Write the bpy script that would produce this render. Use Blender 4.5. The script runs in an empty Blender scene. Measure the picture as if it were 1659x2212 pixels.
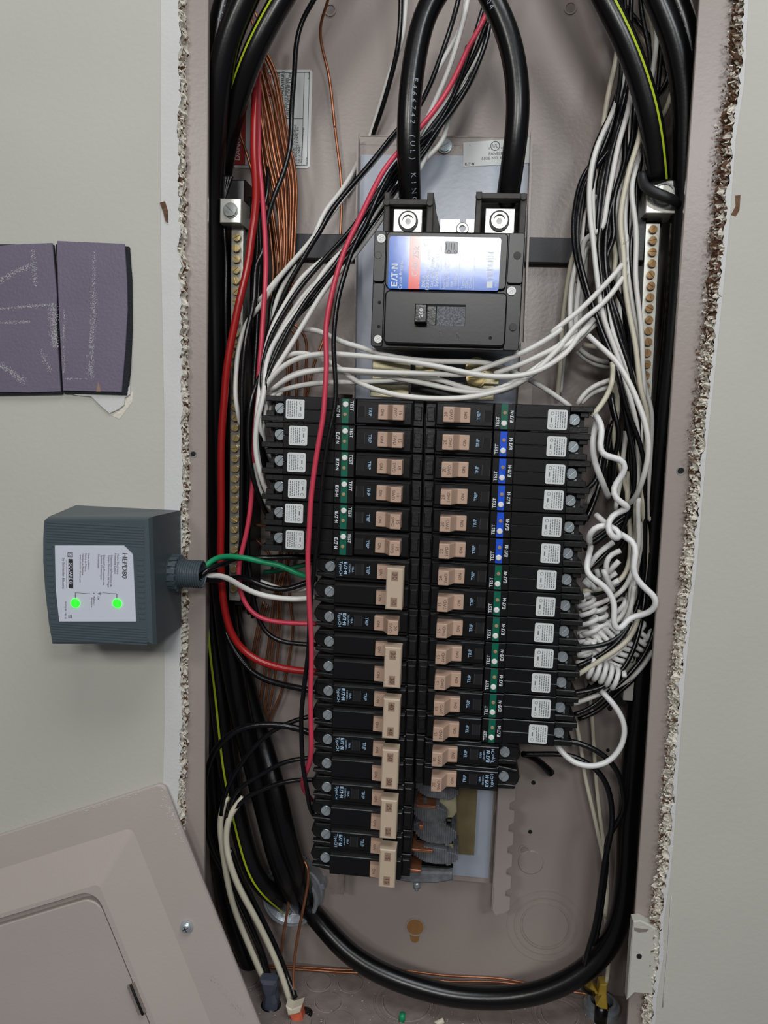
import bpy, math, random
from mathutils import Vector, Matrix
random.seed(7)
S = 0.001                      # everything below is written in millimetres
C = bpy.context.scene.collection
scene = bpy.context.scene
PI = math.pi

# ------------------------------------------------------------ camera, light, exposure
cam_d = bpy.data.cameras.new('camera'); cam = bpy.data.objects.new('camera', cam_d); C.objects.link(cam)
cam_d.sensor_fit = 'VERTICAL'; cam_d.sensor_height = 36.0
cam_d.lens = 36.0*1720.0/2212.0
cam_d.clip_start = 0.01; cam_d.clip_end = 20
cam.matrix_world = Matrix([[0.994432, -0.04847, 0.093568, 0], [0.09843, 0.110176, -0.989026, -0.562], [0.03763, 0.99273, 0.114333, 0], [0, 0, 0, 1]])
scene.camera = cam
def aim(o, target):
    o.rotation_euler = (Vector(target)-o.location).to_track_quat('-Z', 'Y').to_euler()
def area(name, loc, target, sx, sy, power, col):
    l = bpy.data.lights.new(name, 'AREA'); l.shape = 'RECTANGLE'; l.size = sx; l.size_y = sy; l.energy = power; l.color = col
    o = bpy.data.objects.new(name, l); C.objects.link(o); o.location = loc; aim(o, target); return o
area('ceiling_lamp', (-0.01, -1.50, 0.455), (0, 0, -0.02), 0.30, 0.13, 5.6, (1.0, 0.99, 0.97))
area('left_ceiling_lamp', (-0.62, -1.50, 0.56), (0, 0, -0.02), 0.30, 0.16, 4.2, (1.0, 0.98, 0.95))
area('right_ceiling_lamp', (0.60, -1.50, 0.66), (0, 0, -0.02), 0.30, 0.16, 5.0, (0.93, 0.97, 1.0))
area('added_overhead_light', (0.28, -0.85, 1.3), (0, 0, -0.1), 1.0, 0.5, 11.5, (0.95, 0.98, 1.0))  # unseen steep broad light, added to leave the lower box interior in shade
wd = bpy.data.worlds.new('room_ambient'); scene.world = wd; wd.use_nodes = True
bg = wd.node_tree.nodes['Background']; bg.inputs[0].default_value = (0.93, 0.95, 1.0, 1); bg.inputs[1].default_value = 0.09
scene.view_settings.view_transform = 'Standard'; scene.view_settings.look = 'None'
scene.view_settings.exposure = -0.08; scene.view_settings.gamma = 1.0; scene.view_settings.use_curve_mapping = False

# ------------------------------------------------------------ materials
def lin(c): return tuple(((v/255)/12.92 if v/255 <= 0.04045 else ((v/255+0.055)/1.055)**2.4) for v in c)
MATS = {}
def mat(name, col, rough=0.5, metal=0.0, bump=0.0, bscale=200.0, var=0.0, vscale=60.0, spec=0.5, coat=0.0, emit=0.0, col2=None, stretch=None):
    m = bpy.data.materials.new(name); m.use_nodes = True; nt = m.node_tree; p = nt.nodes['Principled BSDF']
    c = (*lin(col), 1)
    p.inputs['Base Color'].default_value = c; p.inputs['Roughness'].default_value = rough
    p.inputs['Metallic'].default_value = metal; p.inputs['Specular IOR Level'].default_value = spec
    p.inputs['Coat Weight'].default_value = coat
    if emit: p.inputs['Emission Color'].default_value = c; p.inputs['Emission Strength'].default_value = emit
    tc = nt.nodes.new('ShaderNodeTexCoord'); mp = nt.nodes.new('ShaderNodeMapping'); nt.links.new(tc.outputs['Object'], mp.inputs[0])
    if stretch: mp.inputs['Scale'].default_value = stretch
    if var or col2:
        n = nt.nodes.new('ShaderNodeTexNoise'); n.inputs['Scale'].default_value = vscale; n.inputs['Detail'].default_value = 5
        nt.links.new(mp.outputs[0], n.inputs['Vector'])
        r = nt.nodes.new('ShaderNodeValToRGB'); nt.links.new(n.outputs[0], r.inputs[0])
        c2 = (*lin(col2), 1) if col2 else tuple(v*(1-var) for v in c[:3])+(1,)
        r.color_ramp.elements[0].position = 0.35; r.color_ramp.elements[1].position = 0.68
        r.color_ramp.elements[0].color = c2; r.color_ramp.elements[1].color = c
        nt.links.new(r.outputs[0], p.inputs['Base Color'])
    if bump:
        n = nt.nodes.new('ShaderNodeTexNoise'); n.inputs['Scale'].default_value = bscale; n.inputs['Detail'].default_value = 3
        nt.links.new(mp.outputs[0], n.inputs['Vector'])
        b = nt.nodes.new('ShaderNodeBump'); b.inputs['Strength'].default_value = bump; b.inputs['Distance'].default_value = 0.0006
        nt.links.new(n.outputs[0], b.inputs['Height']); nt.links.new(b.outputs[0], p.inputs['Normal'])
    MATS[name] = m; return m
M = MATS
mat('wall_paint', (194, 192, 183), 0.75, var=0.05, vscale=9, bump=0.25, bscale=260, spec=0.3)
mat('joint_compound', (210, 210, 208), 0.8, var=0.05, vscale=30, bump=0.3, bscale=500, spec=0.2)
mat('gypsum', (234, 228, 214), 0.95, var=0.25, vscale=180, bump=0.6, bscale=700, spec=0.1)
mat('brown_paper', (120, 92, 74), 0.95, var=0.45, vscale=300, bump=0.6, bscale=900, spec=0.1)
mat('taupe', (160, 148, 142), 0.33, bump=0.22, bscale=330, var=0.05, vscale=12, spec=0.5)
mat('taupe_cover', (188, 176, 170), 0.5, bump=0.15, bscale=420, var=0.07, vscale=8, spec=0.4)
mat('taupe_dirty', (142, 130, 124), 0.5, bump=0.4, bscale=300, var=0.22, vscale=90, spec=0.4)
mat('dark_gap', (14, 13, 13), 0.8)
mat('blk', (12, 12, 15), 0.26, bump=0.15, bscale=600, spec=0.5)
mat('cable', (9, 9, 11), 0.27, bump=0.08, bscale=400, spec=0.5)
mat('wht', (226, 224, 218), 0.38, var=0.05, vscale=40)
mat('crm', (214, 207, 186), 0.4, var=0.06, vscale=40)
mat('pig', (230, 229, 228), 0.35, var=0.03, vscale=40)
mat('red', (158, 26, 26), 0.28, var=0.08, vscale=60)
mat('pnk', (205, 62, 84), 0.38, var=0.06, vscale=60)
mat('grn', (16, 140, 92), 0.4)
mat('dgrn', (10, 90, 62), 0.45)
mat('cop', (178, 116, 84), 0.32, metal=0.7, var=0.3, vscale=120)
mat('stripe', (172, 190, 40), 0.45)
mat('breaker_black', (15, 15, 17), 0.28, bump=0.05, bscale=350, spec=0.55, var=0.2, vscale=60)
mat('breaker_shell', (19, 19, 20), 0.38, bump=0.2, bscale=500, spec=0.5, var=0.2, vscale=120)
mat('main_black', (21, 22, 25), 0.33, bump=0.035, bscale=300, spec=0.5, var=0.25, vscale=45)
mat('dusty_black', (66, 64, 60), 0.6, var=0.4, vscale=150, bump=0.3, bscale=500)
mat('tan', (188, 158, 138), 0.45, var=0.04, vscale=50)
mat('tan_bar', (198, 178, 156), 0.42, var=0.04, vscale=50)
mat('tan_ink', (92, 70, 58), 0.6)
mat('tan_recess', (150, 122, 104), 0.6)
mat('ink_white', (226, 232, 236), 0.5)
mat('ink_blue_white', (170, 205, 235), 0.5)
mat('ink_black', (38, 38, 42), 0.5)
mat('jacket_ink', (150, 158, 168), 0.5)
mat('ink_grey', (110, 112, 118), 0.6)
mat('sticker', (214, 218, 216), 0.4)
mat('stripe_green', (10, 98, 76), 0.3)
mat('stripe_blue', (26, 84, 214), 0.3)
mat('button_white', (232, 232, 228), 0.35)
mat('led_amber', (170, 140, 110), 0.3)
mat('steel', (206, 216, 222), 0.28, metal=0.65, var=0.2, vscale=300)
mat('steel_dull', (160, 162, 160), 0.45, metal=0.9, var=0.3, vscale=150, bump=0.2, bscale=400)
mat('galvanised', (190, 198, 206), 0.35, metal=0.6, var=0.3, vscale=80, bump=0.2, bscale=300)
mat('brass', (214, 192, 136), 0.3, metal=0.6, var=0.3, vscale=300)
mat('bronze', (176, 140, 96), 0.32, metal=0.6, var=0.4, vscale=260)
mat('bar_metal', (190, 190, 182), 0.3, metal=0.6, var=0.25, vscale=100, bump=0.15, bscale=300)
mat('bus_silver', (204, 196, 160), 0.38, metal=0.6, var=0.3, vscale=90, bump=0.2, bscale=250)
mat('bus_copper', (176, 116, 86), 0.4, metal=0.5, var=0.3, vscale=200)
mat('lug_alu', (224, 224, 214), 0.3, metal=0.55, bump=0.1, bscale=300)
mat('cool_lit_sheet', (172, 180, 194), 0.3, bump=0.1, bscale=260, spec=0.6, var=0.05, vscale=15)  # blue sheen of the cool light put into the grey-white sheet's colour
mat('bus_yellow', (120, 106, 74), 0.6, var=0.2, vscale=60)
mat('insulator_grey', (112, 113, 118), 0.75, var=0.35, vscale=200, bump=0.4, bscale=500)
mat('strap_dark', (44, 45, 50), 0.5, bump=0.2, bscale=400)
mat('purple_sheet', (112, 102, 122), 0.5, bump=0.35, bscale=500, var=0.12, vscale=20, spec=0.5)
mat('fuzz_dark', (40, 42, 48), 0.95, var=0.5, vscale=900, bump=0.8, bscale=1500)
mat('surge_grey', (70, 82, 88), 0.42, bump=0.15, bscale=600, spec=0.5)
mat('surge_side', (52, 57, 56), 0.5, bump=0.15, bscale=700, spec=0.4)
mat('surge_label', (206, 210, 222), 0.4)
mat('led_green', (30, 255, 30), 0.4, emit=3.0)
mat('label_blue', (24, 104, 206), 0.13, spec=0.6, bump=0.03, bscale=150)
mat('label_red', (226, 56, 44), 0.16, spec=0.6)
mat('label_grey', (128, 130, 134), 0.3)
mat('speckle_grey', (128, 130, 136), 0.7, col2=(70, 72, 76), vscale=900)
mat('warning_red', (176, 44, 34), 0.5)
mat('wood', (156, 112, 64), 0.7, var=0.3, vscale=120, stretch=(1, 1, 0.2), bump=0.3, bscale=300)
mat('clamp_blue', (74, 80, 96), 0.7, var=0.3, vscale=120, bump=0.3)
mat('orange', (222, 106, 74), 0.5, var=0.2, vscale=200)
mat('yellow_plastic', (192, 160, 60), 0.5, var=0.2, vscale=150)
mat('hook_black', (34, 34, 36), 0.5, bump=0.3, bscale=300)

# ------------------------------------------------------------ mesh building
class MB:
    def __init__(s): s.v = []; s.f = []; s.mi = []; s.sm = []; s.cur = 0; s.smooth = False
    def add(s, vs, fs):
        b = len(s.v); s.v += [tuple(p) for p in vs]
        for f in fs: s.f.append(tuple(i+b for i in f)); s.mi.append(s.cur); s.sm.append(s.smooth)
        return s
    def box(s, x0, x1, y0, y1, z0, z1):
        if x0 > x1: x0, x1 = x1, x0
        if z0 > z1: z0, z1 = z1, z0
        if y0 > y1: y0, y1 = y1, y0
        return s.add([(x0,y0,z0),(x1,y0,z0),(x1,y1,z0),(x0,y1,z0),(x0,y0,z1),(x1,y0,z1),(x1,y1,z1),(x0,y1,z1)],
                     [(0,1,5,4),(1,2,6,5),(2,3,7,6),(3,0,4,7),(4,5,6,7),(3,2,1,0)])
    def cbox(s, x0, x1, y0, y1, z0, z1, b=0.5):      # box whose edges toward the room are bevelled
        if x0 > x1: x0, x1 = x1, x0
        if z0 > z1: z0, z1 = z1, z0
        if y0 > y1: y0, y1 = y1, y0
        v = [(x0+b,y0,z0+b),(x1-b,y0,z0+b),(x1-b,y0,z1-b),(x0+b,y0,z1-b),
             (x0,y0+b,z0),(x1,y0+b,z0),(x1,y0+b,z1),(x0,y0+b,z1),(x0,y1,z0),(x1,y1,z0),(x1,y1,z1),(x0,y1,z1)]
        return s.add(v, [(0,1,2,3),(4,5,1,0),(5,6,2,1),(6,7,3,2),(7,4,0,3),(8,9,5,4),(9,10,6,5),(10,11,7,6),(11,8,4,7),(11,10,9,8)])
    def prism(s, pts, y0, y1, b=0.0):                # outline in x,z (counter-clockwise seen from the room), y0 toward the room
        n = len(pts)
        a = sum(pts[i][0]*pts[(i+1)%n][1]-pts[(i+1)%n][0]*pts[i][1] for i in range(n))
        if a < 0: pts = pts[::-1]
        v = []; f = []
        if b:
            ins = []
            for i in range(n):
                p, q, r = Vector(pts[i-1]), Vector(pts[i]), Vector(pts[(i+1) % n])
                d1 = (q-p).normalized(); d2 = (r-q).normalized()
                nn = Vector((-d1.y-d2.y, d1.x+d2.x)); nn = nn.normalized() if nn.length > 1e-6 else Vector((-d1.y, d1.x))
                ins.append(q+nn*b/max(0.4, nn.dot(Vector((-d1.y, d1.x)))))
            v += [(p.x, y0, p.y) for p in ins]+[(p[0], y0+b, p[1]) for p in pts]+[(p[0], y1, p[1]) for p in pts]
            f = [tuple(range(n))]+[(n+i, n+(i+1)%n, (i+1)%n, i) for i in range(n)]+[(2*n+i, 2*n+(i+1)%n, n+(i+1)%n, n+i) for i in range(n)]+[tuple(range(3*n-1, 2*n-1, -1))]
        else:
            v += [(p[0], y0, p[1]) for p in pts]+[(p[0], y1, p[1]) for p in pts]
            f = [tuple(range(n))]+[(n+i, n+(i+1)%n, (i+1)%n, i) for i in range(n)]+[tuple(range(2*n-1, n-1, -1))]
        return s.add(v, f)
    def disc(s, cx, cz, r, y0, y1, n=24, b=0.0):     # cylinder along y
        old = s.smooth
        s.prism([(cx+r*math.cos(2*PI*i/n), cz+r*math.sin(2*PI*i/n)) for i in range(n)], y0, y1, b); s.smooth = old; return s
    def ring(s, cx, cz, r0, r1, y0, y1, n=28):       # annulus, r0 inner, r1 outer
        v = []
        for i in range(n):
            c, t = math.cos(2*PI*i/n), math.sin(2*PI*i/n)
            v += [(cx+r0*c, y1, cz+r0*t), (cx+r0*c, y0, cz+r0*t), (cx+r1*c, y0, cz+r1*t), (cx+r1*c, y1, cz+r1*t)]
        f = []
        for i in range(n):
            a, b = 4*i, 4*((i+1) % n)
            f += [(a, b, b+1, a+1)[::-1], (a+1, b+1, b+2, a+2)[::-1], (a+2, b+2, b+3, a+3)[::-1]]
        return s.add(v, f)
    def sector(s, cx, cz, r, y0, y1, a0, a1, off, n=8):   # piece of a screw head left standing between its slots
        am = (a0+a1)/2; ox, oz = off*math.cos(am), off*math.sin(am)
        pts = [(cx+ox, cz+oz)]+[(cx+ox+(r-off)*math.cos(a0+(a1-a0)*i/n), cz+oz+(r-off)*math.sin(a0+(a1-a0)*i/n)) for i in range(n+1)]
        return s.prism(pts, y0, y1, 0.0)
    def tube(s, pts, r, seg=8, step=3.2, caps=True, smooth=2, flat=None):
        P = [Vector(p) for p in pts]
        Q = []
        n = len(P)
        for i in range(n-1):
            p0 = P[i-1] if i else P[0]*2-P[1]; p1, p2 = P[i], P[i+1]; p3 = P[i+2] if i+2 < n else P[-1]*2-P[-2]
            k = max(1, int((p2-p1).length/step))
            for j in range(k):
                t = j/k
                Q.append(0.5*((2*p1)+(p2-p0)*t+(2*p0-5*p1+4*p2-p3)*t*t+(3*p1-p0-3*p2+p3)*t*t*t))
        Q.append(P[-1].copy())
        for _ in range(smooth*2):
            R = [Q[0]]+[(Q[i-1]+2*Q[i]+Q[i+1])/4 for i in range(1, len(Q)-1)]+[Q[-1]]; Q = R
        s.sweep(Q, r, seg, caps); return Q
    def sweep(s, Q, r, seg=8, caps=True):
        n = len(Q); T = []
        for i in range(n):
            d = Q[min(i+1, n-1)]-Q[max(i-1, 0)]
            T.append(d.normalized() if d.length > 1e-9 else (T[-1] if T else Vector((0, 0, 1))))
        u = T[0].orthogonal().normalized(); v = []
        rr = r if callable(r) else (lambda k: r)
        for i in range(n):
            u = (u-T[i]*u.dot(T[i])); u = u.normalized() if u.length > 1e-6 else T[i].orthogonal().normalized()
            w = T[i].cross(u); ra = rr(i/(n-1) if n > 1 else 0)
            for k in range(seg):
                a = 2*PI*k/seg; v.append(Q[i]+(u*math.cos(a)+w*math.sin(a))*ra)
        f = [(i*seg+k, i*seg+(k+1) % seg, (i+1)*seg+(k+1) % seg, (i+1)*seg+k) for i in range(n-1) for k in range(seg)]
        if caps: f += [tuple(range(seg-1, -1, -1)), tuple((n-1)*seg+k for k in range(seg))]
        o = s.smooth; s.smooth = True; s.add(v, f); s.smooth = o
    def cyl(s, a, b, r, n=16):
        s.sweep([Vector(a), Vector(b)], r, n); return s
    def build(s, name, mats, parent=None, origin=(0, 0, 0), **pr):
        me = bpy.data.meshes.new(name)
        ox, oy, oz = origin
        me.from_pydata([((x-ox)*S, (y-oy)*S, (z-oz)*S) for x, y, z in s.v], [], s.f)
        for m in ([mats] if isinstance(mats, str) else mats): me.materials.append(M[m])
        me.polygons.foreach_set('material_index', s.mi); me.polygons.foreach_set('use_smooth', s.sm); me.update()
        return place(name, me, parent, None if parent else origin, **pr)
def place(name, me, parent=None, loc=None, **pr):
    o = bpy.data.objects.new(name, me); C.objects.link(o)
    if parent: o.parent = parent
    if loc: o.location = [v*S for v in loc]
    for k, v in pr.items():
        if v: o[k] = v
    return o
def thing(name, label, cat, loc=(0, 0, 0), group=None, rot=(0, 0, 0)):
    return place(name, None, None, loc, label=label, category=cat, group=group) if rot == (0, 0, 0) else _rot(place(name, None, None, loc, label=label, category=cat, group=group), rot)
def _rot(o, r): o.rotation_euler = r; return o
def copy_tree(o, parent=None):
    c = o.copy(); C.objects.link(c)
    if parent: c.parent = parent
    for ch in list(o.children): copy_tree(ch, c)
    return c
# lettering: outlines from the built-in font, laid flat on a surface facing the room
TXT = {}
def glyphs(t, size, bold=0.0):
    k = (t, bold)
    if k not in TXT:
        cu = bpy.data.curves.new('lettering', 'FONT'); cu.body = t; cu.size = 1.0; cu.resolution_u = 2; cu.offset = bold
        cu.align_x = 'CENTER'; cu.align_y = 'CENTER'
        o = bpy.data.objects.new('lettering_source', cu)
        me = bpy.data.meshes.new_from_object(o)
        TXT[k] = ([(v.co.x, v.co.y) for v in me.vertices], [tuple(p.vertices) for p in me.polygons])
        bpy.data.objects.remove(o); bpy.data.meshes.remove(me); bpy.data.curves.remove(cu)
    V, F = TXT[k]
    return [(x*size, y*size) for x, y in V], F
def text(mb, t, x, z, y, size, ang=90, bold=0.0, sx=1.0):       # ang 90: reads upward, -90: reads downward
    V, F = glyphs(t, size, bold); c, s_ = math.cos(math.radians(ang)), math.sin(math.radians(ang))
    mb.add([(x+c*a*sx-s_*b, y, z+s_*a*sx+c*b) for a, b in V], [f for f in F])
def poly2(mb, pts, x, z, y, size, ang):
    c, s_ = math.cos(math.radians(ang)), math.sin(math.radians(ang))
    mb.add([(x+size*(c*a-s_*b), y, z+size*(s_*a+c*b)) for a, b in pts], [tuple(range(len(pts)))])
def maker_mark(mb, x, z, y, h, ang=90):       # block capitals with a wedge-shaped second letter and a dot before the last
    w = h
    def R(x0, x1, y0, y1): poly2(mb, [(x0, y0), (x1, y0), (x1, y1), (x0, y1)], x, z, y, h, ang)
    R(-2.0, -1.78, -.5, .5); R(-1.78, -1.3, .3, .5); R(-1.78, -1.36, -.1, .1); R(-1.78, -1.3, -.5, -.3)
    poly2(mb, [(-1.2, -.5), (-.95, -.5), (-.62, .5), (-.82, .5)], x, z, y, h, ang); poly2(mb, [(-.66, -.5), (-.42, -.5), (-.42, -.28), (-.58, -.28)], x, z, y, h, ang)
    R(-.55, .15, .3, .5); R(-.3, -.08, -.5, .3)
    poly2(mb, [(.42+.13*math.cos(a*PI/4), .0+.13*math.sin(a*PI/4)) for a in range(8)], x, z, y, h, ang)
    R(.7, .92, -.5, .5); R(1.3, 1.52, -.5, .5); poly2(mb, [(.92, .5), (.92, .2), (1.3, -.5), (1.3, -.2)], x, z, y, h, ang)
def slot_head(mb, cx, cz, r, y, h=1.2, ang=0.6, gap=0.5):
    mb.disc(cx, cz, r, y+0.5*h, y+h, 20)
    for k in (0, 1): mb.sector(cx, cz, r, y, y+0.6*h, ang+k*PI, ang+(k+1)*PI, gap, 10)
def cross_head(mb, cx, cz, r, y, h=1.2, ang=0.4, gap=0.35):
    mb.disc(cx, cz, r, y+0.5*h, y+h, 20); mb.ring(cx, cz, r*0.62, r, y, y+0.6*h, 20)
    for k in range(4): mb.sector(cx, cz, r*0.66, y, y+0.6*h, ang+k*PI/2, ang+(k+1)*PI/2, gap, 4)
def rrect(x0, x1, z0, z1, r, n=4):
    pts = []
    for cx, cz, a in ((x1-r, z1-r, 0), (x0+r, z1-r, PI/2), (x0+r, z0+r, PI), (x1-r, z0+r, 1.5*PI)):
        pts += [(cx+r*math.cos(a+PI/2*i/n), cz+r*math.sin(a+PI/2*i/n)) for i in range(n+1)]
    return pts
def strip(mb, A, B, closed=False):
    n = len(A); v = list(A)+list(B)
    mb.add(v, [(i, (i+1) % n, n+(i+1) % n, n+i) for i in range(n if closed else n-1)])

# ------------------------------------------------------------ setting: drywall on both sides of the opening
def noise_line(n, amp, rough=0.6):
    o = []; v = 0
    for i in range(n): v = v*rough+random.uniform(-amp, amp)*(1-rough)*1.6; o.append(v)
    return o
def edge_at(L, z):             # L: (x, z) pairs from top to bottom
    for (xa, za), (xb, zb) in zip(L, L[1:]):
        if za >= z >= zb: return xa+(xb-xa)*(za-z)/(za-zb)
    return L[0][0] if z > L[0][1] else L[-1][0]
FRONT, BACK = -11.0, 1.8
LEFT_EDGE = [(-209, 400), (-202.37, 273.93), (-201.75, 124.07), (-198.32, -2.81), (-197.83, -136.6), (-196.68, -227.46), (-198.43, -314.49), (-212, -620)]
RIGHT_EDGE = [(188, 400), (162.32, 269.93), (164.08, 222.52), (161.73, 187.39), (162.27, 138.17), (161.77, 89.55), (161.02, 42.81), (159.79, -4.93), (159.74, -89.21), (158.87, -118.7), (158.05, -170.09), (158.7, -231.36), (159.54, -280.96), (159.38, -315.1), (157.37, -349.91), (159.37, -376.49), (157.03, -408.03), (157.61, -428.61), (178, -620)]
def drywall(name, L, far, side, strip_w):
    root = place(name, None, None, (far, 0, 0), kind='structure')
    root['label'] = 'cream painted drywall with a torn edge %s the breaker box' % ('left of' if side > 0 else 'right of')
    n = 640; zs = [400-1020*i/n for i in range(n+1)]
    j = noise_line(n+1, 1.3, 0.55); ex = [edge_at(L, z)+q for z, q in zip(zs, j)]
    m = MB(); o = (far, 0, 0)
    A = [(far, FRONT, z) for z in zs]; B = [(x-side*strip_w, FRONT, z) for x, z in zip([edge_at(L, z) for z in zs], zs)]
    strip(m, A, B) if side < 0 else strip(m, B, A)
    D = [(far, BACK, z) for z in zs]; E_ = [(x, BACK, z) for x, z in zip(ex, zs)]
    strip(m, E_, D) if side < 0 else strip(m, D, E_)
    m.build('painted_face', 'wall_paint', root, o)
    m = MB(); B2 = [(x, FRONT+0.25, z) for x, z in zip(ex, zs)]
    Bq = [(x+side*0, FRONT+0.12, z) for (x, _, z) in B]
    strip(m, Bq, B2) if side < 0 else strip(m, B2, Bq)
    m.build('bare_strip', 'joint_compound', root, o)
    m = MB(); K = 7; rows = []
    for k in range(K+1):
        t = k/K; amp = 1.6*math.sin(PI*min(1, t*1.2+0.1))+0.3
        jj = noise_line(n+1, 2.2, 0.35)
        wv = [side*(2.2*math.sin(z*0.21+k)*math.sin(z*0.083)) for z in zs]
        rows.append([(x+side*((2.2 if side > 0 else 5.0)*t)+q*amp*(0.35 if side > 0 else 0.7)+w*t*(.35 if side > 0 else 1), FRONT+0.25+(BACK-FRONT-0.25)*t, z) for x, z, q, w in zip(ex, zs, jj, wv)])
    for k in range(K):
        v = rows[k]+rows[k+1]; b = len(m.v); m.v += v
        for i in range(n):
            z = zs[i]; pb = (0.30 if side > 0 else (0.92 if z > 60 else 0.55 if z > -60 else 0.18))*(0.25+k/K*1.3)
            f = (i, i+1, n+1+i+1, n+1+i); f = f if side > 0 else f[::-1]
            m.f.append(tuple(q+b for q in f)); m.mi.append(1 if random.random() < pb or k >= K-1 and random.random() < .5 else 0); m.sm.append(False)
    m.build('torn_gypsum_edge', ['gypsum', 'brown_paper'], root, o, kind='stuff')
    # crumbs and paper fibres standing off the cut
    m = MB()
    for q in range(3200 if side < 0 else 1200):
        z = random.uniform(-470, 300); x = edge_at(L, z); t = random.random()
        top = z > 60
        if side < 0: wdt = 8.5 if z > -20 else 6.5
        else: wdt = 2.2
        cx = x+side*random.uniform(-0.6, wdt)*(1 if random.random() < .8 else .4); cy = random.uniform(FRONT+0.5, -1.0)
        if side < 0 and top: brown = random.random() < 0.72
        elif side < 0: brown = random.random() < 0.2
        else: brown = random.random() < 0.3
        if side < 0 and cx < x-wdt+2: brown = random.random() < (0.95 if z > -40 else .5)
        m.cur = 1 if brown else 0
        r = random.uniform(0.35, 1.05)*(1.15 if not brown else 0.7)*(1 if side < 0 else .75)
        if random.random() < 0.4:
            a = random.uniform(-1, 1); l = random.uniform(2, 4.5)
            d = Vector((-side*math.cos(a)*l, random.uniform(-1, 1), math.sin(a)*l)); p = Vector((cx, cy, z)); w_ = Vector((0.15, 0.3, 0.5))
            m.add([p-w_, p+w_, p+d+w_*.3, p+d*0.6-w_], [(0, 1, 2, 3)])
        else:
            vs = [Vector(v)*r*random.uniform(.6, 1.25)+Vector((cx, cy, z)) for v in ((1,0,0),(-1,0,0),(0,1,0),(0,-1,0),(0,0,1.3),(0,0,-1.3))]
            m.add(vs, [(0,2,4),(2,1,4),(1,3,4),(3,0,4),(2,0,5),(1,2,5),(3,1,5),(0,3,5)])
    m.build('gypsum_crumbs', ['gypsum', 'brown_paper'], root, o, kind='stuff')
    return root
wl = drywall('wall_left', LEFT_EDGE, -620, 1, 13)
wr = drywall('wall_right', RIGHT_EDGE, 560, -1, 2.6)
for nm, z0_, z1_, lb_ in (('wall_below', -620, -497, 'cream painted drywall below the breaker box'), ('wall_above', 507, 640, 'cream painted drywall above the breaker box')):
    m = MB(); m.box(-216, 182, FRONT, BACK, z0_, z1_); m.build(nm, 'wall_paint', None, (0, 0, z0_), kind='structure', label=lb_)
# small marks on the right wall and scored lines
m = MB(); P0 = (169.73, -11.1, 146.92)
m.add([(P0[0]-3.0, -11.1, P0[2]+5), (P0[0]+.3, -11.1, P0[2]+5.4), (P0[0]+0.5, -11.1, P0[2]-4), (P0[0]-1.5, -11.1, P0[2]-8), (P0[0]-4.6, -11.1, P0[2]-7), (P0[0]-2.2, -11.1, P0[2]-1.5)], [(0, 1, 2, 3, 4, 5)])
m.build('scuff', 'brown_paper', wr, (560, 0, 0), kind=None)
m = MB(); a = (163.55, -11.4, -328.62); b = (164.01, -11.4, -414.26)
m.tube([a, ((a[0]+b[0])/2+.6, -11.4, (a[2]+b[2])/2), b], 0.45, 5, step=10); m.build('paint_ridge', 'joint_compound', wr, (560, 0, 0))
m = MB(); P0 = (-212.07, -11.0, 137.82)
m.cur = 0; m.prism([(P0[0]-3, P0[2]+5), (P0[0]+.5, P0[2]+6), (P0[0]+2.5, P0[2]), (P0[0]+3, P0[2]-8), (P0[0]+1, P0[2]-7), (P0[0]-.5, P0[2]-1)], -11.9, -10.9)
m.build('torn_paper_chip', 'brown_paper', wl, (-620, 0, 0))
# paint film torn below the purple sheets
m = MB()
pts = [(-278.71, -11.6, 9.53), (-264.46, -12.2, 8.76), (-257.43, -12.4, 2.37), (-251.09, -13.0, -2.54), (-244.58, -14.0, 0.33), (-240.26, -14.0, 3.78), (-239.75, -13.2, 8.76), (-235.88, -13.2, 11.36), (-235.8, -12.4, 17.14)]
m.prism([(p[0], p[2]) for p in pts], -12.6, -11.0, 0.3); m.build('torn_paint_flap', 'joint_compound', wl, (-620, 0, 0))
m = MB()
pts = [(-252.0, -11.0, -2.89), (-245.92, -11.0, 0.33), (-241.58, -11.0, 3.8), (-240.72, -11.0, 7.97), (-236.4, -11.0, 11.42), (-234.24, -11.0, 13.96), (-234.66, -11.0, 6.52), (-238.98, -11.0, 0.58), (-244.18, -11.0, -6.26)]
m.prism([(p[0], p[2]) for p in pts], -11.25, -10.8); m.build('bare_patch', 'gypsum', wl, (-620, 0, 0))

# ------------------------------------------------------------ purple hook-and-loop sheets
def sheet(label, F, Bk, curl, grp=None):
    o = F[0]; t = thing('abrasive_sheet', label, 'sheet', (sum(p[0] for p in F)/len(F), -11, min(p[2] for p in F)))
    og = tuple(v/S for v in t.location)
    m = MB(); m.prism([(p[0], p[2]) for p in Bk], -14.2, -11.05, 0.3)
    for q in range(260):                     # fuzzy loop fibres round the rim
        i = random.randrange(len(Bk)); a, b = Bk[i], Bk[(i+1) % len(Bk)]; k = random.random()
        x = a[0]+(b[0]-a[0])*k; z = a[2]+(b[2]-a[2])*k; y = random.uniform(-14, -11.3)
        d = Vector((random.uniform(-1, 1), random.uniform(-.4, .4), random.uniform(-1, 1)))*0.9
        m.add([(x, y, z), (x+.25, y-.2, z+.1), (x+d.x, y+d.y, z+d.z)], [(0, 1, 2)])
    m.build('fuzzy_backing', 'fuzz_dark', t, og)
    m = MB(); m.prism([(p[0], p[2]) for p in F], -15.6, -14.3, 0.25); m.build('abrasive_face', 'purple_sheet', t, og)
    return t
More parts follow.
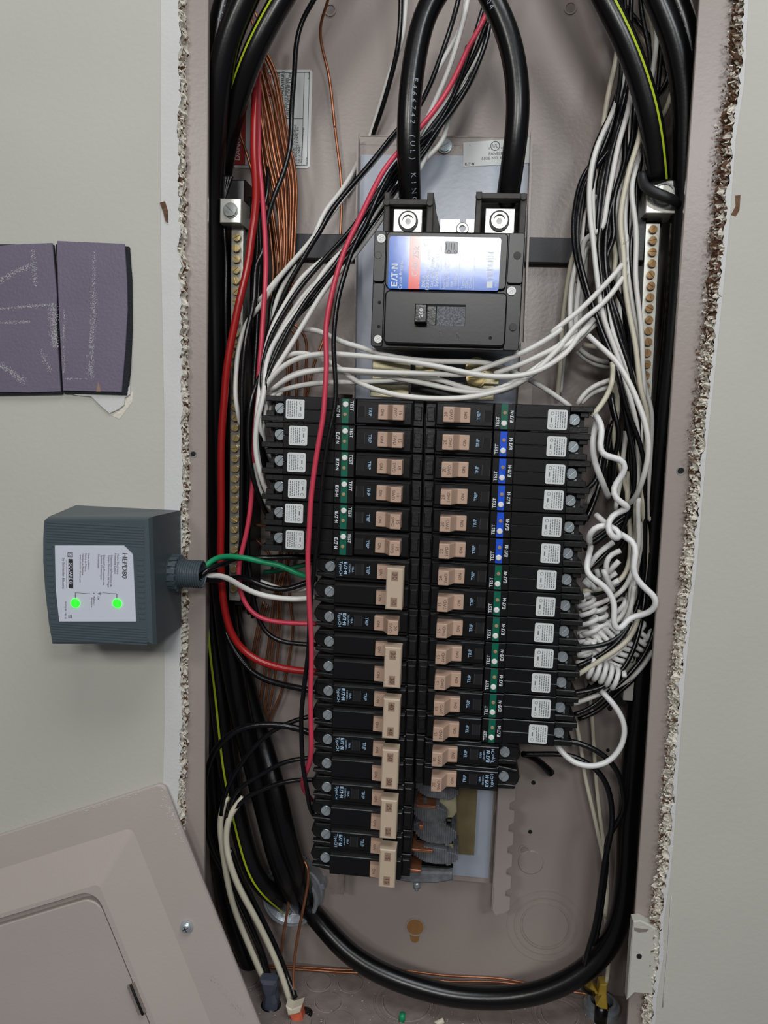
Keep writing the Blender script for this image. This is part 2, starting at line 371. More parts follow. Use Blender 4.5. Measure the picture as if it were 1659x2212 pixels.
sheet('left purple-grey abrasive sheet stuck to the wall, cut off by the picture edge',
      [(-372, -15, 111.5), (-329.5, -15.0, 111.59), (-312.19, -15.0, 112.99), (-290.89, -15.0, 113.98), (-289.21, -15.0, 93.96), (-287.9, -15.0, 78.77), (-288.38, -15.0, 56.16), (-285.67, -15.0, 11.65), (-309.32, -15.0, 10.02), (-331.38, -15.0, 9.68), (-372, -15, 9)],
      [(-371, -15, 112), (-291.36, -13.0, 113.45), (-288.24, -13.0, 80.69), (-288.04, -13.0, 56.4), (-285.68, -13.0, 10.07), (-332.63, -13.0, 7.62), (-371, -15, 8)], 0)
sheet('right purple-grey abrasive sheet with a white crease and fuzzy dark backing',
      [(-287.45, -15.0, 115.46), (-238.58, -15.0, 114.28), (-236.88, -15.0, 89.45), (-236.45, -15.0, 69.55), (-238.13, -15.0, 41.35), (-240.69, -15.0, 12.77), (-283.92, -15.0, 12.29), (-286.48, -15.0, 64.3), (-287.03, -15.0, 88.41)],
      [(-289.21, -13.0, 113.49), (-236.5, -13.0, 112.78), (-234.62, -13.0, 89.84), (-234.32, -13.0, 57.81), (-235.56, -13.0, 29.39), (-237.69, -13.0, 10.89), (-284.54, -13.0, 10.52), (-287.1, -13.0, 64.55)], 0)
m = MB(); s_ = [o for o in C.objects if o.name.startswith('abrasive_sheet')][1]; og = tuple(v/S for v in s_.location)
random.seed(3)
m = MB()
def flecks(m, A, B, wd, n, y=-15.75):
    for q in range(n):
        k = random.random(); x = A[0]+(B[0]-A[0])*k+random.gauss(0, wd); z = A[2]+(B[2]-A[2])*k+random.gauss(0, wd*.6); r = random.uniform(.08, .28)
        m.add([(x-r, y, z), (x, y, z-r*1.2), (x+r, y, z), (x, y, z+r)], [(0, 1, 2, 3)])
flecks(m, (-260.62, -15.7, 109.44), (-260.73, -15.7, 84.06), 0.8, 110)
flecks(m, (-260.73, -15.7, 84.06), (-263.14, -15.7, 21.81), 1.2, 620)
flecks(m, (-282.64, -15.7, 68.33), (-283.03, -15.7, 23.63), 0.5, 170)
flecks(m, (-281.75, -15.7, 20.8), (-264.44, -15.7, 21.36), 0.6, 60)
m.build('crease_dust', 'joint_compound', s_, og, kind='stuff')
m = MB(); a = (-257.5, -15.8, 19.95); b = (-259.25, -15.8, 12.51); d = (-255.63, -15.8, 12.64)
m.add([a, b, d], [(0, 1, 2)]); m.build('glue_spot', 'tan_recess', s_, og)
s0 = [o for o in C.objects if o.name.startswith('abrasive_sheet')][0]; og = tuple(v/S for v in s0.location); m = MB()
flecks(m, (-290.36, -15.7, 70.56), (-289.35, -15.7, 43.05), 1.6, 620)
flecks(m, (-329.52, -15.7, 87.41), (-306.82, -15.7, 99.08), 1.6, 240)
flecks(m, (-304.97, -15.7, 108.67), (-303.56, -15.7, 84.74), 1.0, 160)
flecks(m, (-329.88, -15.7, 68.0), (-289.92, -15.7, 72.19), 0.8, 320)
flecks(m, (-330.06, -15.7, 58.24), (-308.23, -15.7, 59.61), 0.8, 150)
flecks(m, (-330.58, -15.7, 29.54), (-313.2, -15.7, 17.72), 1.6, 320)
flecks(m, (-299.79, -15.7, 40.31), (-293.01, -15.7, 24.95), 1.2, 130)
m.build('crease_dust', 'joint_compound', s0, og, kind='stuff')

# ------------------------------------------------------------ the metal box in the wall
box = thing('panel_enclosure', 'taupe steel breaker box recessed in the wall behind all the wiring', 'enclosure', (-20, 98, -488))
BO = (-20, 98, -488)
XL, XR, ZT, ZB = -200.5, 163.0, 500.0, -490.0
m = MB(); m.box(XL, XR, 98, 99.5, ZB, ZT); m.build('back_panel', 'taupe', box, BO)
m = MB(); m.box(XL-1.5, XL, 1.2, 99.5, ZB, ZT); m.build('left_side_panel', 'taupe', box, BO)
m = MB(); m.box(XR, XR+1.5, 1.2, 99.5, ZB, ZT); m.build('right_side_panel', 'taupe', box, BO)
m = MB(); m.box(XL, XR, 0, 99.5, ZB-1.5, ZB); m.build('bottom_panel', 'taupe_dirty', box, BO)
m = MB(); m.box(XL, XR, 0, 99.5, ZT, ZT+1.5); m.build('top_panel', 'taupe', box, BO)
def flange(label, pts, holes):
    m = MB(); m.prism(pts, -0.6, 1.0, 0.5); f = m.build('front_flange', 'taupe', box, BO, label=label)
    for (x, z, r) in holes:
        h = MB(); h.disc(x, z, r, -0.75, 0.2, 20); h.build('screw_hole', 'dark_gap', f, BO)
        h = MB(); h.ring(x+.3, z-.4, r, r+.7, -0.85, 0.2, 20); h.build('hole_rim', 'steel_dull', f, BO)
a = (-187.82, 0.0, 296.84); b = (-180.36, 0.0, -512.64)
hl = (-193.54, -0.6, -29.2); hr = (149.23, -0.6, -26.41)
flange('left front flange of the box', [(XL-2, ZT), (XL-2, ZB), (b[0], ZB), (a[0], ZT)], [(hl[0], hl[2], 2.0)])
a = (135.8, 0.0, 292.32); b = (143.21, 0.0, -464.88)
flange('right front flange of the box', [(XR+2, ZT), (a[0], ZT), (b[0], ZB), (XR+2, ZB)], [(hr[0], hr[2], 2.3)])
m = MB(); m.box(XL-2, XR+2, -0.5, 1.0, ZB-14, ZB+1); m.build('front_flange', 'taupe', box, BO, label='bottom front flange of the box')
# the returned inner lips of the flanges
m = MB(); a = (-187.82, 0.0, 296.84); b = (-180.36, 0.0, -512.64)
m.add([(a[0]-.1, 0.2, ZT), (b[0]-.1, 0.2, ZB), (b[0]-1, 6, ZB), (a[0]-1, 6, ZT)], [(0, 1, 2, 3)]); m.build('flange_return', 'taupe', box, BO)
m = MB(); a = (135.8, 0.0, 292.32); b = (143.21, 0.0, -464.88)
m.add([(a[0]+.1, 0.2, ZT), (b[0]+.1, 0.2, ZB), (b[0]+1.2, 8, ZB), (a[0]+1.2, 8, ZT)], [(3, 2, 1, 0)]); m.build('flange_return', 'taupe', box, BO)
# holes, dimples and knockouts of the back panel
for q in ((-119.78, 98.0, 319.25), (66.19, 98.0, 318.75), (70.31, 98.0, -363.86)):
    m = MB(); m.ring(q[0], q[2], 3.6, 4.8, 97.0, 98, 24); m.smooth = False
    m.build('dimple_rim', 'taupe', box, BO); m = MB(); m.disc(q[0], q[2], 3.5, 97.7, 98.2, 20); m.build('dimple', 'taupe_dirty', box, BO)
for q, r in (((74.42, 98.0, -302.54), 1.9), ((74.31, 98.0, -346.86), 1.8), ((134.57, 98.0, -268.83), 1.6), ((133.77, 98.0, -232.31), 2.2)):
    m = MB(); m.disc(q[0], q[2], r, 97.8, 98.2, 16); m.build('small_hole', 'dark_gap', box, BO)
m = MB(); q = (76.36, 98.0, -374.47); m.disc(q[0], q[2], 11, 97.2, 98, 28, 0.7); m.build('raised_boss', 'taupe', box, BO)
for q, rs in (((92.16, 98.0, -431.44), (21.0, 26.5, 33.0)),):
    for i, r in enumerate(rs):
        m = MB(); m.ring(q[0], q[2], r-0.9, r+0.3, 97.2+0.2*i, 98, 48); m.build('embossed_ring', 'taupe', box, BO)
    m = MB(); m.disc(q[0], q[2], rs[0]-1.2, 97.6, 98, 40, 0.3); m.build('knockout', 'taupe', box, BO)
# keyhole with the wooden stud behind it
q = (-20.74, 97.6, -444.13)
m = MB(); pts = [(q[0]+7.4*math.cos(t), q[2]+7.2*math.sin(t)) for t in [math.radians(d) for d in range(-55, 236, 15)]]
pts += [(q[0]-3.6, q[2]-12), (q[0]-2.6, q[2]-14.4), (q[0]+0.4, q[2]-15.2), (q[0]+3.0, q[2]-14), (q[0]+3.8, q[2]-12)]
m.prism(pts, 97.4, 98.4); m.build('keyhole_wood', 'wood', box, BO, label='keyhole slot showing bare wood')
m = MB(); m.ring(q[0], q[2], 7.4, 8.6, 96.9, 98, 28); m.build('keyhole_rim', 'taupe', box, BO)
# knockouts punched in the bottom
KO = [((-101.95, 75.26, -490.0), 11, 0), ((-74.0, 77.82, -490.0), 11, 0), ((-89.64, 52.91, -490.0), 11.5, 0), ((-77.09, 32.16, -490.0), 12, 0), ((-23.92, 61.2, -490.0), 20, 1), ((104.22, 66.65, -490.0), 15, 1), ((50.29, 54.41, -490.0), 14, 0), ((-166.01, 70.55, -490.0), 12, 1), ((-108.13, 27.63, -490.0), 9, 0)]
def hring(m, cx, cy, r0, r1, z0, z1, n=32):
    v = []
    for i in range(n):
        c, t = math.cos(2*PI*i/n), math.sin(2*PI*i/n)
        v += [(cx+r0*c, cy+r0*t, z0), (cx+r0*c, cy+r0*t, z1), (cx+r1*c, cy+r1*t, z1), (cx+r1*c, cy+r1*t, z0)]
    f = []
    for i in range(n):
        a, b = 4*i, 4*((i+1) % n)
        f += [(a, b, b+1, a+1), (a+1, b+1, b+2, a+2), (a+2, b+2, b+3, a+3)]
    m.add(v, f)
def hdisc(m, cx, cy, r, z0, z1, n=32):
    v = [(cx+r*math.cos(2*PI*i/n), cy+r*math.sin(2*PI*i/n), z1) for i in range(n)]+[(cx+r*math.cos(2*PI*i/n), cy+r*math.sin(2*PI*i/n), z0) for i in range(n)]
    m.add(v, [tuple(range(n))]+[(n+i, n+(i+1) % n, (i+1) % n, i) for i in range(n)])
for (kx, ky, kz), r, conc in KO:
    if ky > 96-r*0.6: ky = 96-r
    m = MB(); hring(m, kx, ky, r, r+0.6, ZB, ZB+0.35); k = m.build('knockout_groove', 'taupe', box, BO)
    m = MB(); hdisc(m, kx, ky, r-0.5, ZB, ZB+1.5); m.build('knockout', 'taupe_dirty', box, BO)
    if conc:
        for e in (4, 8): m = MB(); hring(m, kx, ky, r+e-1, r+e, ZB, ZB+0.8); m.build('knockout_ring', 'taupe_dirty', box, BO)
# paint chips and dust lying on the bottom
m = MB()
for q in range(420):
    x = random.uniform(-185, 140); y = random.uniform(5, 92); z = ZB+1.0; r = random.uniform(.2, .6)
    m.add([(x-r, y, z), (x, y-r, z), (x+r, y, z+.2), (x, y+r, z)], [(0, 1, 2, 3)])
m.build('dust_flecks', 'joint_compound', box, BO, kind='stuff')

# paper-faced drywall tab left over the right flange
t = thing('drywall_patch', 'cream drywall paper tab covering the lower right flange with a screw hole', 'patch', (150.39, -5.0, -402.82)); og = tuple(v/S for v in t.location)
m = MB(); pts = [(139.23, -8.0, -351.72), (144.04, -8.0, -350.39), (150.82, -8.0, -353.1), (153.77, -8.0, -354.86), (158.15, -8.0, -356.98), (159.23, -8.0, -365.14), (159.62, -8.0, -376.53), (158.52, -8.0, -387.07), (157.57, -8.0, -406.07), (151.94, -8.0, -406.92), (144.34, -8.0, -407.04), (139.08, -8.0, -413.46), (139.02, -8.0, -396.58), (138.87, -8.0, -370.43)]
m.prism([(p[0], p[2]) for p in pts], -9.5, -1.0, 0.8); f = m.build('paper_face', 'wall_paint', t, og)
m = MB(); q = (145.23, -9.6, -377.99); m.disc(q[0], q[2], 1.9, -9.8, -9.2, 14); m.build('screw_hole', 'dark_gap', f, og)
m = MB(); pts = [(140.22, -8.0, -356.27), (150.14, -8.0, -356.58), (148.86, -8.0, -358.47), (143.76, -8.0, -359.52), (140.37, -8.0, -358.32)]; m.prism([(p[0], p[2]) for p in pts], -9.8, -9.4); m.build('peeled_spot', 'taupe_dirty', t, og)

# ------------------------------------------------------------ mounting plate under the breakers
plate = thing('mounting_plate', 'steel mounting plate with grey-white sheet coloured with a cool light sheen behind the breakers', 'plate', (-15.54, 94.0, 4.82)); PO = tuple(v/S for v in plate.location)
pl, pr, pt = (-90.72, 86.0, 214.93), (40.32, 86.0, 215.57), (-28.9, 86.0, 220.04)
pb = (42.08, 86.0, -388.11)
xl, xr = pl[0], pr[0]+1
m = MB(); m.box(xl, xr, 86, 87.2, pt[2]-6, pt[2]); m.box(xl, xr, 86, 97.5, pt[2]-0.2, pt[2]+0.9); m.box(xl, xr, 86.2, 87.2, pb[2]-2, pt[2]-6); m.build('base_sheet', 'taupe', plate, PO)
sh = (-28.26, 85.8, 206.21)
m = MB(); m.box(xl+1, xr-1, 85.2, 86.1, pb[2]+3, sh[2]); m.build('cool_tinted_sheet', 'cool_lit_sheet', plate, PO)
q0, q1 = (-92.19, 74.0, 219.1), (-88.66, 74.0, 16.63)
m = MB(); m.add([(q0[0], 74, q0[2]), (q1[0]+1, 74, q1[2]-60), (q1[0]+2.2, 74, q1[2]-60), (q0[0]+1.2, 74, q0[2]), (q0[0]+1, 87, q0[2]-4), (q1[0]+2, 87, q1[2]-60)], [(0, 1, 2, 3), (3, 2, 5, 4), (1, 0, 4, 5)]); m.build('side_rail', 'taupe', plate, PO)
q0, q1 = (41.23, 76.0, 221.62), (45.72, 76.0, 21.37)
m = MB(); m.add([(q0[0]-1, 76, q0[2]), (q1[0]-1, 76, q1[2]), (q1[0]+.6, 76, q1[2]), (q0[0]+.6, 76, q0[2]), (q0[0]-1, 87, q0[2]-3), (q1[0]-1, 87, q1[2])], [(0, 1, 2, 3), (4, 5, 1, 0), (3, 2, 5, 4)]); m.build('side_rail', 'taupe', plate, PO)
# support channel pieces seen between the fan of white wires
m = MB(); a = (41.37, 80.0, 26.77); b = (52.02, 80.0, 17.37); m.box(a[0], b[0], 70, 86, b[2]-30, (43.6, 80.0, 63.81)[2]); m.build('support_channel', 'taupe', plate, PO)
m = MB(); a = (-101.98, 80.0, 60.78); b = (-88.42, 80.0, 19.42); m.box(a[0], b[0], 78, 90, b[2], a[2]); m.build('support_channel', 'taupe', plate, PO)
# toothed side strip at lower right
def toothed(x0, x1, zt, zb, y, flip=1, lean=0.0):
    pts = [(x0, zt), (x0+lean, zb+4), (x0+lean+flip*3, zb)]
    z = zb+3; pts.append((x1+lean-flip*4, z)); i = 0
    while z < zt-14:
        k = lean*(zt-z)/(zt-zb)
        pts += [(x1+k, z+3), (x1+k, z+13), (x1+k-flip*4.2, z+14), (x1+k-flip*4.2, z+19.3)]; z += 19.2
    pts.append((x1, zt)); return pts
a = (43.13, 70.0, -294.82); b = (56.88, 70.0, -293.66); e = (44.28, 70.0, -406.59)
m = MB(); m.prism(toothed(a[0], b[0], a[2]+25, e[2]-1, 70, 1, e[0]-a[0]), 69, 71); m.build('toothed_strip', 'taupe', plate, PO)
m = MB(); m.box(a[0]-.5+(e[0]-a[0])/2, a[0]+1.2+(e[0]-a[0])/2, 70, 86, e[2]+3, a[2]+20); m.build('strip_web', 'taupe', plate, PO)
m = MB(); a = (-88.76, 78.0, -381.97); b = (-82.92, 78.0, -407.29); m.box(a[0], b[0], 77, 79, b[2], a[2]+60); m.build('toothed_strip', 'taupe_dirty', plate, PO)
q = (-24.71, 84.0, 213.08)
m = MB(); slot_head(m, q[0], q[2], 4.6, 82.8, 1.6, 0.55, 0.45); m.ring(q[0], q[2], 4.6, 5.6, 84.6, 85.6, 24); m.build('slotted_screw', 'steel', plate, PO)
# small listing sticker
c0, c1, c2, c3 = (-10.5, 84.8, 215.68), (39.88, 84.8, 219.54), (40.97, 84.8, 200.65), (-9.62, 84.8, 197.59)
m = MB(); m.prism([(p[0], p[2]) for p in (c3, c2, c1, c0)], 84.7, 85.25); st = m.build('listing_sticker', 'sticker', plate, PO)
m = MB(); q = (14.13, 84.6, 213.27); m.ring(q[0], q[2], 3.1, 3.6, 84.55, 84.65, 24); text(m, 'UL', q[0], q[2], 84.6, 3.6, 2)
q = (12.21, 84.6, 207.58); text(m, 'PANELBOARD', q[0]+7, q[2], 84.6, 3.1, 2.5); q = (12.39, 84.6, 204.15); text(m, 'ISSUE NO. 60', q[0], q[2], 84.6, 3.1, 2.5)
q = (-5.04, 84.6, 213.71); text(m, 'L', q[0], q[2], 84.6, 2.4, 2); q = (-4.35, 84.6, 199.73); maker_mark(m, q[0], q[2], 84.6, 2.0, 2)
q = (9.77, 84.6, 211.64); text(m, 'c', q[0], q[2], 84.6, 3, 2); q = (19.52, 84.6, 212.12); text(m, 'us', q[0], q[2], 84.6, 2.6, 2)
m.build('lettering', 'ink_black', st, PO)
# yellow-brown bus backing and dark base rails under the breaker rows
m = MB(); a = (4.65, 80.0, -302.8); b = (26.66, 80.0, -361.45); m.box(-60, b[0], 78, 85, b[2], a[2]+60); m.build('bus_backing', 'bus_yellow', plate, PO)
m = MB(); m.box(-22, 34, 64, 84, -262, 8); m.build('breaker_base', 'breaker_shell', plate, PO, kind=None)
m = MB(); m.box(-76, -30, 64, 84, -345, 8); m.build('breaker_base', 'breaker_shell', plate, PO)
# dark crossbar behind
cb = thing('crossbar', 'dark grey steel crossbar spanning behind the main breaker', 'bar', (-32.29, 92.0, 128.93)); og = tuple(v/S for v in cb.location)
a = (-146.11, 92.0, 146.49); b = (88.15, 92.0, 128.66); a2 = (79.05, 92.0, 148.19)
m = MB(); m.cbox(a[0]-6, b[0], 88.5, 97.8, b[2]-1.5, a[2], 0.6); m.build('bar', 'strap_dark', cb, og)

# warning label on the back panel
wlb = thing('warning_label', 'white and red warning label half hidden behind the copper wires', 'label', (-165.12, 97.5, 237.25)); og = tuple(v/S for v in wlb.location)
k0, k1 = (-196.84, 97.5, 276.03), (-132.11, 97.5, 199.42); tr = (-132.43, 97.5, 274.72)
x0, x1, z0, z1 = k0[0], tr[0]-.5, k1[2], tr[2]
m = MB(); m.prism(rrect(x0, x1, z0, z1, 2.5), 97.5, 98); m.build('paper', 'sticker', wlb, og)
m = MB(); a = (-189.39, 97.4, 327.24); b = (-169.41, 97.4, 327.02); m.box(x0+1, x0+10.5, 97.3, 97.6, z0+2, z1-3); m.box((-170.0, 97.4, 327.03)[0], (-166.13, 97.4, 326.99)[0], 97.3, 97.6, z0+12, z1-4); m.build('red_band', 'warning_red', wlb, og)
m = MB(); e = 0.35
xr_ = x1-2.5
m.box(xr_, xr_+e, 97.3, 97.6, z0+2, z1-2); m.box(xr_-4.2, xr_-4.2+e, 97.3, 97.6, z0+2, z1-2); m.box(x0+2, xr_, 97.3, 97.6, z1-2.3, z1-2); m.box(x0+2, xr_, 97.3, 97.6, z0+2, z0+2.3)
zm = (-142.58, 97.4, 237.48)[2]; m.box((-160.35, 97.4, 237.45)[0], xr_-4.2, 97.3, 97.6, zm, zm+e)
text(m, 'INSTALLATEUR /', -156.75, 261.55, 97.3, 3.3600000000000003, 88)
text(m, "L'ELECTRICIEN ET SUIVRE LES", -153.76, 249.96, 97.3, 2.8350000000000004, 88)
text(m, "DIRECTIVES QUE L'ON", -151.28, 254.93, 97.3, 3.465, 88)
text(m, 'O MUERTE', -160.61, 264.86, 97.3, 3.57, 88)
text(m, 'INSTALACION LOCALIZADAS', -146.17, 216.08, 97.3, 2.52, 88)
text(m, 'EN EL SIGUIENTE PAPEL EN', -144.03, 216.09, 97.3, 2.52, 88)
text(m, 'UL O "UNE"', -141.87, 210.51, 97.3, 2.52, 88)
text(m, 'http://www.eaton.com/warnings', -139.68, 217.23, 97.3, 2.1, 88)
text(m, 'Rev. NC', -135.44, 270.29, 97.3, 1.5750000000000002, 88)
text(m, 'TECH78', -135.55, 204.95, 97.3, 1.5750000000000002, 88)
m.build('lettering', 'ink_black', wlb, og)
m = MB(); 
text(m, 'PELIGRO', -166.72, 248.24, 97.2, 6, 88)
text(m, 'DANGER', -192.16, 216.91, 97.2, 6, 88)
m.build('white_lettering', 'ink_white', wlb, og)

# ------------------------------------------------------------ main breaker (origin: its upper left front corner)
mx0, mx1, mz1, mz0 = -66.8, 35.4, 128.7, 50.0
MF = -5.0
main = thing('main_breaker', 'large black two hundred amp main breaker with a blue and red label', 'breaker', (-16, 86, 90)); MO = (-16, 86, 90)
m = MB(); m.prism(rrect(mx0, mx1, mz0, mz1, 3.5), MF+3, 70, 0.8); m.build('housing', 'main_black', main, MO)
# upper side shoulders, lower side shoulders, face frame
zs_ = (-66.33, -5.0, 93.93)[2]; xs_l = (-58.12, -5.0, 111.73)[0]; xs_r = (24.27, -5.0, 113.2)[0]
for nm, a_, b_ in (('left_shoulder', mx0+.4, xs_l-.3), ('right_shoulder', xs_r+.3, mx1-.4)):
    zz = zs_ if nm[0] == 'l' else (29.2, -5.0, 94.7)[2]
    m = MB(); m.prism(rrect(a_, b_, zz+.4, mz1-.6, 1.6), MF+.2, MF+4, 0.4); m.build('side_shoulder', 'main_black', main, MO)
    m = MB(); m.prism(rrect(a_, b_, mz0+.6, zz-.4, 1.6), MF+1.0, MF+4, 0.4); m.build('side_shoulder', 'main_black', main, MO)
m = MB(); m.prism(rrect(xs_l+.1, xs_r-.1, (-16.39, -5.0, 90.39)[2]+.2, mz1-1.2, 3), MF-.6, MF+4, 0.7); m.build('label_frame', 'main_black', main, MO)
cv = ((-57.32, -8.0, 87.84), (24.67, -8.0, 52.82), (-56.13, -8.0, 88.41), (23.08, -8.0, 89.22))
m = MB(); m.prism(rrect(cv[0][0]-.2, cv[1][0]+.9, mz0+2.6, cv[2][2], 3.2), MF-2.4, MF+3, 1.0); cover_ = m.build('toggle_cover', 'main_black', main, MO)
m = MB(); a = (-36.56, -8.0, 80.12); b = (-2.06, -8.0, 65.36); TF = MF-2.4
m.box(a[0], b[0], TF-.06, TF+.3, b[2]+.4, a[2]-.3); m.build('toggle_slot', 'dark_gap', main, MO)
m = MB(); a2 = (-21.5, -8.0, 78.68); m.box(a2[0], b[0]-.2, TF-.12, TF+.2, b[2]+.2, a2[2]-.4); m.build('slot_plate', 'speckle_grey', main, MO)
a = (-35.95, -17.0, 78.43); b = (-27.9, -17.0, 66.71)
m = MB(); v = [(a[0]+1.5, TF-9, a[2]-1), (b[0]+1.5, TF-9, a[2]-1), (b[0]+1.5, TF-9, b[2]), (a[0]+1.5, TF-9, b[2])]
m.cbox(a[0], b[0], TF-9, TF, b[2]-.5, a[2], 0.6); m.box(b[0], b[0]+5.5, TF-.5, TF, b[2]-1, a[2]-.4)
tg = m.build('toggle', 'blk', main, MO)
m = MB(); text(m, '200', (a[0]+b[0])/2+.3, (a[2]+b[2])/2, TF-9.06, 3.6, 90, 0.01, 1.1); m.build('lettering', 'ink_white', tg, MO)
# label
l0, l1 = (-57.17, -5.0, 124.77), (21.18, -5.0, 90.82); lt = (19.55, -5.0, 125.19); lb = (-56.47, -5.0, 89.68)
LX0, LX1, LZ0, LZ1, LY = lb[0]+.5, lt[0]-.2, lb[2], l0[2]-.3, MF-.75
m = MB(); m.prism(rrect(LX0, LX1, LZ0, LZ1, 1.6), LY, LY+.3); lab = m.build('label', 'label_blue', main, MO)
r0, r1 = (-41.92, -5.0, 112.02)[0], (-34.1, -5.0, 112.16)[0]
m = MB(); m.box(r0, r1-.2, LY-.05, LY+.1, LZ0, LZ1); m.build('red_band', 'label_red', lab, MO)
m = MB()
q = (-51.62, -5.0, 99.79); maker_mark(m, q[0], q[2], LY-.08, 4.3, 90)
text(m, 'Circuit Breaker', -47.26, 98.95, LY-.08, 3.1, 89, 0)
text(m, 'CSR 25k', -37.47, 108.07, LY-.08, 5.8, 89, 0.01)
text(m, '200 A', -31.49, 94.99, LY-.08, 3.3, 89, 0.01)
text(m, '120/240 V~', -28.76, 96.6, LY-.08, 3.3, 89, 0.01)
text(m, 'Cat.', -25.91, 93.55, LY-.08, 3.0, 89, 0.01)
text(m, 'CSR2200N', -25.59, 104.04, LY-.08, 3.1, 89, 0.01)
text(m, 'Style', -22.76, 94.4, LY-.08, 3.0, 89, 0.01)
text(m, '7803C07G83', -22.46, 105.26, LY-.08, 3.0, 89, 0.01)
text(m, '2 P', -31.52, 117.83, LY-.08, 3.2, 89, 0)
text(m, '60Hz', -28.51, 112.48, LY-.08, 3.0, 89, 0)
text(m, 'Interrupting Capacity', -17.41, 100.71, LY-.08, 2.4, 89, 0)
text(m, 'RMS Sym. Ampere', -15.11, 100.76, LY-.08, 2.4, 89, 0)
text(m, 'Volt', -12.54, 93.45, LY-.08, 2.4, 89, 0)
text(m, '120/240 ~', -9.94, 96.99, LY-.08, 2.4, 89, 0)
text(m, 'Terminal', -4.86, 95.16, LY-.08, 2.5, 89, 0)
text(m, 'Wire', -2.57, 93.66, LY-.08, 2.4, 89, 0)
text(m, 'CU/AL', 0.24, 94.49, LY-.08, 2.5, 89, 0)
text(m, 'UBC', 17.29, 93.69, LY-.08, 1.8, 89, 0)
text(m, '7471', 17.05, 115.97, LY-.08, 1.8, 89, 0)
for cx in ((-20.07, -5.0, 104.68)[0], (-7.71, -5.0, 104.92)[0], (2.32, -5.0, 105.11)[0]): m.box(cx-.12, cx+.12, LY-.09, LY-.02, LZ0+.4, LZ1-2)
q = (-1.64, -5.0, 97.3); m.box(q[0]-.1, q[0]+.1, LY-.09, LY-.02, LZ0+1, LZ0+9)
random.seed(11); q0 = (11.04, -5.0, 96.4); q1 = (15.11, -5.0, 116.1); z = q0[2]
while z < q1[2]:
    h = random.choice((.25, .35, .6, .25)); m.box(q0[0], q1[0], LY-.09, LY-.02, z, z+h); z += h+random.choice((.35, .5, .7))
q = (11.08, -5.0, 95.63); m.box(q[0], q1[0], LY-.09, LY-.02, q[2]-4, q[2])
m.build('lettering', 'ink_white', lab, MO)
q0, q1 = (-18.24, -5.0, 121.68), (-9.14, -5.0, 113.38)
m = MB(); m.prism(rrect(q0[0], q1[0], q1[2], q0[2], 1.0), LY-.12, LY); m.build('approval_mark', 'label_grey', lab, MO)
m = MB(); q = (-15.3, -5.0, 114.65); m.ring(q[0], q[2], .8, 1.15, LY-.16, LY-.1, 16); q = (-10.79, -5.0, 114.73); m.ring(q[0], q[2], .6, .95, LY-.16, LY-.1, 16)
for k in range(4): m.box(q0[0]+1+k*1.7, q0[0]+1.35+k*1.7, LY-.15, LY-.1, q1[2]+2.6, q0[2]-1.2)
m.build('lettering', 'ink_black', lab, MO)
for (x, _, z), r in (((-61.59, -5.0, 122.92), 2.9), ((28.13, -5.0, 89.97), 2.9), ((-61.43, -5.0, 55.58), 2.7)):
    m = MB(); cross_head(m, x, z, r, MF-.5, 1.4, 0.6, 0.25); m.disc(x, z, r+.02, MF+.1, MF+.6, 20); m.build('cross_head_screw', 'button_white', main, MO)
for (x, _, z), r in (((30.66, -5.0, 113.31), 2.6), ((30.4, -5.0, 66.18), 2.6), ((-63.35, -5.0, 111.8), 2.4)):
    m = MB(); m.disc(x, z, r, MF-.1, MF+1.5, 22, .15); m.build('rivet_cap', 'main_black' if x < 0 else 'dusty_black', main, MO)
for (x, _, z) in ((-61.38, -5.0, 80.37), (-61.34, -5.0, 64.17), (15.47, -8.0, 58.26)):
    m = MB(); m.disc(x, z, 1.2, (MF+.85) if x < -50 else TF-.1, MF+3, 14); m.build('small_hole', 'dark_gap', main, MO)
m = MB(); q = (-18.51, -8.0, 60.23); text(m, 'OFF', q[0], q[2], TF-.08, 3.4, -90); q = (-6.49, -8.0, 58.6); text(m, 'ON', q[0], q[2], TF-.08, 3.4, -90); m.build('embossed_lettering', 'blk', main, MO)
# lug bays on top
def bay(x0, x1, ztop, zbar, lugx0, lugx1, sc, right):
    m = MB(); zl = mz1-1
    m.cbox(x0, x0+4.0, 3, 52, zl, ztop if not right else zbar+1.2, 0.6); m.build('bay_wall', 'dusty_black', main, MO)
    m = MB(); m.cbox(x1-4.4, x1, 3, 52, zl, ztop, 0.6)
    if not right: m.prism([(x1-1, ztop-1), (x1+5.5, zl+5), (x1+5.5, zl), (x1-1, zl)], 12, 50, .4)
    m.build('bay_wall', 'dusty_black', main, MO)
    m = MB(); m.cbox(x0+3.4, x1-4, 1.5, 12, zbar-3.8, zbar, 0.5); m.build('bay_bridge', 'dusty_black', main, MO)
    for x in (x0+2, x1-2.4): m = MB(); m.disc(x, zbar-2.2, 2.3, 0.9, 4, 18, .3); m.build('bridge_post', 'dusty_black', main, MO)
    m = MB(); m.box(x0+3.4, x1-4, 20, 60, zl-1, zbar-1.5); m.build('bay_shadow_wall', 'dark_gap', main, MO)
    m = MB(); m.cbox(lugx0, lugx1, 8, 40, zl-2, sc[2]+8.6, 0.5); lg = m.build('wire_lug', 'lug_alu', main, MO)
    m = MB(); m.ring(sc[0], sc[2], 5.4, 6.9, 5.6, 9, 30); m.build('screw_collar', 'strap_dark', lg, MO)
    m = MB(); m.ring(sc[0], sc[2], 4.0, 5.5, 4.4, 9, 30); m.disc(sc[0], sc[2], 4.1, 7.4, 8.5, 6); m.build('hex_socket_screw', 'lug_alu', lg, MO)
    m = MB(); m.disc(sc[0], sc[2], 2.3, 7.2, 7.5, 6); m.build('hex_recess', 'steel_dull', lg, MO)
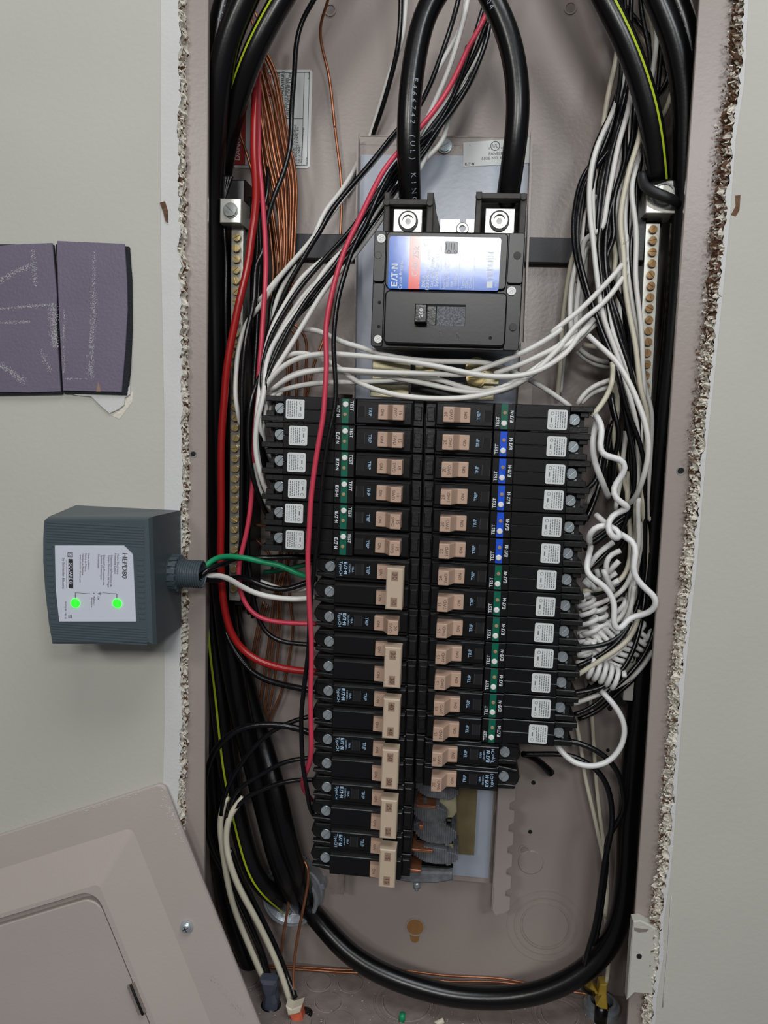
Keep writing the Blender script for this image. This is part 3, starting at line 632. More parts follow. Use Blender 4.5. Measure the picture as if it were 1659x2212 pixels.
a = (-61.59, 3.0, 150.85); b = (-27.58, 3.0, 155.71); la = (-55.12, 8.0, 146.0); lb_ = (-35.04, 8.0, 146.25)
bay(a[0], b[0], b[2], (-44.93, 1.5, 150.79)[2], la[0], lb_[0], (-44.74, 4.4, 137.41), False)
a = (1.21, 3.0, 156.01); b = (35.55, 3.0, 155.76); la = (8.12, 8.0, 147.55); lb_ = (28.32, 8.0, 147.8)
bay(a[0], b[0], b[2], (18.38, 1.5, 155.47)[2], la[0], lb_[0], (17.85, 4.4, 138.5), True)
a = (-22.34, 8.0, 139.37); b = (-9.12, 8.0, 132.91)
m = MB(); m.box(a[0], b[0], 8, 14, mz1-2, a[2]); m.build('neutral_tab', 'lug_alu', main, MO)
a = (-4.61, 8.0, 139.46); b = (0.69, 8.0, 133.05)
m = MB(); m.box(a[0], b[0], 8, 14, mz1-2, a[2]); m.build('neutral_tab', 'lug_alu', main, MO)
q = (-7.1, 6.0, 132.71); m = MB(); m.ring(q[0], q[2], 2.4, 3.6, 5.5, 9, 24); m.build('tab_screw_collar', 'lug_alu', main, MO)
m = MB(); m.ring(q[0], q[2], 3.6, 4.4, 6.2, 9, 24); m.build('tab_screw_rim', 'main_black', main, MO)
# silvery line straps below it
a = (-68.27, 30.0, 49.68); b = (-39.88, 30.0, 27.58)
m = MB(); m.cbox(a[0], b[0], 26, 29, b[2], mz0-2, .4); m.cbox(a[0]-1.5, b[0]-1, 30, 33, b[2]-10.5, b[2]-1, .4); m.build('line_strap', 'bus_silver', main, MO)
a = (1.29, 30.0, 43.6); b = (24.41, 30.0, 29.16)
m = MB(); m.cbox(a[0], b[0], 26, 29, b[2]-.5, a[2], .6); m.cbox(a[0], b[0]-3, 30, 33, b[2]-12, b[2], .4); m.build('line_strap', 'bus_silver', main, MO)
a = (-33.21, 30.0, 40.37); b = (-18.31, 30.0, 28.29)
m = MB(); m.cbox(a[0]-4, b[0], 28, 31, b[2], a[2]+2, .6); m.build('line_strap', 'bus_silver', main, MO)
for q, r in (((7.73, 24.0, 33.16), 6.0), ((7.38, 24.0, 40.13), 6.6), ((-24.31, 26.0, 30.07), 3.6), ((-26.31, 26.0, 38.13), 3.6)):
    m = MB(); slot_head(m, q[0], q[2], r, 22.5, 3.5, .2, .6); m.ring(q[0], q[2], r, r+1.2, 25, 26.5, 24); m.build('brass_screw', 'brass', main, MO)
a = (-39.33, 30.0, 27.59); m = MB(); m.box(a[0], (0.37, 30.0, 28.9)[0], 30, 60, a[2]-9.5, a[2]+2); m.build('phase_barrier', 'breaker_shell', main, MO)

# ------------------------------------------------------------ terminal bars
def term_bar(label, pts, lugq, n, zstart, metal, screwmat, w_, depth, lugsize, lugang, missing=()):
    top, bot = pts; t = thing('terminal_bar', label, 'terminal bar', (bot[0], depth+20, bot[2])); og = (bot[0], depth+20, bot[2])
    X_ = lambda z: top[0]+(bot[0]-top[0])*(top[2]-z)/(top[2]-bot[2])
    m = MB(); v = []; h = w_/2
    m.add([(top[0]-h, depth, top[2]), (top[0]+h, depth, top[2]), (bot[0]+h, depth, bot[2]), (bot[0]-h, depth, bot[2]),
           (top[0]-h, depth+9, top[2]), (top[0]+h, depth+9, top[2]), (bot[0]+h, depth+9, bot[2]), (bot[0]-h, depth+9, bot[2])],
          [(3, 2, 1, 0), (4, 5, 6, 7), (0, 4, 7, 3), (2, 6, 5, 1), (1, 5, 4, 0), (3, 7, 6, 2)])
    m.build('metal_bar', metal, t, og)
    m = MB(); m.add([(top[0]-h-3, depth+9, top[2]+8), (top[0]+h+3, depth+9, top[2]+8), (bot[0]+h+3, depth+9, bot[2]-6), (bot[0]-h-3, depth+9, bot[2]-6),
           (top[0]-h-3, 97.5, top[2]+8), (top[0]+h+3, 97.5, top[2]+8), (bot[0]+h+3, 97.5, bot[2]-6), (bot[0]-h-3, 97.5, bot[2]-6)],
          [(3, 2, 1, 0), (0, 4, 7, 3), (2, 6, 5, 1), (1, 5, 4, 0), (3, 7, 6, 2)]); m.build('plastic_base', 'breaker_shell', t, og)
    sc = None
    for k in range(n):
        z = zstart-k*(7.94 if True else 0)
        if z < bot[2]+2: break
        a = random.uniform(0, PI)
        m = MB(); slot_head(m, X_(z)+random.uniform(-.3, .3), z, 2.9, depth-2.6-random.uniform(0, 1.2), 1.6, a, .35); m.disc(X_(z), z, 2.2, depth-1.5, depth+.5, 12)
        m.build('terminal_screw', screwmat, t, og)
    x, _, z = lugq; L = lugsize
    m = MB(); m.cbox(x-L[0], x+L[0], depth-L[3], depth+12, z-L[1], z+L[2], .5); lg = m.build('cable_lug', 'lug_alu', t, og)
    return t, og, lg
random.seed(21)
lt_, lo_, lg_ = term_bar('left terminal bar with a column of brass slotted screws and one big lug', ((-176.87, 46.0, 140.98), (-174.27, 58.0, -146.96)), (-178.91, 34.0, 150.16), 44, (-179.03, 46.0, 132.76)[2], 'bar_metal', 'brass', 9.0, 46, (8.0, 9.2, 8.2, 12), 0)
q = (-178.75, 32.0, 149.85); m = MB(); slot_head(m, q[0], q[2], 4.9, 31.6, 2.2, -.75, .35); m.ring(q[0], q[2], 4.9, 5.6, 33.2, 34.6, 28); m.build('lug_screw', 'steel_dull', lg_, lo_)
m = MB(); q = (-179.01, 40.0, 169.93); m.cbox(q[0]-9, q[0]+8, 44, 90, q[2]-18, q[2]+5, 1); m.build('bar_end_block', 'breaker_black', lt_, lo_)
rt_, ro_, rg_ = term_bar('right terminal bar with bronze screws on a bright plate and one big lug', ((128.73, 46.0, 147.57), (137.47, 60.0, -206.76)), (130.21, 30.0, 162.36), 30, (129.93, 46.0, 143.22)[2], 'lug_alu', 'bronze', 9.6, 46, (10.2, 11, 11.2, 14), 0)
q = (131.72, 31.0, 164.34); m = MB(); m.ring(q[0], q[2], 6.4, 7.6, 30.8, 32.5, 36); m.disc(q[0], q[2], 2.4, 31.2, 32.2, 20); m.build('lug_screw_ring', 'steel_dull', rg_, ro_)
m = MB(); m.ring(q[0], q[2], 2.6, 5.4, 31.3, 32.4, 32); m.build('lug_screw', 'lug_alu', rg_, ro_)
m = MB(); q = (120.54, 50.0, 171.19); m.cbox(q[0]-5, q[0]+4, 46, 92, q[2]-50, q[2]+12, 1); m.build('bar_end_block', 'breaker_shell', rt_, ro_)
t = thing('wire_hook', 'curved black rubbery hook lying across the upper right lug', 'hook', (130.78, 26.0, 160.73)); og = tuple(v/S for v in t.location)
m = MB(); m.tube([(116.52, 34.0, 178.56), (116.54, 32.0, 172.35), (118.72, 27.0, 166.46), (123.94, 24.0, 162.89), (129.87, 22.0, 159.91), (137.23, 24.0, 158.03), (140.55, 30.0, 156.86)], lambda k: 3.9-1.2*abs(k-.5), 10, step=2); m.build('rubber_arm', 'hook_black', t, og)

# ------------------------------------------------------------ branch breakers
PITCH = 18.93
def seam(z): return -27.5-0.014*z
def sticker_part(par, u, v, seedk):
    random.seed(seedk)
    m = MB(); m.prism(rrect(u-6.7, u+6.7, v-6.9, v+6.9, 1.3), 2.55, 3.1); st = m.build('rating_sticker', 'sticker', par)
    m = MB()
    m.ring(u-4, v-4.4, .95, 1.15, 2.48, 2.54, 14); m.ring(u-3.6, v+4.2, .9, 1.2, 2.48, 2.54, 14)
    m.box(u-4.5, u-3.6, 2.48, 2.54, v-1.8, v+1.2)
    for k in range(5):
        x = u-1.4+k*1.55; z = v-5.6
        while z < v+5.4:
            l = random.uniform(.7, 2.0); l = min(l, v+5.6-z); m.box(x, x+.62, 2.48, 2.54, z, z+l); z += l+.45
    m.build('fine_print', 'ink_grey', st); return st
def handle_single(par, rating, us):
    m = MB(); w_ = 5.3
    prof = [(us[0], -12.6), (us[1], -12.6), (us[2], -3.2), (us[3], -2.6), (us[3], 3.5), (us[0], 3.5)]
    def loft(m, prof, z0, z1, b=.35):
        n = len(prof); v = [(x, y, z0) for x, y in prof]+[(x, y, z1) for x, y in prof]
        m.add(v, [tuple(range(n-1, -1, -1)), tuple(range(n, 2*n))]+[(i, (i+1) % n, n+(i+1) % n, n+i) for i in range(n)])
    loft(m, prof, -w_, w_)
    h = m.build('handle', 'tan', par)
    me = h.data; bev = h.modifiers.new('soft_edges', 'BEVEL'); bev.width = .0006; bev.segments = 2; bev.limit_method = 'ANGLE'
    m = MB(); uc = (us[0]+us[1])/2
    if rating: text(m, rating, uc-1.7, 0, -12.68, 3.4, 90); text(m, 'SWD', uc+1.9, 0, -12.68, 3.1, 90)
    text(m, 'ON', (us[2]+us[3])/2+.4, 0, -3.25, 3.0, 90)
    m.build('lettering', 'tan_ink', h); return h
def trip_window(par, u0, u1, y):
    m = MB(); m.box(u0, u1, y-.1, y+.3, -3.9, 3.9); w_ = m.build('trip_window', 'dark_gap', par)
    m = MB(); m.cbox(u0-.3, u0+.25, y-.3, y+.2, -4, 4, .1); m.cbox(u1-.25, u1+.3, y-.3, y+.2, -4, 4, .1); m.build('window_rail', 'strap_dark', w_)
    m = MB(); text(m, 'TRIP', u0-3.6, 0, y-.08, 3.3, 90, 0, .92); return m
def shell(par, u0, u1, y0, hw, b=.6, z_=0, name='case', mt='breaker_black'):
    m = MB(); m.cbox(u0, u1, y0, 62, z_-hw, z_+hw, b); return m.build(name, mt, par)
def long_breaker(label, group, rating, stripe):
    t = thing('arc_fault_breaker' , label, 'breaker', group=group)
    m = MB(); m.cbox(0.8, 8, 9, 60, -9.0, 9.0, .5); m.cbox(2, 7.2, 7.4, 10, -5, 5, .4); m.build('inner_clip', 'breaker_shell', t)
    shell(t, 7.8, 48.6, 4.2, 9.2, .7)
    m = MB(); m.cbox(8.6, 48.2, 1.6, 5, -7.2, 8.2, .6); m.build('raised_face', 'breaker_black', t)
    m = MB(); m.cbox(48.8, 63.4, 1.1, 62, -9.0, 9.1, .4); tf = m.build('test_panel', 'breaker_black', t)
    m = MB(); m.box(53.5, 58.2, 1.02, 1.15, -8.6, 8.7); m.build('color_stripe', stripe, tf)
    m = MB(); m.disc(55.8, -4.6, 2.05, -.1, 1.1, 18, .5); m.build('test_button', 'button_white', tf)
    m = MB(); m.disc(56.1, 2.6, 1.35, .5, 1.1, 14, .3); m.build('indicator', 'led_amber', tf)
    m = MB(); text(m, 'TEST', 51.4, -3.6, 1.0, 3.3, 90, 0.01); maker_mark(m, 61.0, .9, 1.0, 2.3, 90); m.build('lettering', 'ink_white', tf)
    m = MB(); m.cbox(63.4, 101, 3.1, 62, -9.1, -.15, .45); m.cbox(63.4, 101, 3.1, 62, .15, 9.1, .45); m.box(63.6, 100, 4, 10, -.3, .3); m.build('outer_case', 'breaker_black', t)
    m = MB(); m.cbox(101, 117, 4.6, 62, 5.2, 9.1, .5); m.cbox(101, 114.5, 5.6, 62, -9.1, -5.0, .5); m.box(101, 112.5, 14, 60, -5.2, 5.4); m.cbox(108.5, 114.5, 8, 13, 1.5, 5.4, .4); m.build('terminal_end', 'breaker_shell', t)
    m = MB(); slot_head(m, 104.6, -.2, 3.9, 8.2, 2.6, PI/4, .42); m.disc(104.6, -.2, 2.4, 9, 14.5, 12); m.build('terminal_screw', 'steel', t)
    m = MB(); m.box(100.4, 101.4, 11.6, 13.9, -4.8, 1.0); m.box(100.4, 108.8, 11.6, 13.9, -4.9, -4.2); m.build('clamp_plate', 'steel', t)
    m = MB(); m.ring(104.6, -.2, 3.9, 5.0, 10.5, 12, 20); m.build('screw_recess', 'dark_gap', t)
    wm = trip_window(t, 41.8, 47.2, 1.6); wm.build('trip_lettering', 'ink_blue_white', t)
    handle_single(t, rating, (13.6, 21.0, 25.2, 32.2))
    sticker_part(t, 92.4, -.3, 5)
    return t
def short_pole(t, rating, z_, bar, printed=True):
    m = MB(); m.cbox(.8, 7.4, 8.5, 60, z_-9.0, z_+9.0, .5); m.cbox(1.6, 6.6, 7.0, 10, z_-5, z_+6, .4); m.build('inner_clip', 'breaker_shell', t)
    m = MB(); m.cbox(7.2, 62, 4.0, 62, z_-9.2, z_+9.2, .7); m.cbox(7.8, 61.6, 1.6, 5, z_-6.8, z_+6.6, .5); m.cbox(7.8, 61.6, 2.8, 5, z_+7.2, z_+8.9, .3); m.build('case', 'breaker_black', t)
    m = MB()
    pts = [(61.8, z_+8.8), (66, z_+7.6), (76, z_+3.8), (78.5, z_-.5), (77.2, z_-5), (74, z_-9), (61.8, z_-9.1)]
    m.prism(pts, 12, 58, .8); m.prism([(61.8, z_+8.9), (67, z_+8.4), (76, z_+6.8), (76.4, z_+5), (66, z_+5.2), (61.8, z_+5.6)], 7.5, 13, .5)
    m.prism([(61.8, z_-5.6), (66, z_-5), (75.4, z_-5.6), (74.6, z_-8.4), (61.8, z_-9)], 8.5, 13, .5)
    m.build('terminal_end', 'breaker_shell', t)
    m = MB(); slot_head(m, 66.4, z_+.3, 3.7, 9.0, 2.2, .9, .32); m.disc(66.4, z_+.3, 2.2, 10, 12.5, 12); m.build('terminal_screw', 'steel', t)
    if printed:
        for n_, (tx, u, sz) in enumerate((('10kA', 48.6, 2.0), ('120/240V~', 51.2, 1.7), ('TypeCH', 57.4, 3.0))): pass
        m = MB(); text(m, '10kA', 48.6, z_, 1.52, 2.1, 90); text(m, '120/240V~', 51.0, z_, 1.52, 1.8, 90); maker_mark(m, 53.9, z_, 1.52, 2.5, 90); text(m, 'TypeCH', 57.4, z_, 1.52, 3.1, 90); m.build('lettering', 'ink_blue_white', t)
        m = MB(); m.box(41, 46.4, 1.5, 1.9, z_-3.9, z_+3.9); w_ = m.build('trip_window', 'dark_gap', t)
        m = MB(); m.cbox(40.7, 41.25, 1.3, 1.9, z_-4, z_+4, .1); m.cbox(46.15, 46.7, 1.3, 1.9, z_-4, z_+4, .1); m.build('window_rail', 'strap_dark', w_)
        m = MB(); text(m, 'TRIP', 37.6, z_, 1.52, 3.3, 90, 0, .92); m.build('trip_lettering', 'ink_blue_white', t)
def double_breaker(label, rating, flip):
    t = thing('two_pole_breaker', label, 'breaker', group='two-pole breakers of the left column')
    h = PITCH/2
    short_pole(t, rating, h, True, flip == 1); short_pole(t, rating, -h, True, flip == -1)
    for z_ in (h, -h):
        m = MB(); v = MB(); prof = [(22, 2.5), (22, -3.6), (30.4, -2.8), (30.9, 2.5)]; n = 4
        m.add([(x, y, z_-4.9) for x, y in prof]+[(x, y, z_+4.9) for x, y in prof], [(3, 2, 1, 0)[::-1], (4, 5, 6, 7)[::-1]]+[(i, (i+1) % n, n+(i+1) % n, n+i)[::-1] for i in range(n)])
        hh = m.build('handle', 'tan', t); m = MB(); text(m, 'ON', 27.6, z_, -3.4, 3.0, 90); m.build('lettering', 'tan_ink', hh)
    m = MB(); m.cbox(10.6, 22.6, -14.6, -2, -14.8, 14.8, .8); br = m.build('handle_tie_bar', 'tan_bar', t)
    for z_ in (9.2, -9.2):
        m = MB(); m.box(14.3, 19.0, -14.68, -14.5, z_-3.3, z_+3.3); m.build('number_recess', 'tan_recess', br)
        m = MB(); text(m, rating, 16.7, z_, -14.75, 4.6, 90, 0.01); m.build('number', 'tan_ink', br)
    return t
def seat(o, z, left):
    o.location = (seam(z)*S, 0, z*S)
    if left: o.rotation_euler = (0, PI, 0)
ORD = ['first', 'second', 'third', 'fourth', 'fifth', 'sixth', 'seventh', 'eighth', 'ninth', 'tenth', 'eleventh', 'twelfth', 'thirteenth', 'fourteenth', 'fifteenth']
zrow = lambda k: 5.6-PITCH*k
protos = {}
def put_long(key, k, left, args, label, group):
    if key not in protos: o = protos[key] = long_breaker(label, group, *args)
    else: o = copy_tree(protos[key]); o['label'] = label; o['group'] = group
    seat(o, zrow(k), left)
    random.seed(100+k+(50 if left else 0))
    st = [c for c in o.children if c.name.startswith('rating_sticker')][0]
    j = ((0, -.5, -.5, 0, .8, 1, 4.8, 4.5, 5, 3.5, 6, 4, 7)[k] if not left else (0, -2.4, -1.4, -2.2, 0, -.8)[k])*(-.45 if not left else 1)
    st.location = (j*S, 0, random.uniform(-.5, .5)*S); pass
place_words = ['topmost', 'second from top', 'third from top', 'fourth from top', 'fifth from top', 'sixth from top']
for k in range(6):
    put_long('L15', k, True, ('15', 'stripe_green'), 'green-striped fifteen amp breaker, %s in the left column' % place_words[k], 'long breakers of the left column')
for k in range(13):
    green = k == 0 or k >= 6; amp = '20' if k < 7 else '15'
    w1 = ORD[k]+' from the top' if k else 'topmost'
    put_long('R'+amp+('g' if green else 'b'), k, False, (amp, 'stripe_green' if green else 'stripe_blue'),
             '%s-striped %s amp breaker, %s in the right column' % ('green' if green else 'blue', 'twenty' if amp == '20' else 'fifteen', w1), 'long breakers of the right column')
def single_short(label, rating):
    t = thing('single_pole_breaker', label, 'breaker', group='short single-pole breakers'); short_pole(t, rating, 0, False); handle_single(t, rating, (13.4, 20.8, 24.8, 31.6)); return t
ss = single_short('short black twenty amp breaker, second from the bottom of the right column', '20'); seat(ss, zrow(13), False)
o = copy_tree(ss); o['label'] = 'short black twenty amp breaker at the bottom of the right column'; seat(o, zrow(14), False)
o = copy_tree(ss); o['label'] = 'short black twenty amp breaker between the two thirty amp pairs on the left'; seat(o, zrow(8), True)
k = 6
for rating, lab, kk, fl in (('30', 'black two-pole breaker with a tan thirty amp bar, just below the green-striped ones', 6.5, -1), ('30', 'black two-pole breaker with a tan thirty amp bar, third down the lower left group', 9.5, 0),
                        ('40', 'black two-pole breaker with tan forty amp bar', 11.5, -1), ('50', 'black two-pole breaker with tan fifty amp bar', 13.5, -1),
                        ('25', 'black two-pole breaker with tan twenty-five amp bar', 15.5, -1), ('15', 'black two-pole breaker with tan fifteen amp bar at the column bottom', 17.5, -1)):
    o = double_breaker(lab, rating, fl); seat(o, zrow(kk), True)

# ------------------------------------------------------------ bare bus stabs and grey insulators below the right column
ins = thing('bus_insulator', 'grey moulded bus insulator with bare copper stabs below the right column', 'insulator', (-7.58, 50.0, -365.29)); og = tuple(v/S for v in ins.location)
def lobe(c, w_, h, y0, nm='insulator_lobe', mt='insulator_grey', ang=-.04):
    m = MB(); n = 20; st = w_/n
    for i in range(n):
        t = (i+.5)/n*2-1; hh = h/2*(1-abs(t)**3.2*.75)*random.uniform(.97, 1.02); x = c[0]+t*w_/2; z = c[2]+t*w_/2*ang+(-.12*h if t > .5 else 0)
        m.cbox(x-st/2-.05, x+st/2+.05, y0+random.uniform(0, .35)+abs(t)**3*6, 72, z-hh*.9, z+hh, .7)
    return m.build(nm, mt, ins, og)
lobe((-6.58, 38.0, -288.25), 34, 12.5, 36); lobe((-11.29, 38.0, -307.0), 28, 17, 36); lobe((-6.59, 38.0, -323.35), 34, 19, 37); lobe((-5.76, 38.0, -341.84), 37, 14, 36)
m = MB(); pts = [(-45.95, 38.0, -362.29), (-27.58, 38.0, -356.66), (9.16, 38.0, -353.98), (9.48, 38.0, -360.74), (-3.14, 38.0, -364.53), (-23.16, 38.0, -366.06), (-35.31, 38.0, -365.11)]
m.prism([(p[0], p[2]) for p in pts], 36, 74, 1.4); m.build('insulator_lobe', 'insulator_grey', ins, og)
for a, b in (((-18.46, 44.0, -295.51), (7.1, 44.0, -295.41)), ((-19.25, 44.0, -314.57), (5.63, 44.0, -314.89)), ((-7.11, 44.0, -316.45), (6.13, 44.0, -325.42)), ((-20.88, 44.0, -332.99), (8.1, 44.0, -333.3)), ((-21.63, 44.0, -353.61), (9.13, 44.0, -354.96))):
    m = MB(); m.cbox(a[0], b[0], 42, 76, b[2], a[2], .4); m.build('dark_spacer', 'breaker_shell', ins, og)
for a, b in (((-22.11, 40.0, -298.48), (-6.89, 40.0, -300.51)), ((-24.17, 40.0, -335.35), (-7.64, 40.0, -337.21)), ((-25.87, 40.0, -352.55), (-16.09, 40.0, -355.03)), ((-19.15, 40.0, -315.44), (-16.04, 40.0, -318.96))):
    m = MB(); m.cbox(a[0], b[0], 33, 60, b[2], a[2], .4); m.box(a[0]+2, b[0]-.6, 32.4, 33.2, (a[2]+b[2])/2-.5, (a[2]+b[2])/2+.7); m.build('copper_stab', 'bus_copper', ins, og)
for pts in (((-6.43, 50.0, -300.35), (8.55, 50.0, -293.56), (10.08, 50.0, -308.68), (7.11, 50.0, -314.05), (-1.73, 50.0, -314.83), (-6.03, 50.0, -309.24)), ((-7.92, 50.0, -339.38), (8.04, 50.0, -333.61), (9.45, 50.0, -346.37), (2.15, 50.0, -346.19), (-5.29, 50.0, -343.44))):
    m = MB(); m.prism([(p[0], p[2]) for p in pts], 47, 70, .6); m.build('bus_tab', 'bus_silver', ins, og)
q = (-19.4, 50.0, -376.03); m = MB(); m.cyl((q[0], 50, q[2]+4), (q[0], 50, q[2]-1.5), 3.2, 14); m.cyl((q[0], 50, q[2]-1), (q[0], 50, q[2]-4.2), 1.7, 12); m.build('end_bolt', 'steel', ins, og)
m = MB(); m.box(-30.5, -23.5, 30, 62, -262, 6); m.build('centre_spine', 'breaker_shell', ins, og)

# ------------------------------------------------------------ surge protector
sp = thing('surge_protector', 'dark grey surge protector box with two green lights on the left wall', 'surge protector', (-235, -11.5, -155)); SO = (-235, -11.5, -155)
FR = [(-270.52, -66.0, -71.85), (-199.53, -66.0, -68.34), (-195.97, -66.0, -153.86), (-267.4, -66.0, -158.33), (-269.88, -66.0, -144.65), (-272.31, -66.0, -120.84), (-273.46, -66.0, -101.13), (-273.27, -66.0, -85.41), (-272.48, -66.0, -73.66)]
RE = [(-277.14, -12.0, -69.71), (-198.73, -12.0, -65.95), (-194.89, -12.0, -154.67)]
rx0, rz1 = RE[0][0], RE[0][2]; rx1, rz0 = RE[1][0], RE[2][2]
ring0 = [(rx0, -11.2, rz1), (rx1, -11.2, rz1), (rx1+1.5, -11.2, rz0), (rx0+1, -11.2, rz0), (rx0, -11.2, rz0+15), (rx0, -11.2, rz0+35), (rx0, -11.2, rz0+55), (rx0, -11.2, rz1-12), (rx0, -11.2, rz1-3)]
cx_, cz_ = sum(p[0] for p in FR)/9, sum(p[2] for p in FR)/9
def inset(L, d, y): return [(x+(cx_-x)*d/40, y, z+(cz_-z)*d/48) for x, _, z in L]
ring1 = [(p[0], -61.5, p[2]) for p in FR]; ring2 = inset(FR, 1.0, -64.8); ring3 = inset(FR, 2.6, -66)
m = MB(); m.smooth = False
rs_ = [ring0, ring1, ring2, ring3]
for A, B in zip(rs_, rs_[1:]):
    strip(m, B, A, True)
    if A is not ring0: pass
m.add(ring3, [tuple(range(8, -1, -1))]); hs = m.build('housing', ['surge_grey'], sp, SO)
bm_ = hs.data
FY = -66.0
m = MB()
def rib(m, p, q, h=.28):
    zc = (p[2]+q[2])/2; hh = .95 if q[0]-p[0] < 15 else .5; m.cbox(p[0], q[0], FY-h, FY+.2, zc-hh, zc+hh, .15)
rib(m, (-270.0, -66.3, -76.15), (-203.47, -66.3, -73.88))
rib(m, (-270.02, -66.3, -77.98), (-203.39, -66.3, -75.68))
rib(m, (-270.04, -66.3, -79.81), (-203.31, -66.3, -77.49))
rib(m, (-270.06, -66.3, -81.65), (-203.23, -66.3, -79.29))
rib(m, (-270.09, -66.3, -83.48), (-203.15, -66.3, -81.1))
rib(m, (-270.11, -66.3, -85.32), (-203.07, -66.3, -82.91))
rib(m, (-270.13, -66.3, -87.16), (-202.99, -66.3, -84.72))
rib(m, (-270.15, -66.3, -89.0), (-202.91, -66.3, -86.53))
rib(m, (-267.42, -66.3, -144.42), (-201.31, -66.3, -141.26))
rib(m, (-267.26, -66.3, -146.17), (-201.24, -66.3, -143.0))
rib(m, (-267.1, -66.3, -147.93), (-201.16, -66.3, -144.74))
rib(m, (-266.94, -66.3, -149.68), (-201.08, -66.3, -146.48))
rib(m, (-266.77, -66.3, -151.44), (-201.01, -66.3, -148.22))
rib(m, (-266.61, -66.3, -153.2), (-200.93, -66.3, -149.97))
rib(m, (-266.45, -66.3, -154.96), (-200.85, -66.3, -151.71))
rib(m, (-270.42, -66.3, -91.09), (-266.14, -66.3, -93.21))
rib(m, (-270.23, -66.3, -94.69), (-265.96, -66.3, -96.81))
rib(m, (-270.05, -66.3, -98.29), (-265.77, -66.3, -100.42))
rib(m, (-208.32, -66.3, -94.93), (-203.43, -66.3, -96.99))
rib(m, (-269.87, -66.3, -101.9), (-265.58, -66.3, -104.03))
rib(m, (-208.15, -66.3, -98.49), (-203.31, -66.3, -100.56))
rib(m, (-269.68, -66.3, -105.52), (-265.4, -66.3, -107.64))
rib(m, (-207.98, -66.3, -102.07), (-203.19, -66.3, -104.14))
rib(m, (-269.5, -66.3, -109.14), (-265.21, -66.3, -111.26))
rib(m, (-207.81, -66.3, -105.64), (-203.07, -66.3, -107.72))
rib(m, (-269.32, -66.3, -112.76), (-265.02, -66.3, -114.89))
rib(m, (-207.63, -66.3, -109.23), (-202.94, -66.3, -111.3))
rib(m, (-269.13, -66.3, -116.39), (-264.84, -66.3, -118.52))
rib(m, (-207.46, -66.3, -112.82), (-202.82, -66.3, -114.9))
rib(m, (-268.95, -66.3, -120.03), (-264.65, -66.3, -122.16))
rib(m, (-207.29, -66.3, -116.41), (-202.7, -66.3, -118.49))
rib(m, (-268.76, -66.3, -123.67), (-264.46, -66.3, -125.8))
rib(m, (-207.11, -66.3, -120.01), (-202.58, -66.3, -122.1))
rib(m, (-268.58, -66.3, -127.32), (-264.27, -66.3, -129.45))
rib(m, (-206.94, -66.3, -123.62), (-202.46, -66.3, -125.71))
rib(m, (-268.39, -66.3, -130.97), (-264.08, -66.3, -133.1))
rib(m, (-206.76, -66.3, -127.23), (-202.33, -66.3, -129.32))
rib(m, (-268.21, -66.3, -134.63), (-263.89, -66.3, -136.76))
rib(m, (-206.59, -66.3, -130.84), (-202.21, -66.3, -132.94))
rib(m, (-268.02, -66.3, -138.29), (-263.71, -66.3, -140.42))
rib(m, (-206.42, -66.3, -134.46), (-202.09, -66.3, -136.57))
m.build('grip_ribs', 'surge_grey', sp, SO, kind='stuff')
pts = [(-263.79, -66.4, -90.17), (-216.56, -66.4, -87.67), (-210.52, -66.4, -93.32), (-208.28, -66.4, -137.88), (-261.28, -66.4, -141.2), (-263.51, -66.4, -118.66)]
m = MB(); m.prism([(p[0], p[2]) for p in pts], -66.7, -65.9); lb2 = m.build('front_label', 'surge_label', sp, SO)
m = MB()
text(m, 'HEPD80', -216.14, -100.95, -66.8, 4.9399999999999995, -91)
text(m, 'Home Electronics', -220.68, -100.03, -66.8, 1.9, -91)
text(m, 'Protective Device', -222.44, -99.9, -66.8, 1.9, -91)
text(m, 'Dispositivo de Proteccion de', -225.16, -104.97, -66.8, 1.805, -91)
text(m, 'Equipo Electronico del Hogar', -226.92, -105.46, -66.8, 1.805, -91)
text(m, 'Dispositif de Protection des', -230.12, -104.7, -66.8, 1.805, -91)
text(m, 'Systeme Electroniques', -231.88, -103.0, -66.8, 1.805, -91)
text(m, 'Domestiques', -233.79, -98.81, -66.8, 1.805, -91)
text(m, 'Made in Mexico', -240.69, -99.58, -66.8, 1.71, -91)
text(m, 'Hecho en Mexico', -242.62, -100.23, -66.8, 1.71, -91)
text(m, 'Fabrique au Mexique', -244.56, -101.59, -66.8, 1.71, -91)
text(m, 'www.schneider-electric.com', -246.35, -104.59, -66.8, 1.615, -91)
text(m, 'by Schneider Electric', -258.01, -108.39, -66.8, 2.4699999999999998, -91)
text(m, 'OK', -234.04, -123.79, -66.8, 1.805, -91)
text(m, 'Replace /', -236.95, -125.7, -66.8, 1.615, -91)
text(m, 'Remplacer', -238.57, -126.98, -66.8, 1.615, -91)
text(m, 'NOM-2180  REV: 02', -256.76, -133.25, -66.8, 1.4249999999999998, -91)
text(m, 'NE', -253.7, -137.28, -66.8, 1.4249999999999998, -91)
text(m, 'D', -253.22, -95.65, -66.8, 2.4699999999999998, -91)
text(m, '*', -234.19, -120.41, -66.8, 5.699999999999999, -91)
m.box(-250.09, -239.83, -66.8, -66.7, -120.9, -121.11)
m.box(-250.09, -249.71, -66.8, -66.7, -124.49, -121.11)
m.box(-231.37, -221.74, -66.8, -66.7, -119.83, -120.0)
m.box(-221.58, -221.18, -66.8, -66.7, -122.78, -120.05)
m.box(-237.41, -236.77, -66.8, -66.7, -120.95, -120.36)
m.box(-254.83, -254.53, -66.8, -66.7, -138.53, -136.15)
m.box(-252.88, -252.57, -66.8, -66.7, -138.4, -136.03)
m.box(-254.83, -252.56, -66.8, -66.7, -136.25, -136.15)
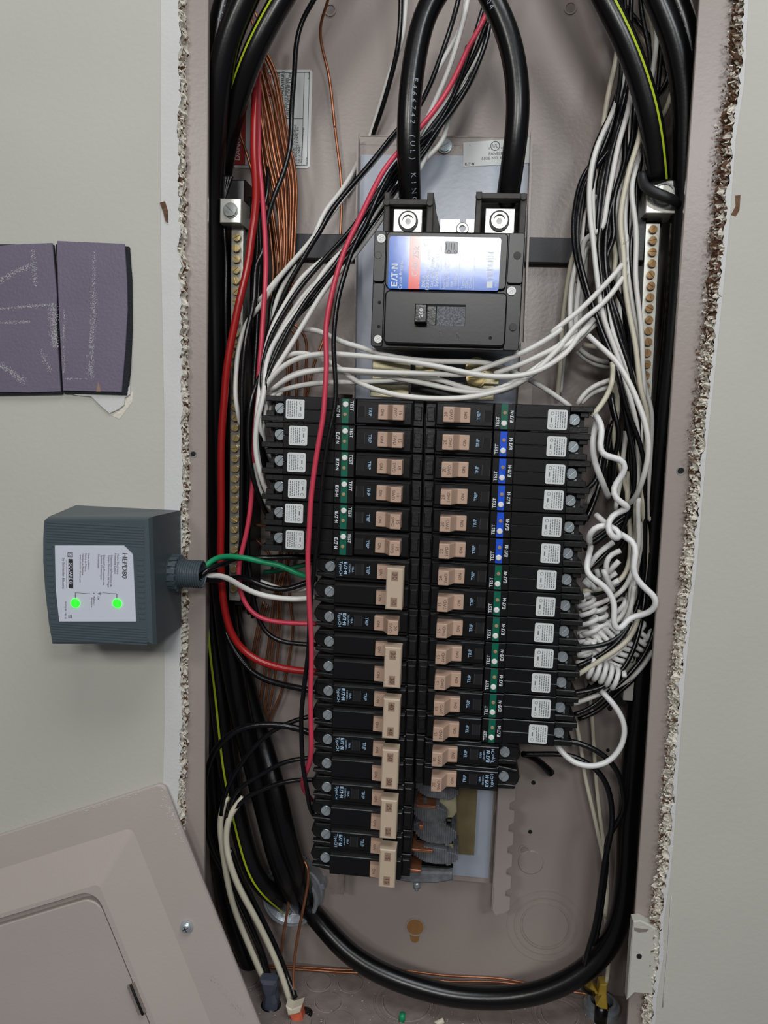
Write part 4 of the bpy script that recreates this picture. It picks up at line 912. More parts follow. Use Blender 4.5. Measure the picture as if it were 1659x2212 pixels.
m.box(-254.85, -252.57, -66.8, -66.7, -138.4, -138.31)
m.box(-255.99, -255.91, -66.8, -66.7, -118.53, -99.24)
m.build('lettering', 'ink_black', lb2, SO)
m = MB(); a = (-254.53, -66.8, -98.54); b = (-251.29, -66.8, -118.25); m.box(a[0], b[0], -66.78, -66.7, b[2], a[2]); a = (-254.98, -66.8, -94.26); b = (-251.46, -66.8, -97.27); w_ = .35
m.box(a[0], b[0], -66.78, -66.7, a[2]-w_, a[2]); m.box(a[0], b[0], -66.78, -66.7, b[2], b[2]+w_); m.box(a[0], a[0]+w_, -66.78, -66.7, b[2], a[2]); m.box(b[0]-w_, b[0], -66.78, -66.7, b[2], a[2])
m.build('logo_block', 'ink_black', lb2, SO)
m = MB(); q = (-252.83, -66.8, -108.33); text(m, 'SQUARE D', q[0]-.1, q[2], -66.85, 3.3, -90, .012, .93); m.build('logo_lettering', 'surge_label', lb2, SO)
for q in ((-249.88, -67.0, -128.02), (-221.09, -67.0, -126.44)):
    m = MB(); m.disc(q[0], q[2], 3.05, -67.5, -66.5, 24, .5); m.build('green_light', 'led_green', sp, SO)
# threaded nipple through a locknut
q = (-194.11, -26.0, -112.08); nx = RE[1][0]-.5
m = MB(); prof = [(nx, 14.6), (nx+1.5, 14.6), (nx+1.5, 12.8)]
m.cyl((nx-1.5, -27, q[2]), (nx+1.2, -27, q[2]), 14.0, 28); m.build('nipple_base', 'surge_side', sp, SO)
m = MB(); n = 16
for i in range(n):
    a0, a1 = 2*PI*i/n, 2*PI*(i+.62)/n
    r0, r1 = 9.5, 13.0
    v = [(nx+x, -27+r*math.cos(a), q[2]+r*math.sin(a)) for x in (1.2, 6.4) for r, a in ((r0, a0), (r1, a0), (r1, a1), (r0, a1))]
    m.add(v, [(0, 1, 2, 3), (7, 6, 5, 4), (0, 4, 5, 1), (1, 5, 6, 2), (2, 6, 7, 3), (3, 7, 4, 0)])
m.cyl((nx+1.2, -27, q[2]), (nx+6.2, -27, q[2]), 12.2, 32); m.build('locknut', 'surge_grey', sp, SO)
m = MB(); x = nx+6; Q = []
xe = (-177.66, -27.0, -110.96)[0]
k = 0
pr_ = []
while x < xe: pr_ += [(x, 9.0), (x+.55, 9.9), (x+.95, 9.9), (x+1.45, 9.0)]; x += 1.7
pr_.append((xe, 8.8)); v = []; sg = 28
for x, r in pr_+[(xe, 7.2), (xe-8, 7.0)]: v += [(x, -27+r*math.cos(2*PI*i/sg), q[2]+r*math.sin(2*PI*i/sg)) for i in range(sg)]
N_ = len(pr_)+2
m.add(v, [(i*sg+k, i*sg+(k+1) % sg, (i+1)*sg+(k+1) % sg, (i+1)*sg+k) for i in range(N_-1) for k in range(sg)]); m.build('threaded_nipple', 'surge_grey', sp, SO)
m = MB(); m.cyl((xe-8, -27, q[2]), (xe-7.5, -27, q[2]), 7.1, 24); m.build('nipple_bore', 'dark_gap', sp, SO)

# ------------------------------------------------------------ loose dead-front cover leaning at lower left
CA = math.radians(22.3); e1 = (math.cos(CA), math.sin(CA)); e2 = (math.sin(CA), -math.cos(CA)); CC = (-208.3, -273.2)
def cw(s_, t_, y): return (CC[0]-s_*e1[0]+t_*e2[0], y, CC[1]-s_*e1[1]+t_*e2[1])
cov = thing('panel_cover', 'taupe steel panel cover with hinged door leaning across the lower left corner', 'cover', cw(180, 400, -12)); CO = cw(180, 400, -12)
WD, HT = 375.0, 820.0
def loop(d_r, d_t, rad, y, n=5):
    pts = []
    for i in range(n+1):
        a = PI/2*i/n; pts.append(cw(d_r+rad-rad*math.sin(a), d_t+rad-rad*math.cos(a), y))
    return [cw(WD-d_r, d_t, y)]+pts+[cw(d_r, HT-d_t, y), cw(WD-d_r, HT-d_t, y)]
LP = [loop(.6, .6, 6, -11.8), loop(0, 0, 6, -14.5), loop(.8, .8, 6, -16.2), loop(36, 25, 5, -16.8), loop(70, 54, 4, -28.5), loop(74, 57, 13, -28.7), loop(74.6, 57.6, 13, -28), loop(74.8, 57.8, 13, -21)]
m = MB()
LPf = []
for L in LP: LPf.append(L)
for A, B in zip(LPf, LPf[1:]): strip(m, A, B, True)
m.add(LPf[-1], [tuple(range(len(LPf[-1])))]); m.build('cover_frame', 'taupe_cover', cov, CO)
D0, D1, D2 = loop(76.2, 63.2, 12, -22), loop(76.2, 63.2, 12, -26.6), loop(77, 64, 12, -27.2)
m = MB()
D = [D0, D1, D2]
for A, B in zip(D, D[1:]): strip(m, A, B, True)
m.add(D[-1], [tuple(range(len(D[-1])))]); dr = m.build('cover_door', 'taupe_cover', cov, CO)
for s_, t_, w2, h2, y in ((77.2, 147.5, 2.2, 12, -30.2), (74.2, 147, 1.2, 12.6, -29.8)):
    m = MB(); a = [cw(s_-w2, t_-h2, 0), cw(s_-w2, t_+h2, 0), cw(s_+w2, t_+h2, 0), cw(s_+w2, t_-h2, 0)]
    m.prism([(p[0], p[2]) for p in a], y, -27, .5); m.build('hinge_leaf', 'taupe_dirty', dr, CO)
m = MB(); a = cw(75.8, 135, -30); b = cw(75.8, 160, -30); m.cyl(a, b, 1.0, 12); m.build('hinge_pin', 'dark_gap', dr, CO)
q = cw(24.5, 110.5, -17); m = MB()
v = []; sg = 24
for r, y in ((4.9, -16.8), (4.7, -18.2), (3.6, -19.8), (1.8, -20.7)): v += [(q[0]+r*math.cos(2*PI*i/sg), y, q[2]+r*math.sin(2*PI*i/sg)) for i in range(sg)]
m.smooth = True; m.add(v, [(i*sg+k, i*sg+(k+1) % sg, (i+1)*sg+(k+1) % sg, (i+1)*sg+k) for i in range(3) for k in range(sg)]+[tuple(3*sg+k for k in range(sg))]); m.smooth = False
cs = m.build('cover_screw', 'steel', cov, CO); m = MB(); a = cw(21.5, 112, -20.7)
for an in (.5, .5+PI/2):
    d = (math.cos(an)*2.3, math.sin(an)*2.3); n_ = (-math.sin(an)*.3, math.cos(an)*.3)
    m.prism([(q[0]-d[0]-n_[0], q[2]-d[1]-n_[1]), (q[0]+d[0]-n_[0], q[2]+d[1]-n_[1]), (q[0]+d[0]+n_[0], q[2]+d[1]+n_[1]), (q[0]-d[0]+n_[0], q[2]-d[1]+n_[1])], -20.85, -19.6)
m.build('cross_slot', 'strap_dark', cs, CO)
random.seed(5); m = MB()
for k in range(260):
    if k < 150: s_, t_ = abs(random.gauss(0, 2.2)), random.uniform(0, 20)+random.random()*30
    else: s_, t_ = random.uniform(0, 70), abs(random.gauss(0, 1.2))
    y = -16.35 if s_ > 1 and t_ > 1 else -15.6; p = cw(s_+.3, t_+.3, y); r = random.uniform(.15, .6)
    m.add([(p[0]-r, y-.05, p[2]), (p[0], y-.12, p[2]-r*.8), (p[0]+r*1.3, y-.05, p[2]), (p[0], y-.05, p[2]+r*.7)], [(0, 1, 2, 3)])
for k in range(26):
    s_, t_ = random.uniform(8, 140), random.uniform(8, 190); dz = 0
    y = -16.95 if (s_ < 36) else None
    if y is None: continue
    p = cw(s_, t_, y); r = random.uniform(.15, .4); m.add([(p[0]-r, y-.1, p[2]), (p[0], y-.1, p[2]-r), (p[0]+r, y-.1, p[2]), (p[0], y-.1, p[2]+r)], [(0, 1, 2, 3)])
for k in range(120):
    a = random.uniform(0, 1); s_, t_ = 22-14*a+random.gauss(0, 1.5), 150+42*a; p = cw(max(1, s_), t_, -16.9); l = random.uniform(.5, 3); 
    m.add([(p[0], -16.95, p[2]), (p[0]+l*.45, -16.95, p[2]-l), (p[0]+l*.45+.15, -16.95, p[2]-l+.05), (p[0]+.15, -16.95, p[2])], [(0, 1, 2, 3)])
m.build('plaster_specks', 'joint_compound', cov, CO, kind='stuff')

# ------------------------------------------------------------ conduit hub, connectors, wire ends
hub = thing('conduit_hub', 'ribbed galvanised conduit hub low on the left of the back panel', 'conduit hub', (-135.41, 97.0, -437.87)); og = tuple(v/S for v in hub.location)
q = (-126.74, 70.0, -410.19); qa = (-123.65, 62.0, -375.96); qb = (-92.35, 62.0, -414.45); R_ = 23.0; hc = (qb[0]-R_+1.2, 0, qb[2]+4)
hx, hz = (-128.66, 64.0, -414.77)[0], (-128.66, 64.0, -414.77)[2]
m = MB(); sg = 48; v = []; prof = [(26.5, 97.8), (26.5, 84), (25, 83), (24.2, 73.0), (23.4, 72.2), (21.6, 72.6)]
for k in range(9): prof += [(21.4, 73.5+k*2.2), (20.4, 74.5+k*2.2)]
prof.append((20.4, 97.5))
for r, y in prof: v += [(hx+r*math.cos(2*PI*i/sg), y, hz+r*math.sin(2*PI*i/sg)) for i in range(sg)]
m.add(v, [(i*sg+k, i*sg+(k+1) % sg, (i+1)*sg+(k+1) % sg, (i+1)*sg+k)[::-1] for i in range(len(prof)-1) for k in range(sg)]); m.build('threaded_ring', 'galvanised', hub, og)
m = MB(); m.disc(hx, hz, 20.6, 96.8, 97.6, 32); m.build('hub_opening', 'dark_gap', hub, og)
for k in range(6):
    a = k*PI/3+.3; m = MB(); m.prism([(hx+(26+d)*math.cos(a+t), hz+(26+d)*math.sin(a+t)) for d, t in ((0, -.1), (3, -.08), (3, .08), (0, .1))], 84, 97, .5); m.build('locknut_lug', 'galvanised', hub, og)
def lofted(name, label, cat, secs, mt, sg=12, base=None):
    t = thing(name, label, cat, base or secs[-1][0]); og = tuple(v/S for v in t.location)
    return t, og
t = thing('wire_clamp', 'blue-grey taped clamp gripping a white wire at the bottom left', 'clamp', (-137.06, 42.0, -499.19)); og = tuple(v/S for v in t.location)
m = MB(); pts = [(-145.44, 42.0, -464.69), (-131.28, 42.0, -464.27), (-130.96, 42.0, -468.85), (-132.64, 42.0, -476.57), (-130.3, 42.0, -483.26), (-130.39, 42.0, -493.74), (-132.69, 42.0, -498.68), (-141.44, 42.0, -499.7), (-142.51, 42.0, -490.48), (-142.09, 42.0, -478.8), (-144.2, 42.0, -472.08)]
m.prism([(p[0], p[2]) for p in pts], 36, 47, 2.5); m.build('tape_body', 'clamp_blue', t, og)
q = (-136.5, 42.0, -499.71); m = MB(); m.cyl((q[0], 43, q[2]+3), (q[0], 43, -489.5), 8.5, 20); m.build('cable_gland', 'blk', t, og)
t = thing('wire_connector', 'orange connector sleeve with torn cream paper at the bottom left', 'connector', (-114.03, 42.0, -502.32)); og = tuple(v/S for v in t.location)
m = MB(); pts = [(-119.05, 32.0, -483.36), (-108.77, 32.0, -479.31), (-106.36, 32.0, -489.89), (-107.3, 32.0, -494.58), (-113.18, 32.0, -495.28), (-116.53, 32.0, -489.93)]
m.prism([(p[0], p[2]) for p in pts], 27, 38, 2); m.build('sleeve', 'orange', t, og)
m = MB(); pts = [(-120.62, 32.0, -476.11), (-115.75, 32.0, -478.4), (-107.1, 32.0, -473.99), (-108.74, 32.0, -480.45), (-113.5, 32.0, -482.71), (-118.6, 32.0, -484.22)]
m.prism([(p[0], p[2]) for p in pts], 26, 36, .8); m.build('torn_paper', 'crm', t, og)
q = (-103.29, 36.0, -493.89); m = MB(); m.cyl((q[0]-4, 38, q[2]+4), (q[0]-4, 38, -489.5), 7, 20); m.build('cable_gland', 'blk', t, og)
# right corner: yellow bushings and a cable clamp
t = thing('cable_clamp', 'silver cable clamp with yellow plastic inserts in the bottom right corner', 'clamp', (139.71, 73.51, -490.0)); og = tuple(v/S for v in t.location)
q = (140.24, 76.68, -490.0)
m = MB(); hring(m, q[0], q[1], 12, 15, -490, -484); hring(m, q[0], q[1], 9.5, 12, -490, -480); m.build('clamp_ring', 'galvanised', t, og)
m = MB(); hdisc(m, q[0], q[1], 9.6, -489.8, -489); m.build('clamp_bore', 'dark_gap', t, og)
for pts in (((127.59, 62.0, -451.11), (128.9, 62.0, -454.54), (133.14, 62.0, -461.22), (122.41, 62.0, -463.03), (125.91, 62.0, -458.45)), ((133.84, 60.0, -452.48), (139.71, 60.0, -451.82), (139.82, 60.0, -461.31), (141.86, 60.0, -475.4), (137.49, 60.0, -474.71), (132.11, 60.0, -471.74), (136.08, 60.0, -461.74), (132.95, 60.0, -463.29))):
    m = MB(); m.prism([(p[0], p[2]) for p in pts], 58, 68, .8); m.build('plastic_insert', 'yellow_plastic', t, og)
m = MB(); q = (137.44, 62.0, -476.89); m.cyl((q[0], 62, q[2]+4), (q[0], 64, -489), 5.5, 14); m.build('sheath_end', 'blk', t, og)
t = thing('wire_nub', 'short green wire stub poking up at the bottom edge', 'wire', (-26.14, 40.0, -489.68)); og = tuple(v/S for v in t.location)
m = MB(); m.tube([(-25.89, 40.0, -482.78), (-26.5, 40.0, -488.58), (-27.63, 44.0, -500.02)], 2.6, 10); m.build('stub', 'grn', t, og)
t = thing('wire_nub', 'short cream wire stub lying at the bottom edge', 'wire', (2.69, 44.0, -489.52)); og = tuple(v/S for v in t.location)
m = MB(); m.tube([(7.88, 44.0, -487.76), (2.73, 44.0, -490.43), (-2.39, 44.0, -494.14)], 2.2, 10); m.build('stub', 'crm', t, og)
t = thing('taped_cable_stub', 'taped black cable stub sticking out below the right column', 'cable', (83.48, 60.0, -275.97)); og = tuple(v/S for v in t.location)
m = MB(); m.tube([(59.22, 44.0, -255.07), (65.7, 50.0, -259.31), (74.35, 58.0, -266.94), (84.02, 64.0, -277.75)], lambda k: 2.4+1.0*k, 10); m.build('tape', 'blk', t, og)

# ------------------------------------------------------------ wires and cables
PRINT = {}
WIRES = [
('service_cable', 'blk', 8.0, 'thick black cable bending down into the left lug of the main breaker', None, 'cable', [(-25.4,8.0,294.4),(-35.4,6.0,280.5),(-41.8,6.7,262.5),(-45.8,7.3,235.1),(-47.5,8.0,207.2),(-46.6,12.0,179.9),(-45.0,20.0,157.9),(-44.8,26.0,151.0)]),
('service_cable', 'blk', 8.0, 'thick black cable bending down into the right lug of the main breaker', None, 'cable', [(-2.3,8.0,294.1),(5.6,6.0,280.0),(16.1,6.7,262.1),(24.2,7.3,234.9),(26.8,8.0,207.3),(25.3,12.0,180.4),(23.4,20.0,161.5),(22.9,26.0,153.4)]),
('ground_cable', 'blk', 8.2, 'black cable with yellow-green stripe entering the large lug at upper right', None, 'cable', [(9.8,10.0,406.3),(73.1,10.0,292.7),(79.6,10.0,281.2),(92.7,12.0,261.2),(103.7,16.0,241.7),(113.1,20.0,221.9),(117.2,22.0,210.1),(122.9,28.0,192.9),(127.4,34.0,174.2)]),
('ground_cable', 'blk', 8.2, 'black cable with yellow-green stripe curving down the upper left side', None, 'cable', [(-62.3,14.0,407.5),(-131.5,14.0,297.4),(-139.0,14.0,285.6),(-152.4,16.0,264.8),(-162.7,20.0,247.2),(-171.9,28.0,230.7),(-179.0,36.0,216.3),(-186.1,46.0,204.5),(-195.6,62.0,175.6),(-202.5,70.0,121.5),(-205.3,74.0,34.8),(-205.0,74.0,-78.3),(-200.7,72.0,-175.3),(-191.7,66.0,-232.7),(-184.4,66.0,-292.7),(-174.3,64.0,-336.1),(-158.7,58.0,-381.0),(-145.3,62.0,-400.9),(-134.8,80.0,-421.8),(-132.6,100.0,-438.7)]),
('neutral_cable', 'blk', 8.8, 'thick black cable down the right side looping along the box bottom into the hub', None, 'cable', [(52.7,8.2,411.5),(108.7,14.0,295.7),(114.5,16.0,283.8),(126.8,18.0,263.7),(134.0,22.0,244.1),(139.9,26.0,224.2),(143.0,30.0,200.5),(146.1,34.0,171.0),(148.0,40.0,134.7),(148.8,44.0,96.8),(149.0,46.0,57.5),(148.6,48.0,17.3),(147.9,50.0,-23.8),(147.2,52.0,-76.5),(146.4,52.0,-130.1),(146.2,52.0,-184.8),(145.4,52.0,-240.8),(144.1,50.0,-308.4),(145.5,48.0,-353.6),(142.0,46.0,-391.9),(129.8,44.0,-417.9),(109.7,42.0,-437.0),(88.5,42.0,-450.6),(58.6,44.0,-462.1),(17.2,46.0,-466.7),(-14.6,48.0,-463.6),(-47.2,52.0,-457.4),(-77.8,62.0,-447.8),(-102.3,74.0,-431.7),(-119.9,88.0,-425.3),(-130.8,100.0,-427.4)]),
('service_cable', 'blk', 8.2, 'black cable with printed lettering pressed against the right side of the box', None, 'cable', [(62.8,32.8,421.3),(123.6,36.0,306.9),(135.1,38.0,285.4),(143.2,40.0,268.2),(149.4,44.0,242.5),(155.1,52.0,208.0),(158.9,60.0,172.0),(160.1,66.0,127.3),(160.8,70.0,63.4),(160.2,72.0,11.1),(159.6,74.0,-60.6),(158.7,74.0,-134.4),(157.9,74.0,-210.2),(157.3,72.0,-287.1),(156.7,70.0,-345.7),(152.2,72.0,-391.8),(148.9,84.0,-420.8)]),
('service_cable', 'blk', 9.0, 'thick black cable with a long pale highlight at the upper left corner', None, 'cable', [(-101.7,-1.7,410.6),(-156.2,4.0,294.1),(-161.9,6.0,281.9),(-170.4,8.0,269.4),(-175.9,10.0,256.7),(-181.1,14.0,241.9),(-186.3,20.0,221.9),(-189.9,28.0,201.6),(-195.1,40.0,169.4),(-196.7,50.0,103.8),(-195.5,54.0,33.9),(-193.7,56.0,-38.7),(-189.6,56.0,-113.2),(-182.4,56.0,-177.8),(-172.7,58.0,-236.4),(-160.3,62.0,-289.0),(-149.3,66.0,-334.9),(-139.2,60.0,-363.8),(-132.0,64.0,-388.2),(-124.6,80.0,-418.6),(-125.0,100.0,-435.7)]),
('service_cable', 'blk', 8.0, 'black cable with printed lettering at the far upper left, behind the others', None, 'cable', [(-136.2,29.9,429.7),(-180.7,34.0,308.3),(-187.2,36.0,290.7),(-192.3,38.0,272.7),(-196.8,42.0,248.8),(-200.4,48.0,218.4),(-203.1,58.0,174.4)]),
('service_cable', 'blk', 7.5, 'added black cable blackening the gap at the far left side of the box', None, 'cable', [(-208.4,66.0,211.1),(-208.4,70.0,107.1),(-206.9,72.0,-2.4),(-204.7,72.0,-116.7),(-203.0,74.0,-236.3),(-198.2,76.0,-340.1),(-186.6,80.0,-427.0),(-166.2,86.0,-490.7)]),  # cable added to keep the gap beside the left wall black
('service_cable', 'blk', 8.5, 'thick black cable running down the lower left beside the hub', None, 'cable', [(-193.8,72.0,-108.3),(-185.0,72.0,-170.4),(-170.8,70.0,-224.5),(-155.1,68.0,-270.9),(-137.9,56.0,-312.6),(-128.7,58.0,-353.4),(-120.5,66.0,-386.2),(-116.1,82.0,-414.7),(-116.7,100.0,-432.6)]),
('red_wire', 'red', 2.9, 'thick dark red wire curving down the left side to a lower breaker', None, 'wire', [(-162.9,66.0,291.7),(-165.6,60.0,269.3),(-165.6,52.0,248.9),(-164.7,44.0,228.1),(-163.6,40.0,209.1),(-162.5,36.0,190.1),(-160.8,34.0,177.7),(-159.1,32.0,159.4),(-160.0,30.0,141.1),(-162.2,29.0,123.0),(-162.3,28.0,113.9),(-166.1,27.0,95.6),(-168.8,26.0,83.3),(-171.7,26.2,68.1),(-175.9,26.3,46.7),(-178.5,26.5,28.1),(-178.6,26.7,25.8),(-179.6,26.8,7.1),(-181.0,27.0,-11.7),(-181.3,27.2,-37.0),(-180.5,27.3,-79.2),(-180.9,27.5,-100.8),(-179.6,27.7,-129.2),(-177.4,27.8,-148.2),(-172.4,28.0,-167.2),(-165.0,30.0,-179.9),(-155.1,30.0,-188.0),(-140.6,30.0,-192.9),(-126.1,30.0,-195.3),(-105.9,30.0,-196.0),(-100.2,30.0,-195.9)]),
('pink_wire', 'pnk', 1.9, 'pink-red wire running down the left then turning right into a breaker', None, 'wire', [(-165.9,60.0,249.4),(-163.9,52.0,219.9),(-161.2,46.0,198.0),(-161.9,44.0,195.6),(-158.9,40.0,179.5),(-155.6,36.0,160.5),(-152.7,34.0,136.2),(-151.2,32.0,117.8),(-150.3,30.0,114.5),(-150.3,29.2,96.3),(-151.0,28.4,78.1),(-151.7,27.6,59.7),(-152.4,26.8,41.3),(-153.8,26.0,25.8),(-152.4,26.0,20.4),(-154.3,26.0,4.9),(-155.4,26.0,-10.8),(-155.6,26.0,-26.4),(-155.3,26.0,-42.2),(-156.9,26.0,-61.3),(-158.2,26.0,-77.9),(-162.4,26.0,-99.5),(-165.5,26.0,-111.0),(-165.7,26.0,-128.0),(-163.1,26.0,-139.3),(-156.7,26.0,-150.4),(-146.1,26.0,-155.9),(-130.8,26.0,-157.3),(-116.6,26.0,-157.0),(-104.4,26.0,-156.6)]),
('pink_wire', 'pnk', 1.9, 'long pink-red wire hanging in front of the left column breakers', None, 'wire', [(36.4,64.2,420.4),(5.4,50.0,303.3),(2.2,45.0,290.9),(-2.3,42.0,278.3),(-9.3,34.0,263.1),(-14.4,32.0,248.9),(-19.7,30.0,236.9),(-26.2,28.0,224.9),(-34.1,20.0,210.8),(-40.0,17.0,202.5),(-55.2,14.0,184.1),(-59.6,10.0,177.5),(-64.4,6.0,168.5),(-68.4,4.0,159.3),(-72.8,2.0,149.1),(-77.2,0.0,137.9),(-81.6,-2.0,127.7),(-84.1,-3.0,123.1),(-90.4,-4.0,104.4),(-96.4,-5.0,76.8),(-98.4,-5.4,57.9),(-96.8,-5.8,42.0),(-96.8,-6.2,27.0),(-97.7,-6.6,6.9),(-97.2,-7.0,3.4),(-99.7,-7.0,-11.3),(-101.7,-7.0,-26.0),(-103.9,-7.0,-43.9),(-105.2,-7.0,-61.8),(-105.4,-7.3,-76.8),(-106.1,-7.7,-98.0),(-105.1,-8.0,-113.1),(-103.8,-8.0,-135.1),(-101.7,-8.0,-157.2),(-101.1,-8.0,-179.6),(-101.2,-8.0,-202.2),(-101.0,-8.0,-207.3),(-99.8,-7.0,-234.3),(-100.4,-3.0,-251.6),(-105.6,4.0,-266.9),(-110.0,14.0,-279.9),(-108.5,26.0,-292.8),(-106.1,36.0,-303.4)]),
('black_wire', 'blk', 1.7, 'black wire hanging beside the long pink wire in front of the left column', None, 'wire', [(-10.1,50.0,270.5),(-16.9,44.0,239.6),(-27.3,40.0,214.3),(-42.7,30.0,196.6),(-57.5,20.0,177.7),(-64.3,12.0,161.6),(-68.2,6.0,149.2),(-72.4,2.0,136.0),(-82.4,0.0,116.0),(-85.9,-2.0,100.9),(-90.0,-3.0,86.5),(-92.2,-4.0,66.5),(-92.6,-4.0,52.2),(-91.6,-4.0,37.8),(-89.4,-4.0,14.2),(-93.5,-5.0,-11.0),(-96.5,-5.0,-31.8),(-98.2,-5.0,-55.7),(-99.5,-4.5,-81.1),(-102.1,-4.0,-112.0),(-104.0,-4.0,-132.5),(-104.1,-4.0,-167.0),(-106.1,-4.0,-188.8),(-108.3,-4.0,-216.4),(-108.3,-4.0,-223.5),(-106.9,-2.7,-252.0),(-105.9,-1.3,-264.9),(-103.2,0.0,-274.8),(-102.8,8.0,-294.0),(-100.6,18.0,-306.8),(-98.0,30.0,-317.7)]),
('black_wire', 'blk', 2.0, 'black wire bending down the upper left back panel', None, 'wire', [(-70.7,60.0,435.7),(-121.7,60.0,316.1),(-125.1,60.0,308.1),(-133.5,62.0,298.6),(-137.6,62.0,285.7),(-139.2,62.0,273.8),(-139.4,62.0,255.9),(-140.6,61.0,237.5),(-140.7,60.0,222.1),(-139.4,54.0,202.9),(-143.0,48.0,180.1),(-147.9,42.0,163.8),(-152.0,38.0,146.0),(-152.5,36.0,137.3),(-153.7,34.0,115.2),(-159.5,34.0,115.1),(-159.1,34.0,93.9),(-160.2,32.0,78.3),(-162.6,30.0,67.0),(-164.4,28.0,53.3),(-166.2,28.0,28.6),(-166.2,28.0,12.5),(-165.7,28.7,-11.2),(-165.6,29.3,-42.8),(-165.5,30.0,-78.8),(-165.0,32.0,-107.8),(-163.0,36.0,-137.8)]),
('copper_wire', 'cop', 1.15, 'bare copper wire snaking alone down the back panel', None, 'wire', [(-100.5,30.4,399.5),(-114.0,60.0,316.0),(-114.9,66.0,310.9),(-122.4,74.0,303.0),(-125.0,80.0,293.8),(-122.3,84.0,282.1),(-118.3,88.0,269.6),(-115.0,90.0,248.6),(-111.7,91.0,223.7),(-114.6,91.0,242.7),(-110.3,91.2,215.4),(-106.0,91.5,187.8),(-105.4,91.8,148.7),(-107.6,92.0,121.0),(-110.6,92.0,94.5),(-113.7,90.0,70.8),(-121.0,88.0,50.3),(-126.4,90.0,33.4),(-129.1,92.0,15.8),(-132.2,92.0,8.1)]),
('black_wire', 'blk', 1.9, 'black wire left of the main cables dropping behind the mounting plate', None, 'wire', [(-67.0,46.5,435.5),(-61.0,60.0,313.8),(-60.7,62.0,308.4),(-61.7,66.0,279.9),(-66.4,72.0,261.8),(-74.1,80.0,238.6),(-82.0,90.0,222.7),(-90.7,94.0,196.4),(-103.2,94.0,178.5)]),
('white_wire', 'wht', 1.9, 'white wire left of the main cables dropping behind the mounting plate', None, 'wire', [(-50.9,50.5,437.6),(-57.2,64.0,315.7),(-57.5,66.0,310.3),(-59.9,70.0,281.6),(-66.8,74.0,267.9),(-73.4,80.0,249.3),(-83.7,90.0,222.7),(-94.5,94.0,196.4),(-105.9,94.0,180.3)]),
('black_wire', 'blk', 1.9, 'black wire crossing behind the left service cable toward the upper left', None, 'wire', [(4.8,72.1,428.2),(-18.6,60.0,306.9),(-21.5,55.0,291.9),(-25.4,50.0,274.8),(-30.7,48.0,257.9),(-34.7,44.0,244.2),(-41.2,42.0,228.5),(-44.3,40.0,222.2),(-58.3,40.0,209.0),(-62.9,36.0,201.1),(-71.5,32.0,188.2),(-81.3,30.0,175.5),(-89.8,29.0,165.6),(-97.3,28.0,155.7),(-107.1,26.0,141.9),(-106.7,26.0,136.4),(-115.0,26.5,127.2),(-123.3,27.0,111.7),(-131.7,27.5,99.3),(-133.6,28.0,93.5),(-137.8,28.0,84.4),(-143.0,30.0,71.2),(-147.9,28.0,58.0),(-148.5,26.0,33.5),(-152.5,20.0,26.3),(-156.2,16.0,8.9),(-157.5,16.0,-4.6),(-157.5,16.0,-20.0),(-155.3,16.0,-38.5),(-150.9,20.0,-57.3),(-144.1,28.0,-76.9),(-144.0,30.0,-78.2),(-142.4,34.0,-78.8)]),
('white_wire', 'wht', 1.9, 'white wire crossing behind the left service cable toward the upper left', None, 'wire', [(-6.6,58.3,431.1),(-12.9,52.0,302.9),(-13.5,50.0,290.6),(-17.7,50.0,277.6),(-25.0,50.0,265.6),(-30.5,48.0,254.5),(-38.2,46.0,238.7),(-44.8,44.0,228.5),(-58.9,42.0,206.2),(-65.6,38.0,196.7),(-72.7,34.0,185.8),(-82.6,32.0,173.6),(-89.9,30.0,164.4),(-97.4,29.0,153.9),(-107.4,28.0,140.4),(-120.6,28.0,122.8),(-132.8,28.0,109.7),(-138.5,29.0,103.1),(-147.9,30.0,91.1),(-153.7,34.0,81.6),(-164.3,38.0,73.5),(-169.9,38.0,60.3),(-172.8,36.0,41.4),(-173.1,34.0,12.5),(-172.7,34.0,10.7),(-169.9,34.0,-1.9),(-170.1,40.0,-8.4)]),
('white_wire', 'wht', 1.9, 'pale wire falling from the top centre behind the pink wire', None, 'wire', [(-11.1,40.0,300.3),(-11.9,40.0,292.5),(-14.7,39.0,278.2),(-18.7,38.0,262.6),(-22.8,38.0,248.6),(-28.1,38.0,235.6),(-35.2,38.0,219.0),(-41.7,36.0,204.9),(-56.1,30.0,173.2),(-63.8,24.0,157.5),(-69.6,20.0,144.4),(-76.2,18.0,132.4),(-99.9,16.0,110.1),(-119.8,14.0,78.9),(-136.0,13.0,57.9),(-144.1,12.0,39.4),(-143.7,6.0,13.9),(-148.3,6.0,-1.3),(-150.1,8.0,-16.5),(-150.1,10.0,-28.7),(-146.5,12.0,-44.1),(-143.0,22.0,-60.3),(-141.0,30.0,-63.4)]),
('black_wire', 'blk', 1.8, 'black wire forming the right edge of the bundle behind the service cables', None, 'wire', [(48.3,73.0,428.0),(10.7,60.0,311.3),(5.5,54.0,295.2),(4.0,50.0,276.3),(-1.7,46.0,257.5),(-8.6,42.0,238.8),(-19.7,38.0,220.2),(-30.9,36.0,205.2),(-40.9,34.0,188.4),(-56.2,28.0,181.1),(-61.4,22.0,169.4),(-67.9,18.0,159.8),(-72.6,16.0,152.8),(-80.1,14.0,139.8),(-86.5,14.0,131.3),(-107.6,16.0,109.0),(-118.1,15.3,96.4),(-125.6,14.7,86.2),(-132.5,14.0,74.1),(-140.6,13.3,59.6),(-144.5,12.7,46.4),(-147.1,12.0,32.7),(-146.6,10.0,16.9),(-149.8,12.0,-4.3),(-148.7,14.0,-22.7),(-144.5,24.0,-44.7),(-141.4,30.0,-49.2)]),
